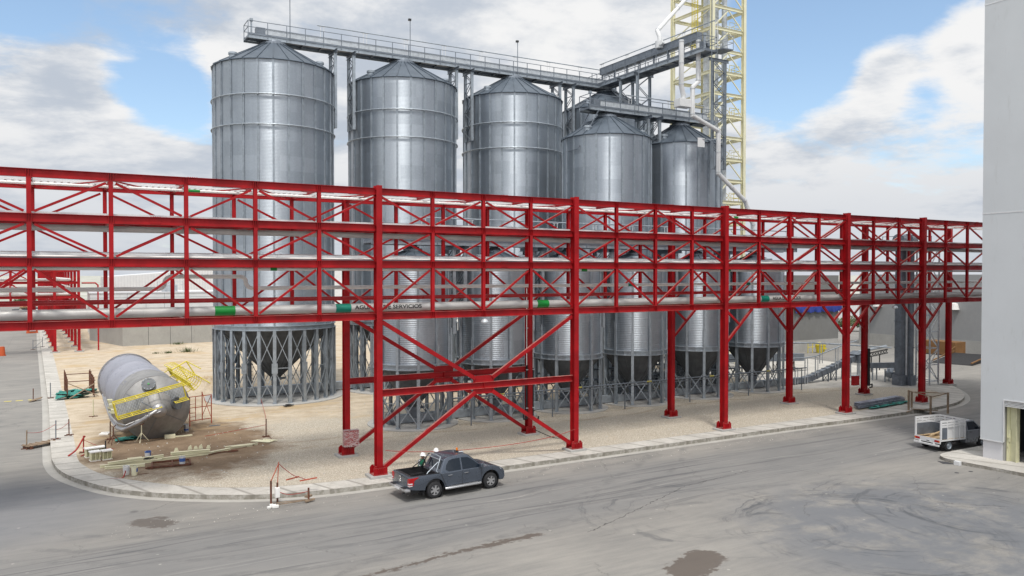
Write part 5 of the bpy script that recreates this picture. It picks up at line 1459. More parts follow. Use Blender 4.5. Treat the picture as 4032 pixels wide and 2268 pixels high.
# far road traffic
def far_car(loc, rz, lab, mat, truck=False):
    t_ = thing('parked_truck' if truck else 'parked_car', lab, 'truck' if truck else 'car', loc, rz, None if truck else 'white cars far down the side road')
    L = 2.1 if not truck else 3.0
    g = MB(); g.prism([(-L, -.85, .35), (L, -.85, .35), (L, -.85, .75), (L * .5, -.85, .95), (-L, -.85, 1.0)], (0, 1.7, 0)); g.build('body', M[mat], t_, bevel=.08)
    g = MB(); g.prism([(-L * .8, -.75, .96), (L * .45, -.75, .92), (L * .12, -.75, 1.45), (-L * .6, -.75, 1.5)], (0, 1.5, 0)); g.build('cabin', M['glass'], t_, bevel=.05)
    g = MB(); g.prism([(-L * .62, -.70, 1.502), (L * .13, -.70, 1.46), (L * .13, -.70, 1.50), (-L * .62, -.70, 1.55)], (0, 1.4, 0)); g.build('roof', M[mat], t_)
    for x in (-L * .6, L * .6):
        for y in (-.86, .86): g = MB(); g.cyl((x, y - .1, .33), (x, y + .1, .33), .33, 14); g.build('wheel', M['black'], t_)
    if truck:
        g = MB(); leaf_cloud(g, (-.9, 0, 1.9), 1.1, 160, .3, 77, .5); g.build('load', M['ply'], t_)
    return t_
far_car((-23.4, 197, -0.05), R(95), 'white car left of the loaded truck at the far end of the road', 'white')
far_car((-19.4, 208, -0.05), R(95), 'white car right of the loaded truck at the far end of the road', 'white')
far_car((-21.4, 200, -0.05), R(95), 'dark truck with a straw coloured load between the two white cars', 'blackpaint', True)
for k in range(7):
    tree((-60 + k * 7.2, 232 + (k % 3) * 3, -.1), 3.4 + (k % 2) * .7, 3.3, 'tree %s of the green row beyond the far end of the road' % ('furthest left', 'second from left', 'third from left', 'in the middle', 'third from right', 'second from right', 'furthest right')[k], 40 + k, n=420, group='row of trees beyond the road')
dm = thing('traffic_drum', 'orange and white traffic drum on the side road', 'traffic drum', (-20.0, 80.5, 0))
g = MB(); g.lathe([(0.0, 1.15), (.24, 1.15), (.27, 1.0), (.34, .1), (.42, .1), (.42, 0)], 20); g.build('body', M['orangeplastic'], dm, smooth=30)
g = MB()
for z in (.35, .75): g.lathe([(.325 - (z - .1) * .078 + .012, z), (.325 - (z + .05) * .078 + .012, z + .17)], 20)
g.build('stripes', M['white'], dm)
t_ = thing('plastic_barrier', 'orange plastic barrier lying at the head of the sidewalk', 'barrier', (-17.9, 123, .0), .4)
g = MB(); g.prism([(-.9, -.3, 0), (.9, -.3, 0), (.8, -.2, .5), (.7, -.1, .9), (-.7, -.1, .9), (-.8, -.2, .5)], (0, .45, 0)); g.build('body', M['orangeplastic'], t_, bevel=.04)
g = MB(); g.box(-.5, .5, -.33, -.28, .35, .5); g.build('stripe', M['white'], t_)
# ------------------------------------------------------------ vehicles
def arch(cx, cz, r, a0, a1, n=9):
    return [(cx + r * math.cos(R(a0 + (a1 - a0) * i / n)), cz + r * math.sin(R(a0 + (a1 - a0) * i / n))) for i in range(n + 1)]
def side_prism(g, prof, y0, y1): g.prism([(x, y0, z) for x, z in prof], (0, y1 - y0, 0))
def wheel(parent, x, y, r, wdt, spokes=6, rim_mat='alloy', side=-1):
    g = MB(); h = wdt / 2
    g.lathe([(r * .60, -h), (r * .80, -h), (r * .95, -h * .8), (r, -h * .45), (r, h * .45), (r * .95, h * .8), (r * .80, h), (r * .60, h)], 32, (x, y, r), 'y')
    w_ = g.build('wheel', M['black'], parent, smooth=35)
    g = MB(); o = side
    g.lathe([(r * .62, o * h * .95), (r * .58, o * h * .98), (r * .55, o * h * .75), (r * .50, o * h * .3), (0.0, o * h * .3)], 32, (x, y, r), 'y')
    if spokes == 6:
        for k in range(6):
            a = k * PI / 3 + .3; ca, sa = math.cos(a), math.sin(a)
            g.bar((x + ca * .05, y + o * h * .72, r + sa * .05), (x + ca * r * .56, y + o * h * .78, r + sa * r * .56), r * .20, .05, (0, 1, 0))
        g.lathe([(0.0, o * h * .92), (.055, o * h * .9), (.09, o * h * .7)], 16, (x, y, r), 'y')
    else:
        g.lathe([(0.0, o * h * .8), (.07, o * h * .8), (.09, o * h * .45), (r * .36, o * h * .5), (r * .42, o * h * .3)], 24, (x, y, r), 'y')
        for k in range(8):
            a = k * PI / 4; g.cyl((x + math.cos(a) * r * .3, y + o * h * .45, r + math.sin(a) * r * .3), (x + math.cos(a) * r * .3, y + o * h * .54, r + math.sin(a) * r * .3), .03, 8)
    g.build('rim', M[rim_mat], w_, smooth=30)
    if spokes == 6:
        g = MB()
        for k in range(6):
            a = k * PI / 3 + .3 + PI / 6; c = (x + math.cos(a) * r * .40, y + o * h * .50, r + math.sin(a) * r * .40)
            g.cyl(c, (c[0], c[1] + o * .01, c[2]), r * .105, 10)
        g.build('rim_gaps', M['blackpaint'], w_)
    return w_

pk = thing('pickup_truck', 'slate grey double cab pickup with open black bed parked on the street', 'pickup', (2.59, -3.26, 0.004), R(4.0))
cp = M['carpaint']
g = MB()
prof = [(-0.90, .46), (-1.20, 1.10), (1.02, 1.115), (1.45, 1.105), (1.80, 1.06), (2.05, .99), (2.22, .88), (2.30, .74), (2.32, .52), (2.24, .36), (2.04, .36)] + arch(1.52, .40, .50, -4, 184, 12) + [(0.98, .42), (-.88, .42)]
side_prism(g, prof, -.87, .87)
g.build('body', cp, pk, bevel=0.055, seg=3, smooth=38)
side = [(-.905, .47), (-1.205, 1.105), (-1.6, 1.125), (-2.74, 1.14), (-2.80, 1.05), (-2.80, .66), (-2.70, .56), (-2.02, .46)] + arch(-1.5, .40, .52, 176, 4, 12) + [(-.95, .46)]
g = MB(); side_prism(g, side, .80, .885); g.build('bed_side', cp, pk, bevel=0.03, seg=2, smooth=38)
g = MB(); side_prism(g, side, -.885, -.80); b1 = g.build('bed_side', cp, pk, bevel=0.03, seg=2, smooth=38)
g = MB(); g.box(-2.66, -1.23, -.795, .795, .60, .68); g.box(-1.30, -1.21, -.795, .795, .60, 1.09); g.box(-2.66, -1.23, -.798, -.76, .68, 1.146); g.box(-2.66, -1.23, .76, .798, .68, 1.146)
for y in (-.795, .50): g.box(-2.0, -1.31, y, y + .295, .68, .86)
for i in range(9): y = -.45 + i * .115; g.box(-2.6, -1.31, y - .025, y + .025, .68, .70)
g.build('bed_liner', M['blackpaint'], b1)
g = MB(); g.prism([(-2.84, -.79, .60), (-2.72, -.79, .60), (-2.66, -.79, 1.12), (-2.70, -.79, 1.15), (-2.79, -.79, 1.14)], (0, 1.58, 0)); tg = g.build('tailgate', cp, pk, bevel=.025, smooth=38)
g = MB(); g.box(-2.735, -2.60, -.78, .78, .70, 1.155); g.build('liner_flap', M['blackpaint'], tg)
g = MB()
for (cy, cz) in ((0, .905), (-.045, .83), (.045, .83)): g.prism([(-2.836, cy, cz - .05), (-2.836, cy + .038, cz), (-2.836, cy, cz + .05), (-2.836, cy - .038, cz)], (-.012, 0, 0))
g.build('emblem', M['chrome'], tg)
g = MB(); g.box(-2.848, -2.82, -.09, .09, 1.02, 1.07); g.build('gate_handle', M['chrome'], tg, bevel=.008)
# cabin
B0 = [(-.90, .80), (1.12, .80)]; zb, ztp = 1.09, 1.74
g = MB()
prof = [(-1.20, zb), (-1.02, 1.45), (-.90, 1.68), (-.68, 1.76), (-.1, 1.79), (.34, 1.755), (1.16, zb)]
vs = []
def cy(z): return .835 - .20 * max(0, (z - zb)) / (ztp - zb) - (.04 if z > 1.76 else 0)
n = len(prof)
for sg in (-1, 1): vs += [(x, sg * cy(z), z) for x, z in prof]
g.add(vs, [tuple(range(n)), tuple(range(n, 2 * n))[::-1]] + [(i, (i + 1) % n, (i + 1) % n + n, i + n) for i in range(n)])
cabin = g.build('cabin', cp, pk, bevel=.035, seg=3, smooth=40)
def side_win(sg, pts, name='window', dz=.007):
    g = MB(); q = [(x, sg * (cy(z) + dz), z) for x, z in pts]
    m = len(q); g.add(q + [(x, y - sg * .02, z) for x, y, z in q], [tuple(range(m)), tuple(range(m, 2 * m))[::-1]] + [(i, (i + 1) % m, (i + 1) % m + m, i + m) for i in range(m)])
    return g.build(name, M['glass'], pk)
for sg in (-1, 1):
    side_win(sg, [(-.90, 1.22), (-.74, 1.13), (-.09, 1.13), (-.09, 1.655), (-.50, 1.65), (-.68, 1.60), (-.84, 1.42)])
    side_win(sg, [(-.01, 1.13), (1.00, 1.13), (.90, 1.24), (.52, 1.54), (.34, 1.64), (-.01, 1.66)])
    g = MB()
    for x in (-.86, -.05, 1.0):
        if x == -.86: g.bar((-1.20, sg * .889, 1.09), (-.90, sg * .889, .46), .022, .01, (0, 1, 0))
        else: g.bar((x, sg * .872, 1.09), (x, sg * .872, .50), .010, .008, (0, 1, 0))
    g.bar((-.60, sg * .872, .49), (1.0, sg * .872, .49), .010, .008, (0, 1, 0))
    g.build('door_gaps', M['blackpaint'], pk)
    for x in (-.72, .14):
        g = MB(); g.bar((x - .1, sg * .893, .97), (x + .12, sg * .893, .975), .035, .03); g.build('door_handle', M['chrome'], pk, bevel=.008)
    g = MB(); g.box(.86, 1.02, sg * .90 - .02 if sg > 0 else -1.06, 1.06 if sg > 0 else -.90 + .02, 1.12, 1.32); g.build('mirror', cp, pk, bevel=.04, seg=3, smooth=40)
    g = MB(); g.tube([(-.98, sg * .93, .40), (-.86, sg * 1.0, .41), (.80, sg * 1.0, .41), (.92, sg * .93, .40)], .055, 10); g.box(-.8, .75, min(sg * .90, sg * 1.03), max(sg * .90, sg * 1.03), .43, .47); g.build('side_step', M['alloy'], pk, smooth=40)
    g = MB(); g.prism([(-2.815, sg * .895, .70), (-2.60, sg * .895, .74), (-2.56, sg * .895, .96), (-2.34, sg * .895, 1.075), (-2.36, sg * .895, 1.10), (-2.80, sg * .895, 1.085)], (0, -sg * .10, 0))
    g.prism([(-2.822, sg * .90, .70), (-2.822, sg * .66, .72), (-2.822, sg * .72, 1.06), (-2.822, sg * .90, 1.09)], (.03, 0, 0))
    tl = g.build('tail_lamp', M['redlamp'], pk, bevel=.012)
    g = MB(); g.box(-2.835, -2.66, sg * .84 - .07, sg * .84 + .075, .815, .865); g.box(-2.835, -2.66, sg * .84 - .07, sg * .84 + .075, .73, .765); g.build('clear_strip', M['clearlamp'], tl)
    g = MB(); g.prism([(1.95, sg * .80, .985), (2.22, sg * .70, .87), (2.26, sg * .66, .79), (2.08, sg * .84, .85)], (.03, sg * .065, .02)); g.build('headlamp', M['clearlamp'], pk, bevel=.015)
    for x, fx in ((-1.5, -2.05), (1.52, .95)):
        g = MB(); g.box(fx - .015, fx + .015, sg * .72 - .12, sg * .72 + .12, .22, .50); g.build('mud_flap', M['black'], pk)
        g = MB(); g.lathe([(.47, -.14), (.47, .14)], 20, (x, sg * .70, .40), 'y', a0=-.15, a1=PI + .15); g.build('arch_liner', M['black'], pk)
        wheel(pk, x, sg * .765, .385, .25, 6, 'alloy', sg)
    g = MB(); g.tube([(-1.27, sg * .72, 1.13), (-1.34, sg * .70, 1.20), (-1.10, sg * .60, 1.70), (-1.02, sg * .52, 1.78)], .026, 10); g.tube([(-1.86, sg * .74, 1.14), (-1.76, sg * .70, 1.22), (-1.22, sg * .62, 1.58)], .024, 10)
    g.build('roll_bar_leg', M['galv'] if sg < 0 else M['blackpaint'], pk, smooth=50)
g = MB(); g.tube([(-1.02, -.53, 1.78), (-1.01, 0, 1.81), (-1.02, .53, 1.78)], .026, 10); g.tube([(-1.12, -.58, 1.68), (-1.12, .58, 1.68)], .025, 8); g.build('roll_bar', M['galv'], pk, smooth=50)
g = MB(); q = [(-1.11, -.62, 1.26), (-1.11, .62, 1.26), (-.945, .54, 1.60), (-.945, -.54, 1.60)]; g.add([(x - .035, y, z) for x, y, z in q] + q, [(0, 1, 2, 3), (4, 7, 6, 5), (0, 4, 5, 1), (1, 5, 6, 2), (2, 6, 7, 3), (3, 7, 4, 0)]); g.build('rear_window', M['glass'], pk)
g = MB(); q = [(1.10, -.70, 1.15), (1.10, .70, 1.15), (.42, .56, 1.70), (.42, -.56, 1.70)]; g.add([(x + .02, y, z + .012) for x, y, z in q] + [(x - .03, y, z - .03) for x, y, z in q], [(0, 1, 2, 3), (4, 7, 6, 5), (0, 4, 5, 1), (1, 5, 6, 2), (2, 6, 7, 3), (3, 7, 4, 0)]); g.build('windscreen', M['glass'], pk)
g = MB(); g.prism([(-3.0, -.86, .50), (-2.86, -.90, .50), (-2.76, -.90, .50), (-2.76, .90, .50), (-2.86, .90, .50), (-3.0, .86, .50)], (0, 0, .11)); bmp = g.build('rear_bumper', M['alloy'], pk, bevel=.02, smooth=40)
g = MB(); g.box(-3.012, -3.0, -.24, .24, .50, .60); g.build('number_plate', M['white'], bmp)
g = MB(); g.box(-2.99, -2.8, -.7, -.35, .612, .63); g.box(-2.99, -2.8, .35, .7, .612, .63); g.build('bumper_pad', M['black'], bmp)
g = MB(); g.cyl((-2.85, -.5, .38), (-3.0, -.5, .36), .035, 10); g.build('tail_pipe', M['blackpaint'], pk)
g = MB(); g.box(2.27, 2.345, -.55, .55, .55, .78); g.build('grille', M['blackpaint'], pk)
g = MB(); g.box(-2.6, 1.9, -.62, .62, .30, .45); g.cyl((-1.5, -.7, .38), (-1.5, .7, .38), .06, 8); g.cyl((1.52, -.7, .38), (1.52, .7, .38), .05, 8); g.build('chassis', M['blackpaint'], pk)
bc = thing('beacon_light', 'small amber beacon on the roof of the grey pickup', 'light', (0, 0, 0)); bc.parent = None
bc.location = pk.matrix_basis @ Vector((.18, .05, 1.795))
g = MB(); g.lathe([(0, 0), (.055, 0), (.055, .05), (0, .05)], 14); g.build('foot', M['blackpaint'], bc)
g = MB(); g.lathe([(.05, .05), (.052, .12), (.04, .17), (0, .18)], 14); g.build('lens', M['amber'], bc, smooth=50)
g = MB(); g.tube([(.36, -.25, 1.775), (.28, -.25, 1.82), (.10, -.25, 1.825)], [.03, .045, .02], 8); g.build('roof_antenna', M['galvlite'], pk, smooth=50)

# white stake-bed truck by the clad building
st = thing('stake_bed_truck', 'small white stake bed truck half hidden by the clad building', 'truck', (30.33, -9.40, 0.004), R(-7))
wt = M['white']; W2 = .86; BL = 2.05; ZF = .72; ZT = 1.80
g = MB(); g.box(0, BL, -W2, W2, ZF - .10, ZF - .012); g.box(-.03, .0, -W2, W2, ZF - .22, ZF + .02); g.build('bed_frame', wt, st, bevel=.008)
g = MB(); g.box(.02, BL - .02, -W2 + .04, W2 - .04, ZF - .011, ZF + .005); g.build('bed_floor', M['ply'], st)
for sg in (-1, 1):
    g = MB(); y = sg * (W2 - .03)
    xs = [.03, .55, 1.10, 1.58, BL - .03]
    for x in xs: g.bar((x, y, ZF), (x, y, ZT), .05, .06, (1, 0, 0))
    for z in (ZT - .04, ZT - .20, ZT - .34): g.box(0.0, BL, y - .014, y + .014, z - .055, z + .055)
    fr = g.build('side_gate', wt, st)
    g = MB(); g.box(0.06, BL - .06, y - sg * .055 - .004, y - sg * .055 + .004, ZF + .006, ZT - .38); g.build('mesh_panel', M['galvdark'] if sg > 0 else wt, fr)
    if sg < 0: g = MB(); g.box(.08, .53, y - .022, y - .006, ZF + .03, ZT - .42); g.build('grey_panel', M['galvdark'], fr)
    g = MB(); g.bar((.02, sg * (W2 - .02), ZF), (.02, sg * (W2 - .02), ZT), .09, .08, (1, 0, 0)); g.build('corner_post', wt, fr, bevel=.01)
g = MB()
for z in (ZT - .04, ZT - .20, ZT - .34): g.box(BL - .03, BL, -W2, W2, z - .045, z + .045)
for y in (-.5, 0, .5): g.bar((BL - .015, y, ZF), (BL - .015, y, ZT), .05)
fg = g.build('front_gate', wt, st)
g = MB(); g.box(BL - .045, BL - .035, -W2 + .05, W2 - .05, ZF + .02, ZT - .40); g.build('mesh_panel', M['galvdark'], fg)
g = MB(); g.tube([(.03, W2 - .05, ZT - .06), (.5, 0.1, ZT - .20), (.03, -W2 + .05, ZT - .06)], .015, 6); g.build('tie_bar', wt, st)
g = MB(); g.box(-.06, -.03, -W2, W2, ZF - .24, ZF + .03); rp = g.build('rear_panel', wt, st, bevel=.006)
for sg in (-1, 1):
    g = MB(); g.box(-.075, -.06, sg * .66 - .17, sg * .66 + .17, ZF - .16, ZF - .04); l_ = g.build('tail_lamp', M['redlamp'], st, bevel=.006)
    g = MB(); g.box(-.082, -.075, sg * .80 - .04, sg * .80 + .03, ZF - .15, ZF - .05); g.build('indicator', M['amber'], l_)
g = MB(); g.box(-.075, -.06, -.22, .10, ZF - .21, ZF - .10); pl = g.build('number_plate', M['white'], st)
g = MB(); g.box(-.079, -.075, -.16, .04, ZF - .175, ZF - .135); g.build('plate_digits', M['blackpaint'], pl)
g = MB(); g.box(-.16, -.08, -W2 + .02, W2 - .02, .33, .43); g.box(-.12, -.02, -.5, -.42, .40, .5); g.box(-.12, -.02, .42, .5, .40, .5); g.build('rear_bumper', wt, st, bevel=.012)
g = MB(); g.box(0, 4.3, -.45, .45, .38, .60); g.cyl((.72, -.65, .33), (.72, .65, .33), .06, 8); g.box(.3, .42, -.84, -.4, .30, .36); g.build('chassis', M['blackpaint'], st)
for x in (.72, 3.55):
    for sg in (-1, 1):
        wheel(st, x, sg * .72, .335, .22, 0, 'galv', sg)
        if x < 1: g = MB(); g.box(x - .45, x - .43, sg * .72 - .1, sg * .72 + .1, .25, .6); g.build('mud_flap', M['black'], st)
g = MB()
prof = [(2.12, .38), (2.10, 1.10), (3.42, 1.10), (3.75, 1.06), (4.30, .95), (4.42, .80), (4.44, .42), (4.0, .36)] + arch(3.55, .36, .42, 0, 180, 9) + [(3.1, .36)]
side_prism(g, prof, -.82, .82); g.build('cab_body', M['bluegrey'], st, bevel=.05, seg=3, smooth=40)
g = MB(); prof = [(2.14, 1.08), (2.24, 1.55), (2.36, 1.63), (2.85, 1.65), (3.05, 1.60), (3.55, 1.08)]; n = len(prof); vs = []
for sg in (-1, 1): vs += [(x, sg * (.79 - .18 * (z - 1.08) / .57), z) for x, z in prof]
g.add(vs, [tuple(range(n)), tuple(range(n, 2 * n))[::-1]] + [(i, (i + 1) % n, (i + 1) % n + n, i + n) for i in range(n)]); g.build('cabin', M['bluegrey'], st, bevel=.04, seg=3, smooth=40)
for sg in (-1, 1):
    g = MB(); q = [(x, sg * (.797 - .18 * (z - 1.08) / .57), z) for x, z in [(2.34, 1.12), (3.36, 1.12), (3.05, 1.50), (2.95, 1.56), (2.38, 1.56)]]; m = len(q)
    g.add(q + [(x, y - sg * .02, z) for x, y, z in q], [tuple(range(m)), tuple(range(m, 2 * m))[::-1]] + [(i, (i + 1) % m, (i + 1) % m + m, i + m) for i in range(m)]); g.build('window', M['glass'], st)
    g = MB(); g.box(3.22, 3.36, sg * .93 - .09, sg * .93 + .09, 1.12, 1.30); g.build('mirror', M['blackpaint'], st, bevel=.03)
    g = MB(); g.bar((2.42, sg * .825, 1.0), (2.58, sg * .825, 1.0), .04, .02); g.build('door_handle', M['blackpaint'], st)
    g = MB(); g.bar((2.25, sg * .822, 1.08), (2.25, sg * .822, .45), .012, .008, (0, 1, 0)); g.bar((3.2, sg * .822, 1.08), (3.2, sg * .822, .55), .012, .008, (0, 1, 0)); g.build('door_gap', M['blackpaint'], st)
for k, (y0, y1, dz) in enumerate(((.55, -.15, 0), (.35, .1, .05), (-.1, .3, .09))):
    g = MB(); A = st.matrix_basis @ Vector((.05, y0, ZF + .04 + dz)); B = st.matrix_basis @ Vector((BL - .1, y1, ZF + .06 + dz + .08 * k)); g.bar(A, B, .12, .03)
    tag(g.build('plank', M['ply'], loc=tuple(A)), ('lowest plank lying on the floor of the stake bed truck', 'middle plank on the floor of the stake bed truck', 'uppermost plank leaning inside the stake bed truck')[k], 'plank', 'planks in the stake bed')


# ------------------------------------------------------------ people
def person(loc, rz, h, vest, lab, bow=0.0):
    """standing figure grown from a jointed skeleton, arms forward as if handling something"""
    s = h / 1.70
    V = []; E = []; RR = []
    def add(p, r, par=None):
        V.append(Vector(p) * s); RR.append(r * s)
        if par is not None: E.append((par, len(V) - 1))
        return len(V) - 1
    pel = add((0, 0, .93), .135); wst = add((.01, 0, 1.08), .125, pel); ch = add((.03 + bow, 0, 1.28), .145, wst); nk = add((.035 + bow * 1.5, 0, 1.44), .06, ch)
    hd0 = add((.05 + bow * 1.7, 0, 1.50), .07, nk); hd1 = add((.055 + bow * 1.8, 0, 1.58), .088, hd0); hd2 = add((.05 + bow * 1.9, 0, 1.66), .075, hd1)
    chin = add((.115 + bow * 1.7, 0, 1.53), .035, hd0); nose = add((.150 + bow * 1.8, 0, 1.585), .016, hd1)
    for sg in (-1, 1):
        sh = add((.03 + bow, sg * .19, 1.37), .065, ch); el = add((.06 + bow, sg * .25, 1.11), .045, sh); wr = add((.27 + bow, sg * .19, 1.02), .030, el)
        pa = add((.34 + bow, sg * .175, 1.02), .032, wr)
        for i, (dy, ln) in enumerate(((-.030, .060), (-.010, .075), (.010, .070), (.028, .055))):
            k1 = add((.385 + bow, sg * .175 + dy, 1.018), .0095, pa); k2 = add((.385 + ln * .6 + bow, sg * .175 + dy, 1.0), .0085, k1); add((.385 + ln * .8 + bow, sg * .175 + dy, .975), .0075, k2)
        t1 = add((.33 + bow, sg * .135, 1.03), .012, pa); add((.37 + bow, sg * .120, 1.025), .0095, t1)
        hp = add((0, sg * .095, .86), .095, pel); kn = add((.02, sg * .105, .48), .062, hp); an = add((-.01, sg * .11, .09), .042, kn); to = add((.14, sg * .125, .045), .040, an)
        ear = add((.045 + bow * 1.8, sg * .088, 1.585), .018, hd1)
    me = bpy.data.meshes.new('body'); me.from_pydata([tuple(v) for v in V], E, []); me.update()
    o = bpy.data.objects.new('body', me); COL.objects.link(o)
    md = o.modifiers.new('skin', 'SKIN'); md.use_smooth_shade = True
    for i, sv in enumerate(me.skin_vertices[0].data): sv.radius = (RR[i], RR[i]); sv.use_root = (i == 0)
    sb = o.modifiers.new('sub', 'SUBSURF'); sb.levels = 1; sb.render_levels = 1
    dg = bpy.context.evaluated_depsgraph_get(); m2 = bpy.data.meshes.new_from_object(o.evaluated_get(dg)); bpy.data.objects.remove(o)
    m2.materials.clear()
    for mm in ('skin', 'denim', 'bluegrey', 'black'): m2.materials.append(M[mm])
    for p in m2.polygons:
        z = p.center.z / s; x = p.center.x / s - bow
        p.material_index = 0
        if z < .12: p.material_index = 3
        elif z < 1.0 and x < .2: p.material_index = 1
        elif z < 1.43 and x < .24: p.material_index = 2
        p.use_smooth = True
    t_ = thing('person', lab, 'person', loc, rz, None)
    b = bpy.data.objects.new('body', m2); COL.objects.link(b); b.parent = t_
    g = MB(); b0 = bow
    ell = lambda cx, rx, ry, z: [(cx + rx * math.cos(2 * PI * i / 20), ry * math.sin(2 * PI * i / 20), z) for i in range(20)]
    rings_ = [ell(.0, .155, .185, .92), ell(.012 + b0 * .4, .155, .18, 1.10), ell(.03 + b0, .165, .195, 1.28), ell(.03 + b0, .13, .175, 1.38), ell(.035 + b0 * 1.3, .075, .085, 1.43)]
    g.add([tuple(Vector(p) * s) for rg in rings_ for p in rg], [(i * 20 + j, i * 20 + (j + 1) % 20, (i + 1) * 20 + (j + 1) % 20, (i + 1) * 20 + j) for i in range(4) for j in range(20)])
    vs_ = g.build('vest', M[vest], t_, smooth=60)
    g = MB(); rg0, rg1 = ell(.013 + b0 * .42, .160, .187, 1.12), ell(.014 + b0 * .55, .163, .190, 1.17); g.add([tuple(Vector(p) * s) for rg in (rg0, rg1) for p in rg], [(j, (j + 1) % 20, 20 + (j + 1) % 20, 20 + j) for j in range(20)]); g.build('reflective_band', M['clearlamp'], vs_)
    hc = Vector((.055 + bow * 1.9, 0, 1.625)) * s
    g = MB(); g.lathe([(.150, -.012), (.158, 0), (.128, .012), (.122, .06), (.095, .105), (.05, .128), (0, .133)], 20, tuple(hc)); g.box(hc.x + .10, hc.x + .195, -.07, .07, hc.z - .014, hc.z + .002); g.bar((hc.x - .10, 0, hc.z + .075), (hc.x + .10, 0, hc.z + .075), .03, .12)
    g.build('helmet', M['helmet'], t_, smooth=50)
    g = MB()
    for sg in (-1, 1): g.sphere(tuple(Vector((.128 + bow * 1.8, sg * .033, 1.60)) * s), .011, 8, 6)
    g.build('eyes', M['blackpaint'], t_)
    g = MB(); g.bar(Vector((.140 + bow * 1.75, -.026, 1.548)) * s, Vector((.140 + bow * 1.75, .026, 1.548)) * s, .006, .008); g.build('mouth', M['deepred'], t_)
    g = MB(); g.sphere(tuple(Vector((.02 + bow * 1.8, 0, 1.59)) * s), .095 * s, 12, 8, (.9, 1, 1)); g.build('hair', M['hair'], t_, smooth=60)
    return t_
person((1.55, -1.62, 0.004), R(-70), 1.52, 'vestg', 'worker in white helmet and green vest behind the pickup bed', 0.08)
person((2.42, -1.55, 0.004), R(-110), 1.62, 'vest', 'worker in white helmet and lime vest behind the pickup cab', 0.0)
# ------------------------------------------------------------ stainless tank lying in the yard
TKX, TKY, TKR, TKL = -8.62, 15.5, 1.95, 14.7
tk = thing('stainless_tank', 'huge stainless steel tank lying on its side in the dirt', 'tank', (TKX, TKY, 0.14), R(2.2))
zc = TKR
g = MB(); prof = [(TKR, .0), (TKR, 4.6), (TKR + .02, 4.62), (TKR + .02, 4.68), (TKR, 4.70), (TKR, 9.4), (TKR + .02, 9.42), (TKR + .02, 9.48), (TKR, 9.5), (TKR, TKL)]
g.lathe(prof, 64, (0, 0, zc), 'y')
def tank_mat():
    m, t, b = new_mat('tank_steel')
    o = t.node('ShaderNodeTexCoord').outputs['Object']; x, y, z = t.xyz(o)
    n = t.noise(o, .7, 6, .65, .4); n2 = t.noise(t.scalev(o, (1.2, .35, 1.2)), 2.6, 6, .75, .8)
    film = t.math('MULTIPLY', t.ramp(y, 3.6, 4.0), t.ramp(t.math('ADD', n, t.math('MULTIPLY', n2, .3)), .42, .52))
    c = t.mix(t.ramp(n, .3, .7), (.22, .215, .21), (.34, .335, .33))
    c = t.mix(t.math('MULTIPLY', film, .7), c, (.37, .38, .45))
    c = t.mix(t.math('MULTIPLY', t.ramp(n2, .56, .68), t.math('MULTIPLY', t.ramp(y, 1.5, 3.5), .8)), c, (.20, .205, .27))
    t.put(b.inputs['Base Color'], c); b.inputs['Metallic'].default_value = .35
    t.put(b.inputs['Roughness'], t.ramp(n2, .3, .7, .5, .68)); t.put(b.inputs['Normal'], t.bump(n2, .25, .03)); return m
M['tank'] = tank_mat()
g.build('shell', M['tank'], tk, smooth=50)
CDP = 1.2                                   # conical roof end, apex towards the street
g = MB(); g.lathe([(TKR, 0), (TKR - .03, -.03), (.40, -CDP), (0, -CDP - .03)], 64, (0, 0, zc), 'y'); g.lathe([(TKR, 0), (TKR + .015, -.01), (TKR + .015, .04), (TKR, .05)], 64, (0, 0, zc), 'y'); hd = g.build('front_cone', M['tank'], tk, smooth=30)
g = MB()
for a in (-.55, 2.6, 4.4): g.bar((math.cos(a) * .45, -CDP + .02, zc + math.sin(a) * .45), (math.cos(a) * 1.9, -.045, zc + math.sin(a) * 1.9), .03, .03, (0, 1, 0))
g.build('weld_seams', M['galvdark'], hd)
def cone_pt(r_, ang): return Vector((math.cos(ang) * r_, -(TKR - r_) / (TKR - .4) * CDP, zc + math.sin(ang) * r_))
def cone_n(ang): return Vector((math.cos(ang) * CDP, -(TKR - .4), math.sin(ang) * CDP)).normalized()
g = MB(); g.lathe([(TKR, TKL), (TKR + .12, TKL), (TKR + .12, TKL + .10), (TKR, TKL + .10), (0, TKL + .3)], 64, (0, 0, zc), 'y')
for k in range(24): a = 2 * PI * k / 24; g.bar((math.cos(a) * (TKR + .02), TKL - .25, zc + math.sin(a) * (TKR + .02)), (math.cos(a) * (TKR + .02), TKL + .02, zc + math.sin(a) * (TKR + .02)), .2, .08, (math.cos(a), 0, math.sin(a)))
g.build('base_ring', M['stainless'], tk, smooth=40)
def manway(c, d, r, nm, mat='hopper'):
    c = Vector(c); d = Vector(d).normalized(); g = MB(); g.cyl(c - d * .05, c + d * .16, r, 28); g.cyl(c + d * .16, c + d * .21, r * 1.12, 28); o_ = g.build(nm, M[mat], tk, smooth=40)
    x = d.orthogonal().normalized(); y = d.cross(x); g = MB()
    for k in range(12): a = 2 * PI * k / 12; p = c + d * .21 + (x * math.cos(a) + y * math.sin(a)) * r * 1.0; g.cyl(p, p + d * .03, .025, 6)
    g.build('bolts', M['galvdark'], o_); return o_
a = R(107); mw = manway(cone_pt(1.50, a), cone_n(a), .36, 'upper_manway')
g = MB(); p = cone_pt(1.50, a) + cone_n(a) * .22; g.cyl(p, p + cone_n(a) * .03, .06, 8); g.build('green_tag', M['green'], mw)
manway(cone_pt(1.0, R(16)), cone_n(R(16)), .34, 'lower_manway')
g = MB(); g.sphere((0, -CDP + .02, zc), .46, 20, 12, (1, .7, 1)); g.build('dome', M['stainless'], tk, smooth=60)
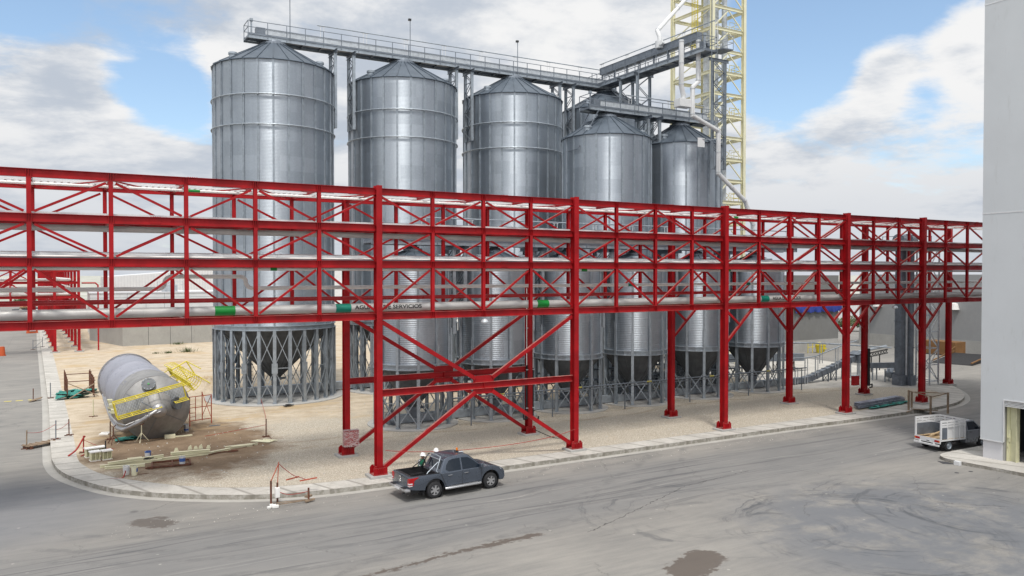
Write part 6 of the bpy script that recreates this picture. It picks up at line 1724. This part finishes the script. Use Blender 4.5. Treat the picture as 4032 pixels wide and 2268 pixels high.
g = MB(); g.tube([(-.15, -1.45, zc + .05), (-.60, -1.50, zc - .22), (-1.25, -1.45, zc - .62), (-1.95, -1.15, zc - .95), (-2.20, -.6, zc - .90)], .13, 14); g.tube([(.05, -1.55, zc), (-1.85, -1.35, zc - .68)], .05, 8)
g.tube([(-2.20, -.6, zc - .90), (-2.38, .6, zc - .55), (-2.45, 4.4, zc + .2)], .12, 12); g.tube([(-1.85, -1.35, zc - .68), (-2.22, -.9, zc - .58), (-2.55, .5, zc - .25), (-2.55, 4.6, zc + .42)], .05, 8)
for q in ((-.60, -1.50, zc - .22), (-.78, -1.49, zc - .33)): g.lathe([(.13, -.03), (.2, -.03), (.2, .03), (.13, .03)], 16, q, 'x')
g.build('overflow_pipes', M['stainless'], tk, smooth=50)
g = MB()
for y in (.8, 2.0, 3.2, 4.4): g.bar((-2.0, y, zc - .3), (-2.55, y, zc - .22 + .1 * y), .12, .06)
for y in (1.3, 2.6, 3.8): g.box(-2.35, -2.05, y - .2, y + .2, zc - .45 + .1 * y, zc - .20 + .1 * y)
g.build('pipe_brackets', M['creamdk'], tk)
# platform fixed to the head (stands upright once the tank is raised): grating plane faces the viewer
pf = MB(); ux = Vector((3.62, 0, .80)).normalized(); uy = Vector((.80, 0, -3.62)).normalized(); uz = Vector((0, -1, 0))
PLn, PW = 3.95, .92
c0 = Vector((-2.45, -.72, zc + .66))
def PP(a, b, c=0): return c0 + ux * a + uy * b + uz * c
for i in range(46): q = PLn * i / 45; pf.bar(PP(q, 0), PP(q, PW), .03, .03, uz)
for i in range(12): q = PW * i / 11; pf.bar(PP(0, q), PP(PLn, q), .03, .026, uz)
grat = pf.build('platform_grating', M['galvlite'], tk)
g = MB()
for (a_, b_) in ((0, 0), (PLn, 0)): pass
for q in (0.0, PW): g.bar(PP(0, q), PP(PLn, q), .07, .10, uz)
for q in (0, PLn): g.bar(PP(q, 0), PP(q, PW), .07, .10, uz)
for c_ in (.55, 1.05):
    g.tube([PP(PLn * .0, 0, c_), PP(PLn, 0, c_)], .028, 6)
    g.tube([PP(0, 0, c_), PP(0, PW, c_)], .028, 6); g.tube([PP(0, PW, c_), PP(2.4, PW, c_)], .028, 6); g.tube([PP(3.2, PW, c_), PP(PLn, PW, c_)], .028, 6)
for q in (0, .62, 1.25, 1.87, 2.5, 3.12, PLn): g.tube([PP(q, 0), PP(q, 0, 1.06)], .026, 6)
for q in (0, .8, 1.6, 2.4, 3.2, PLn): g.tube([PP(q, PW), PP(q, PW, 1.06)], .026, 6)
g.build('platform_rail', M['yellow'], grat)
# caged ladder along the upper right flank
LA = R(30); er = Vector((math.cos(LA), 0, math.sin(LA))); et = Vector((-math.sin(LA), 0, math.cos(LA)))
def LP(r_, y_, t_): return Vector((0, y_, zc)) + er * r_ + et * t_
g = MB(); lr = TKR + .42
for q in (-.22, .22): g.bar(LP(lr, -.3, q), LP(lr, 8.9, q), .06)
y = -.2
while y < 8.8: g.cyl(LP(lr, y, -.22), LP(lr, y, .22), .015, 6); y += .3
for y in (.2, 2.8, 5.4, 8.0):
    for q in (-.22, .22): g.bar(LP(TKR - .05, y, q), LP(lr, y, q), .05)
ld = g.build('side_ladder', M['yellow'], tk)
def cage(y0, y1, step, nm):
    g = MB(); y = y0
    while y < y1 + .01: g.tube([LP(lr + .78 * math.sin(a), y, .46 * math.cos(a)) for a in [PI * i / 10 for i in range(11)]], .022, 5); y += step
    for a in (0, .5, 1.05, 1.57, 2.1, 2.65, PI): g.bar(LP(lr + .78 * math.sin(a), y0, .46 * math.cos(a)), LP(lr + .78 * math.sin(a), y1, .46 * math.cos(a)), .03)
    g.build(nm, M['yellow'], ld)
cage(.7, 5.2, .75, 'ladder_cage'); cage(6.4, 9.4, .75, 'far_cage')
g = MB()
for t_q in (-.55, .55):
    g.tube([LP(lr, 5.5, t_q), LP(lr + 1.05, 5.5, t_q)], .045, 6)
g.tube([LP(lr + 1.05, 5.5, -.55), LP(lr + 1.05, 5.5, .55)], .045, 6); g.tube([LP(lr + .5, 5.5, -.55), LP(lr + .5, 5.5, .55)], .045, 6)
g.bar(LP(lr + 1.05, 5.5, -.55), LP(lr + 1.05, .4, -.55), .05); g.bar(LP(lr + 1.05, 5.5, .55), LP(lr + 1.05, .4, .55), .05)
g.build('rest_rails', M['yellow'], ld)
g = MB(); g.bar(LP(lr + .1, 7.2, 0), LP(lr + .1, 9.2, 0), .75, .04, er); g.build('rest_plate', M['yellow'], ld)
for y in (.8, 11.5):
    g = MB(); g.prism([(-1.1, y - .15, 0.05), (1.1, y - .15, 0.05), (1.3, y - .15, .5), (.8, y - .15, .42), (0, y - .15, .2), (-.8, y - .15, .42), (-1.3, y - .15, .5)], (0, .3, 0)); o_ = g.build('wooden_chock', M['wood'])
    o_.location = tk.location; o_.rotation_euler = tk.rotation_euler; tag(o_, ('wooden cradle under the front end of the stainless tank' if y < 2 else 'wooden cradle under the far end of the stainless tank'), 'cradle')

# ------------------------------------------------------------ yard clutter, left of the rack
ZG = 0.235
def rope(pts, r, lab, mat='rope', name='barrier_rope'):
    g = MB(); g.tube(line_pts(pts, 5), r, 6); return tag(g.build(name, M[mat], loc=tuple(pts[0]), smooth=60), lab, 'rope')
def stake(x, y, h, lab, mat='rust', foot=True, z=ZG, grp='stakes with feet along the yard'):
    t_ = thing('barrier_stake', lab, 'stake', (x, y, z), rnd.uniform(0, 3), grp)
    g = MB(); g.cyl((0, 0, .02), (.02, 0, h), .035, 8); g.build('pole', M[mat], t_)
    g = MB(); g.bar((-.28, 0, .02), (.28, 0, .02), .07, .04); g.bar((0, -.28, .02), (0, .28, .02), .07, .04); g.build('foot', M['rust'], t_)
    return t_
stake(-14.39, 36.7, 1.25, 'dark stake on the sidewalk beside the yellow road marks', 'galvdark')
stake(-15.62, 37.4, 1.0, 'stake in the gutter at the yellow road marks', 'rust', z=0.004)
stake(-13.96, 18.1, 1.15, 'grey stake at the right end of the plank footbridge', 'galvdark')
stake(-13.25, 19.1, 1.0, 'rusty stake at the inner edge of the sidewalk', 'rust')
stake(-15.45, 17.1, 1.1, 'pale stake at the left end of the plank footbridge', 'wood', z=0.004)
stake(-11.7, 25.6, 1.2, 'yellow topped stake standing in the dirt left of the tank', 'creamdk')
stake(-11.1, 16.4, 1.1, 'rusty stake nearest to the bend of the tank pipes', 'rust')
stake(-16.9, 88.0, 1.3, 'grey stake on the side road near its far end', 'galvdark', z=0.004)
stake(-15.8, 89.5, 1.3, 'grey stake on the sidewalk near its far end', 'galvdark')
rope([(-15.45, 17.1, .95), (-14.7, 17.6, .85), (-13.96, 18.1, 1.15)], .012, 'sagging line between the two stakes of the plank footbridge')
rope([(-13.96, 18.1, .8), (-13.6, 18.5, .85), (-13.25, 19.1, 1.05)], .012, 'line from the footbridge stake to the rusty sidewalk stake')
def footbridge(x, y, rz, L, lab, z=0.0):
    t_ = thing('plank_footbridge', lab, 'footbridge', (x, y, z), rz)
    g = MB()
    for i in range(4): g.box(-L / 2, L / 2, -.36 + i * .19, -.36 + i * .19 + .17, .16, .20)
    g.build('planks', M['wood'], t_)
    g = MB()
    for i in range(5): g.box(-L / 2 + .1 + i * (L - .2) / 4 - .03, -L / 2 + .1 + i * (L - .2) / 4 + .03, -.38, .40, .201, .235)
    g.build('cleats', M['wood'], t_)
    g = MB()
    for sx in (-1, 1): g.box(sx * L / 2 * .8 - .08, sx * L / 2 * .8 + .08, -.4, .4, .0, .158)
    g.build('bearers', M['rust'], t_); return t_
footbridge(-14.8, 17.5, .55, 1.7, 'plank footbridge over the gutter beside the left yard')
g = MB()
for i in range(3): g.bar((-15.9 + .1 * i, 36.6 + .25 * i, .06 + .03 * i), (-15.1 + .05 * i, 37.4 + .2 * i, .16 + .03 * i), .14, .03)
tag(g.build('loose_boards', M['wood'], loc=(-15.5, 37, 0)), 'loose boards in the gutter at the yellow road marks', 'boards')
g = MB()
g.bar((-16.9, 87.7, .25), (-15.7, 89.0, .25), .05); g.bar((-16.9, 88, 1.2), (-15.8, 89.5, 1.2), .04); g.bar((-16.9, 88, .1), (-15.8, 89.5, 1.1), .04)
tag(g.build('barrier_bars', M['galvdark'], loc=(-16.4, 88.3, 0)), 'grey bars between the two far stakes of the side road', 'barrier')
g = MB()
for x in (-18.2, -17.4, -16.6, -15.75): g.face([(x - .28, 38.0, .005), (x + .22, 38.0, .005), (x + .28, 38.28, .005), (x - .22, 38.28, .005)])
struct(g.build('road_marking', M['yellow']))

def cream_block(x, y, rz, lab):
    t_ = thing('cream_block', lab, 'steel stub', (x, y, ZG), rz, 'cream steel stubs on the yard corner')
    g = MB(); g.box(-.26, .26, -.24, .24, .46, .52); g.build('plate', M['whitepipe'], t_)
    g = MB(); g.box(-.24, .24, -.22, .22, 0, .04); g.build('plate', M['whitepipe'], t_)
    g = MB()
    for xx in (-.2, 0, .2): g.box(xx - .02, xx + .02, -.2, .2, .04, .46)
    g.box(-.2, .2, -.02, .02, .04, .46); g.build('ribs', M['creamdk'], t_)
cream_block(-12.32, 11.8, .2, 'cream steel stub at the back left of the group of four')
cream_block(-11.82, 11.9, .2, 'cream steel stub at the back right of the group of four')
cream_block(-12.12, 10.75, .2, 'cream steel stub at the front left of the group of four')
cream_block(-11.55, 10.75, .2, 'cream steel stub at the front right of the group of four')
stake(-11.55, 11.6, .85, 'thin dark rod standing among the cream stubs', 'blackpaint')
def bucket(x, y, m1, m2, lab, h=.40, top=None):
    t_ = thing('paint_bucket', lab, 'bucket', (x, y, ZG), rnd.uniform(0, 6), 'paint buckets on the gravel')
    g = MB(); g.lathe([(.0, .01), (.135, .0), (.155, h), (.165, h), (.165, h + .03), (.145, h + .03), (.125, .05), (0, .05)], 20); g.build('tub', M[m1], t_, smooth=40)
    g = MB(); g.lathe([(.150, h * .45), (.158, h * .9)] if m2 else [(.15, .1), (.152, .2)], 20, a0=0, a1=4.5); g.build('label_band', M[m2 or 'bluelabel'], t_, smooth=40)
    g = MB(); g.tube([(.16 * math.cos(a), .03, h + .16 * abs(math.sin(a)) * .6) for a in [PI * i / 8 for i in range(9)]], .008, 5); g.build('handle', M['galv'], t_)
bucket(-9.6, 9.7, 'bluelabel', 'white', 'blue bucket behind the cream beams')
bucket(-8.15, 7.4, 'white', 'bluelabel', 'white bucket with blue label standing on the red frame')
bucket(-10.86, 6.6, 'whitepipe', 'white', 'greyish bucket left of the cream bucket by the sidewalk')
bucket(-10.52, 6.25, 'cream', 'bluelabel', 'cream bucket with blue rim at the inner edge of the sidewalk')
# cream beams
def beam(a, b, h, lab, wdt=.14, mat='cream'):
    g = MB(); g.hsec((a[0], a[1], ZG + h), (b[0], b[1], ZG + h), wdt, .14, .014); return tag(g.build('cream_beam', M[mat], loc=(a[0], a[1], ZG)), lab, 'steel beam', 'cream steel beams on the gravel')
beam((-11.95, 8.75), (-9.0, 8.7), .08, 'long cream beam at the far side of the left stack')
beam((-11.75, 8.3), (-9.9, 7.95), .08, 'shorter cream beam at the near side of the left stack')
beam((-11.6, 8.5), (-8.9, 9.0), .24, 'cream beam lying across the top of the left stack')
beam((-11.3, 9.05), (-9.8, 9.15), .08, 'pale cream beam end behind the left stack')
beam((-10.6, 9.7), (-9.9, 9.75), .08, 'short cream piece behind the left stack by the blue bucket')
beam((-9.2, 8.9), (-6.3, 9.2), .08, 'long cream beam in front of the middle stack')
beam((-8.5, 9.35), (-6.5, 9.1), .24, 'cream beam on top of the middle stack', .2)
beam((-8.4, 9.6), (-6.6, 9.5), .09, 'cream beam at the back of the middle stack')
beam((-6.6, 9.2), (-5.3, 9.75), .06, 'cream strip leading right from the middle stack')
beam((-5.5, 10.3), (-3.65, 10.4), .05, 'thin cream bar right of the dark strap')
beam((-5.2, 10.1), (-4.0, 10.15), .05, 'thin cream bar in front of its twin right of the dark strap')
for k, (x, y) in enumerate(((-8.2, 9.45), (-7.5, 9.45), (-7.2, 9.4), (-6.95, 9.4), (-6.55, 9.3))):
    g = MB(); g.prism([(x - .12, y, ZG + .32), (x + .12, y, ZG + .32), (x + .06, y, ZG + .5 + .08 * (k % 2)), (x - .06, y, ZG + .5)], (0, .03, 0)); tag(g.build('cream_bracket', M['cream'], loc=(x, y, ZG + .32)), ('leftmost', 'second from left', 'third from left', 'fourth from left', 'rightmost')[k] + ' cream bracket standing on the middle stack of beams', 'bracket', 'cream brackets on the beams')
g = MB(); g.prism([(-3.85, 11.4, ZG + .03), (-2.95, 10.5, ZG + .03), (-2.6, 10.8, ZG + .03), (-3.4, 11.6, ZG + .03)], (0, 0, .035)); g.bar((-3.1, 11.4, ZG + .09), (-2.45, 10.7, ZG + .09), .12, .03); tag(g.build('pale_boards', M['cream'], loc=(-3, 11, ZG)), 'pale boards lying at the corner of the roped off earth', 'boards')
g = MB(); g.tube(line_pts([(-6.6, 8.95, ZG + .03), (-6.1, 9.2, ZG + .05), (-5.7, 9.25, ZG + .05), (-5.3, 9.1, ZG + .05), (-5.0, 9.2, ZG + .05), (-5.2, 9.4, ZG + .05), (-5.5, 9.3, ZG + .04)], 4), .035, 6); tag(g.build('dark_strap', M['rust'], loc=(-6, 9, ZG)), 'dark coiled strap between the middle stack and the thin bars', 'strap')
g = MB(); g.sphere((-9.75, 8.9, ZG + .2), .16, 10, 6, (1.6, .8, .5)); g.sphere((-9.5, 8.95, ZG + .2), .12, 10, 6, (1.3, .8, .5)); tag(g.build('black_bag', M['black'], loc=(-9.7, 8.9, ZG), smooth=60), 'black bag slumped on the beams beside the blue bucket', 'bag')
t_ = thing('barred_gate', 'rusty red barred gate with bars lying flat on the gravel', 'frame', (-8.65, 7.75, ZG), R(-6))
g = MB()
for y in (-.62, .62): g.bar((-.92, y, .06), (.92, y, .06), .08)
for x in (-.92, .92): g.bar((x, -.62, .06), (x, .62, .06), .08)
g.bar((0.05, -.6, .06), (.05, .6, .06), .06); g.build('border', M['rust'], t_)
g = MB()
for y in (-.30, .02, .33): g.bar((-.9, y, .06), (.9, y, .06), .03)
g.build('bars', M['rust'], t_)
g = MB(); g.bar((-9.9, 7.4, ZG + .04), (-9.6, 7.1, ZG + .04), .1, .06); g.bar((-9.85, 7.2, ZG + .1), (-9.55, 7.25, ZG + .1), .08, .05); tag(g.build('rusty_scrap', M['rust'], loc=(-9.8, 7.2, ZG)), 'small rusty offcut left of the red frame', 'offcut')
# cages of reinforcement bars left of the tank
t_ = thing('bar_cage', 'rusty upright bar cage standing left of the stainless tank', 'cage', (-12.3, 38.4, ZG), R(2))
g = MB()
for x in (-1.0, .9):
    for y in (-2.7, -1.6, -.5, .6, 1.8, 2.7): g.bar((x, y, 0), (x, y, 1.55 + .25 * rnd.random()), .07)
    g.bar((x, -2.8, 1.3), (x, 2.8, 1.3), .06); g.bar((x, -2.8, .5), (x, 2.8, .5), .05)
g.bar((-1.05, -2.7, 1.35), (1.0, -2.7, 1.35), .06); g.bar((-1.0, 2.7, 1.35), (1, 2.7, 1.35), .06)
g.build('bars', M['rust'], t_)
g = MB(); g.bar((-1.0, -2.75, 1.25), (1.2, -2.95, .1), .16, .05); g.bar((.95, -2.72, 1.1), (-.9, -3.2, .05), .16, .05); g.build('boards', M['wood'], t_)
g = MB(); q = random.Random(5)
for i in range(14):
    x, y = q.uniform(-1.3, .9), q.uniform(-3.0, .2); g.add([(x - 12.3 + dx_, 38.4 + y + dy_, ZG + .05 + q.uniform(0, .35)) for dx_, dy_ in ((-.5, -.6), (.5, -.5), (.6, .6), (-.4, .5))], [(0, 1, 2, 3)])
tag(g.build('teal_sheet', M['tealnet'], loc=(-12.3, 37, ZG)), 'crumpled teal sheet under the rusty bar cage', 'sheet')
g = MB()
for i in range(9):
    x, y = -10.6 + i * .14, 15.9 + q.uniform(-.25, .3); g.add([(x + dx_, y + dy_, ZG + .02 + q.uniform(0, .14)) for dx_, dy_ in ((-.3, -.4), (.3, -.35), (.35, .4), (-.25, .35))], [(0, 1, 2, 3)])
tag(g.build('teal_sheet', M['tealnet'], loc=(-10, 16, ZG)), 'teal sheet on the ground below the tank front', 'sheet')
def trestle(x, y, lab, mat='cream'):
    t_ = thing('tripod_stand', lab, 'stand', (x, y, ZG), 0, 'pipe stands by the tank')
    g = MB(); g.cyl((0, 0, .45), (0, 0, 1.0), .03, 8)
    for a in (.3, 2.3, 4.4): g.bar((0, 0, .55), (.42 * math.cos(a), .42 * math.sin(a), 0), .035)
    g.build('legs', M[mat], t_)
    g = MB(); g.bar((-.15, 0, 1.12), (0, 0, 1.0), .04); g.bar((.15, 0, 1.12), (0, 0, 1.0), .04); g.build('fork', M['rust'], t_)
trestle(-9.5, 14.7, 'pale pipe stand with splayed legs in front of the tank head')
trestle(-11.0, 14.9, 'rusty pipe stand left of the tank head', 'rust')
t_ = thing('scaffold_frame', 'orange scaffold frame standing right of the tank', 'scaffold', (-5.6, 18.6, ZG), R(18))
g = MB()
for x in (-.75, .75): g.bar((x, 0, 0), (x, 0, 1.95), .05)
for z in (.35, 1.2, 1.93): g.bar((-.75, 0, z), (.75, 0, z), .045)
g.bar((-.35, 0, .35), (-.35, 0, 1.93), .035)
for z in (.6, .85, 1.45): g.bar((-.75, 0, z), (-.35, 0, z), .03)
g.build('frame', M['orange'], t_)
g = MB(); g.bar((.75, 0, 1.93), (.9, 1.6, .3), .03); g.bar((.75, 0, .35), (.9, 1.6, 1.9), .03); g.bar((.9, 1.6, 0), (.9, 1.6, 1.95), .05); g.build('braces', M['orange'], t_)
g = MB(); g.box(-5.2, -4.5, 17.7, 17.9, ZG, ZG + .03); tag(g.build('dark_plate', M['galvdark'], loc=(-4.9, 17.8, ZG)), 'dark plate lying at the foot of the scaffold frame', 'plate')
g = MB(); g.box(-8.2, -7.6, 14.9, 15.15, ZG, ZG + .22); g.box(-7.6, -6.6, 15.1, 15.25, ZG, ZG + .06); tag(g.build('pale_offcut', M['cream'], loc=(-8, 15, ZG)), 'pale box and strip beside the tank front', 'offcut')
bucket(-6.75, 16.6, 'galvlite', None, 'grey bucket at the right foot of the tank', .45)
g = MB(); g.bar((-11.6, 18.2, ZG + .05), (-11.1, 18.0, ZG + .05), .25, .08); g.bar((-11.5, 18.4, ZG + .1), (-11.0, 18.3, ZG + .1), .2, .05); tag(g.build('pale_offcut', M['whitepipe'], loc=(-11.4, 18.2, ZG)), 'pale offcuts in the dirt left of the tank pipes', 'offcut')
rope([(-12.6, 13.2, .95), (-11.2, 13.4, .25), (-9.0, 13.6, .22), (-6.0, 14.6, .22), (-2.7, 12.6, .95)], .014, 'long red rope strung low across the roped off earth')
rope([(-.65, 23.4, .9), (-1.5, 18.0, .5), (-2.7, 12.6, .95)], .014, 'red rope running back from the corner stake towards the silos')
rope([(-6.0, 9.3, .2), (-4.2, 10.2, .25), (-2.7, 11.2, .2), (-2.6, 12.0, .3)], .014, 'dark line lying along the pale boards', 'rust')
stake(-2.7, 12.5, 1.1, 'leaning corner stake of the roped off earth', 'rust')
stake(-12.6, 13.2, .95, 'stake with red tape at the yard corner', 'rope')
rope([(-13.35, 12.6, .25), (-12.95, 12.9, .5), (-12.6, 13.2, 1.05), (-12.5, 13.25, 1.15)], .045, 'frayed red tape tied to the yard corner stake')
rope([(-12.75, 12.2, .25), (-12.55, 12.4, .3), (-12.5, 13.1, .3)], .03, 'second red tape low at the yard corner stake')
rope([(-11.6, 6.2, .2), (-11.1, 6.0, .22), (-10.95, 6.3, .35), (-10.9, 6.55, .5)], .03, 'red tape lying beside the greyish bucket')
rope([(-10.4, 6.1, .3), (-9.5, 6.5, .2), (-8.2, 6.95, .2), (-7.6, 7.3, .25)], .014, 'dark line from the cream bucket past the red frame', 'rust')
rope([(.25, -.30, 1.55), (1.5, -.35, 1.35), (4.0, -.45, 1.15), (7.5, -.4, 1.1), (10.2, -.35, 1.25), (11.6, -.32, 1.5)], .016, 'long red rope tied between the first two front columns')
rope([(11.9, 4.6, .6), (12.4, 3.5, .3), (12.9, 2.6, .2), (13.2, .6, .2)], .022, 'black hose on the gravel by the second columns', 'black')
# barrier of pipes over the gutter at the front
t_ = thing('gutter_barrier', 'rickety pipe barrier over the gutter left of the grey pickup', 'barrier', (0, 0, 0))
g = MB()
for (x, y, h, m_) in ((-5.65, -1.75, 1.15, 0), (-5.30, -1.45, .95, 0), (-4.02, -1.9, .65, 0)): g.cyl((x, y, .05), (x, y, h), .045, 8)
g.build('posts', M['rust'], t_)
g = MB(); g.cyl((-5.28, -1.40, .9), (-5.22, -1.38, 1.85), .02, 6); g.bar((-5.65, -1.75, 1.12), (-5.22, -1.38, 1.78), .03); g.build('thin_rods', M['orange'], t_)
g = MB(); g.bar((-5.5, -2.0, .12), (-4.0, -1.95, .12), .04); g.bar((-5.6, -1.6, .10), (-4.1, -1.8, .10), .03); g.bar((-4.2, -2.02, .08), (-3.75, -1.85, .1), .12, .06); g.bar((-4.1, -1.8, .22), (-3.85, -1.6, .22), .2, .08); g.build('boards', M['wood'], t_)
g = MB(); q = random.Random(9)
for i in range(7): c = (-5.65 + q.uniform(-.22, .22), -1.95 + q.uniform(-.15, .15), .08); g.box(c[0] - .08, c[0] + .08, c[1] - .06, c[1] + .06, .01, .10 + q.uniform(0, .06))
g.box(-5.42, -5.22, -1.6, -1.4, .3, .75); g.build('rubble', M['whitepipe'], t_, bevel=.02)
g = MB(); g.tube(line_pts([(-5.22, -1.38, 1.78), (-4.9, -1.2, 1.45), (-4.5, -1.1, 1.1), (-4.2, -1.0, .95), (-3.9, -.9, .8)], 4), .014, 6); g.tube(line_pts([(-5.28, -1.45, .55), (-4.9, -1.6, .40), (-4.4, -1.7, .40), (-4.02, -1.9, .5)], 4), .014, 6); g.build('tape', M['rope'], t_)
g = MB(); g.bar((-4.15, -.9, .75), (-3.4, -1.1, .85), .10, .04); g.bar((-4.8, -1.0, .9), (-4.2, -1.0, .98), .05); g.build('loose_slats', M['orange'], t_)
# timber barricade and steel bundle at the far end of the sidewalk
t_ = thing('timber_barricade', 'timber railing and tilted platform in front of the last front column', 'barricade', (42.0, -1.9, 0.0), R(0))
g = MB()
for (x, y, h, z0) in ((-1.3, .55, 1.55, .15), (1.05, -1.0, 1.55, .0), (-.35, -.55, 1.35, .0), (-.1, 1.1, 1.25, .15)): g.bar((x, y, z0), (x, y, z0 + h), .11)
g.build('posts', M['wood'], t_)
g = MB(); g.bar((-1.3, .55, 1.65), (-.35, -.55, 1.30), .06); g.bar((-.1, 1.1, 1.4), (1.05, -1.0, 1.5), .06); g.bar((-.35, -.55, 1.25), (1.05, -1.0, 1.5), .06); g.bar((-1.3, .55, 1.65), (-.1, 1.1, 1.4), .06); g.build('rails', M['wood'], t_)
g = MB(); g.add([(-1.35, .35, .32), (-.25, -.75, .28), (.75, -.45, .12), (-.3, .65, .16), (-1.35, .35, .38), (-.25, -.75, .34), (.75, -.45, .18), (-.3, .65, .22)], [(0, 3, 2, 1), (4, 5, 6, 7), (0, 1, 5, 4), (1, 2, 6, 5), (2, 3, 7, 6), (3, 0, 4, 7)]); g.bar((-2.1, .2, .2), (-1.2, .3, .2), .12, .06); g.build('platform', M['wood'], t_)
t_ = thing('steel_bundle', 'bundle of bluish steel sections lying along the sidewalk by the last columns', 'steel bundle', (0, 0, 0))
g = MB()
for i in range(5): g.hsec((37.5 + .12 * i, .55 + i * .17, ZG + .18 + .05 * (i % 2)), (44.0 + .15 * i, 1.15 + i * .17, ZG + .18 + .05 * (i % 2)), .16, .16, .014)
for i in range(3): g.hsec((37.9, .75 + i * .2, ZG + .36), (43.7, 1.3 + i * .2, ZG + .36), .15, .14, .014)
g.build('sections', M['lilac'], t_)
g = MB(); q = random.Random(12)
for i in range(26):
    f = i / 25; x, y = 38.6 + f * 5.2, .25 + f * .55 + q.uniform(-.1, .1); g.add([(x + dx_, y + dy_, ZG + .03 + q.uniform(0, .12)) for dx_, dy_ in ((-.25, -.22), (.25, -.18), (.3, .25), (-.2, .2))], [(0, 1, 2, 3)])
tag(g.build('teal_netting', M['tealnet'], loc=(41, .5, ZG)), 'teal netting spread along the bundle of steel sections', 'netting')
# loose stones kicked about the yard and along the kerb: too many to count
g = MB(); q = random.Random(21)
for i in range(1500):
    if i < 1100: x, y = q.uniform(-11, 38), q.uniform(.5, 22)
    else: x, y = q.uniform(-12, 30), q.uniform(-3.2, -1.5)
    if i < 1100 and x < -8 and y < 9: continue
    z0 = .232 if i < 1100 else .004
    r_ = q.choice((.02, .025, .03, .035, .05, .07)) * (1 if i < 1100 else .6); a = q.uniform(0, 6.28)
    g.add([(x + r_ * math.cos(a + k * 2.1), y + r_ * math.sin(a + k * 2.1) * q.uniform(.7, 1.2), z0) for k in range(3)] + [(x + q.uniform(-.3, .3) * r_, y, z0 + r_ * q.uniform(.6, 1.1))], [(0, 1, 3), (1, 2, 3), (2, 0, 3)])
st_ = g.build('loose_stones', M['kerb']); st_['kind'] = 'stuff'; st_['label'] = 'loose pale stones scattered over the gravel yard'; st_['category'] = 'stones'
# weeds, spoil heap
for k, (x, y, s_, lab) in enumerate(((.6, 71.8, .9, 'largest dusty weed clump near the concrete basin'), (-1.8, 71.2, .5, 'flat weed clump left of the largest one'), (.9, 84.0, .6, 'weed clump at the foot of the concrete basin'), (-3.2, 71.6, .35, 'smallest weed clump in the dirt before the basin'))):
    t_ = thing('weed_clump', lab, 'weeds', (x, y, .15), 0, 'weed clumps in the dirt')
    g = MB(); q = random.Random(60 + k)
    for i in range(150):
        a = q.uniform(0, 6.28); d = abs(q.gauss(0, .8)) * s_; h_ = q.uniform(.25, .9) * s_; l = q.uniform(.15, .5) * s_
        p = Vector((d * math.cos(a), d * math.sin(a) * .8, 0)); e = p + Vector((math.cos(a) * l, math.sin(a) * l, h_)); n_ = Vector((-math.sin(a), math.cos(a), 0)) * .035
        g.add([p - n_, p + n_, e], [(0, 1, 2)])
    g.build('leaves', M['leaf'], t_)
g = MB(); q = random.Random(3); N_ = 28
hp = [[(-4.6 + 4.4 * (i / N_), 33 + 4.5 * (j / N_), .1 + max(0, 1.15 * (1 - ((i / N_ - .5) ** 2 + (j / N_ - .5) ** 2) * 4.2)) * (1 + .25 * math.sin(i * 1.3) * math.cos(j * .9)) + q.uniform(-.04, .04)) for i in range(N_ + 1)] for j in range(N_ + 1)]
vv = [p for r_ in hp for p in r_]
g.add(vv, [(j * (N_ + 1) + i, j * (N_ + 1) + i + 1, (j + 1) * (N_ + 1) + i + 1, (j + 1) * (N_ + 1) + i) for i in range(N_) for j in range(N_)])
struct(g.build('gravel_heap', M['yard'], smooth=180))
t_ = thing('pad_plate', 'dark plate leaning on the slab of the leftmost large silo', 'plate', (1.3, 23.0, .3), .3)
g = MB(); g.box(-.4, .4, -.15, .15, 0, .05); g.box(-.2, .1, -.2, .1, .05, .12); g.build('plate', M['blackpaint'], t_)
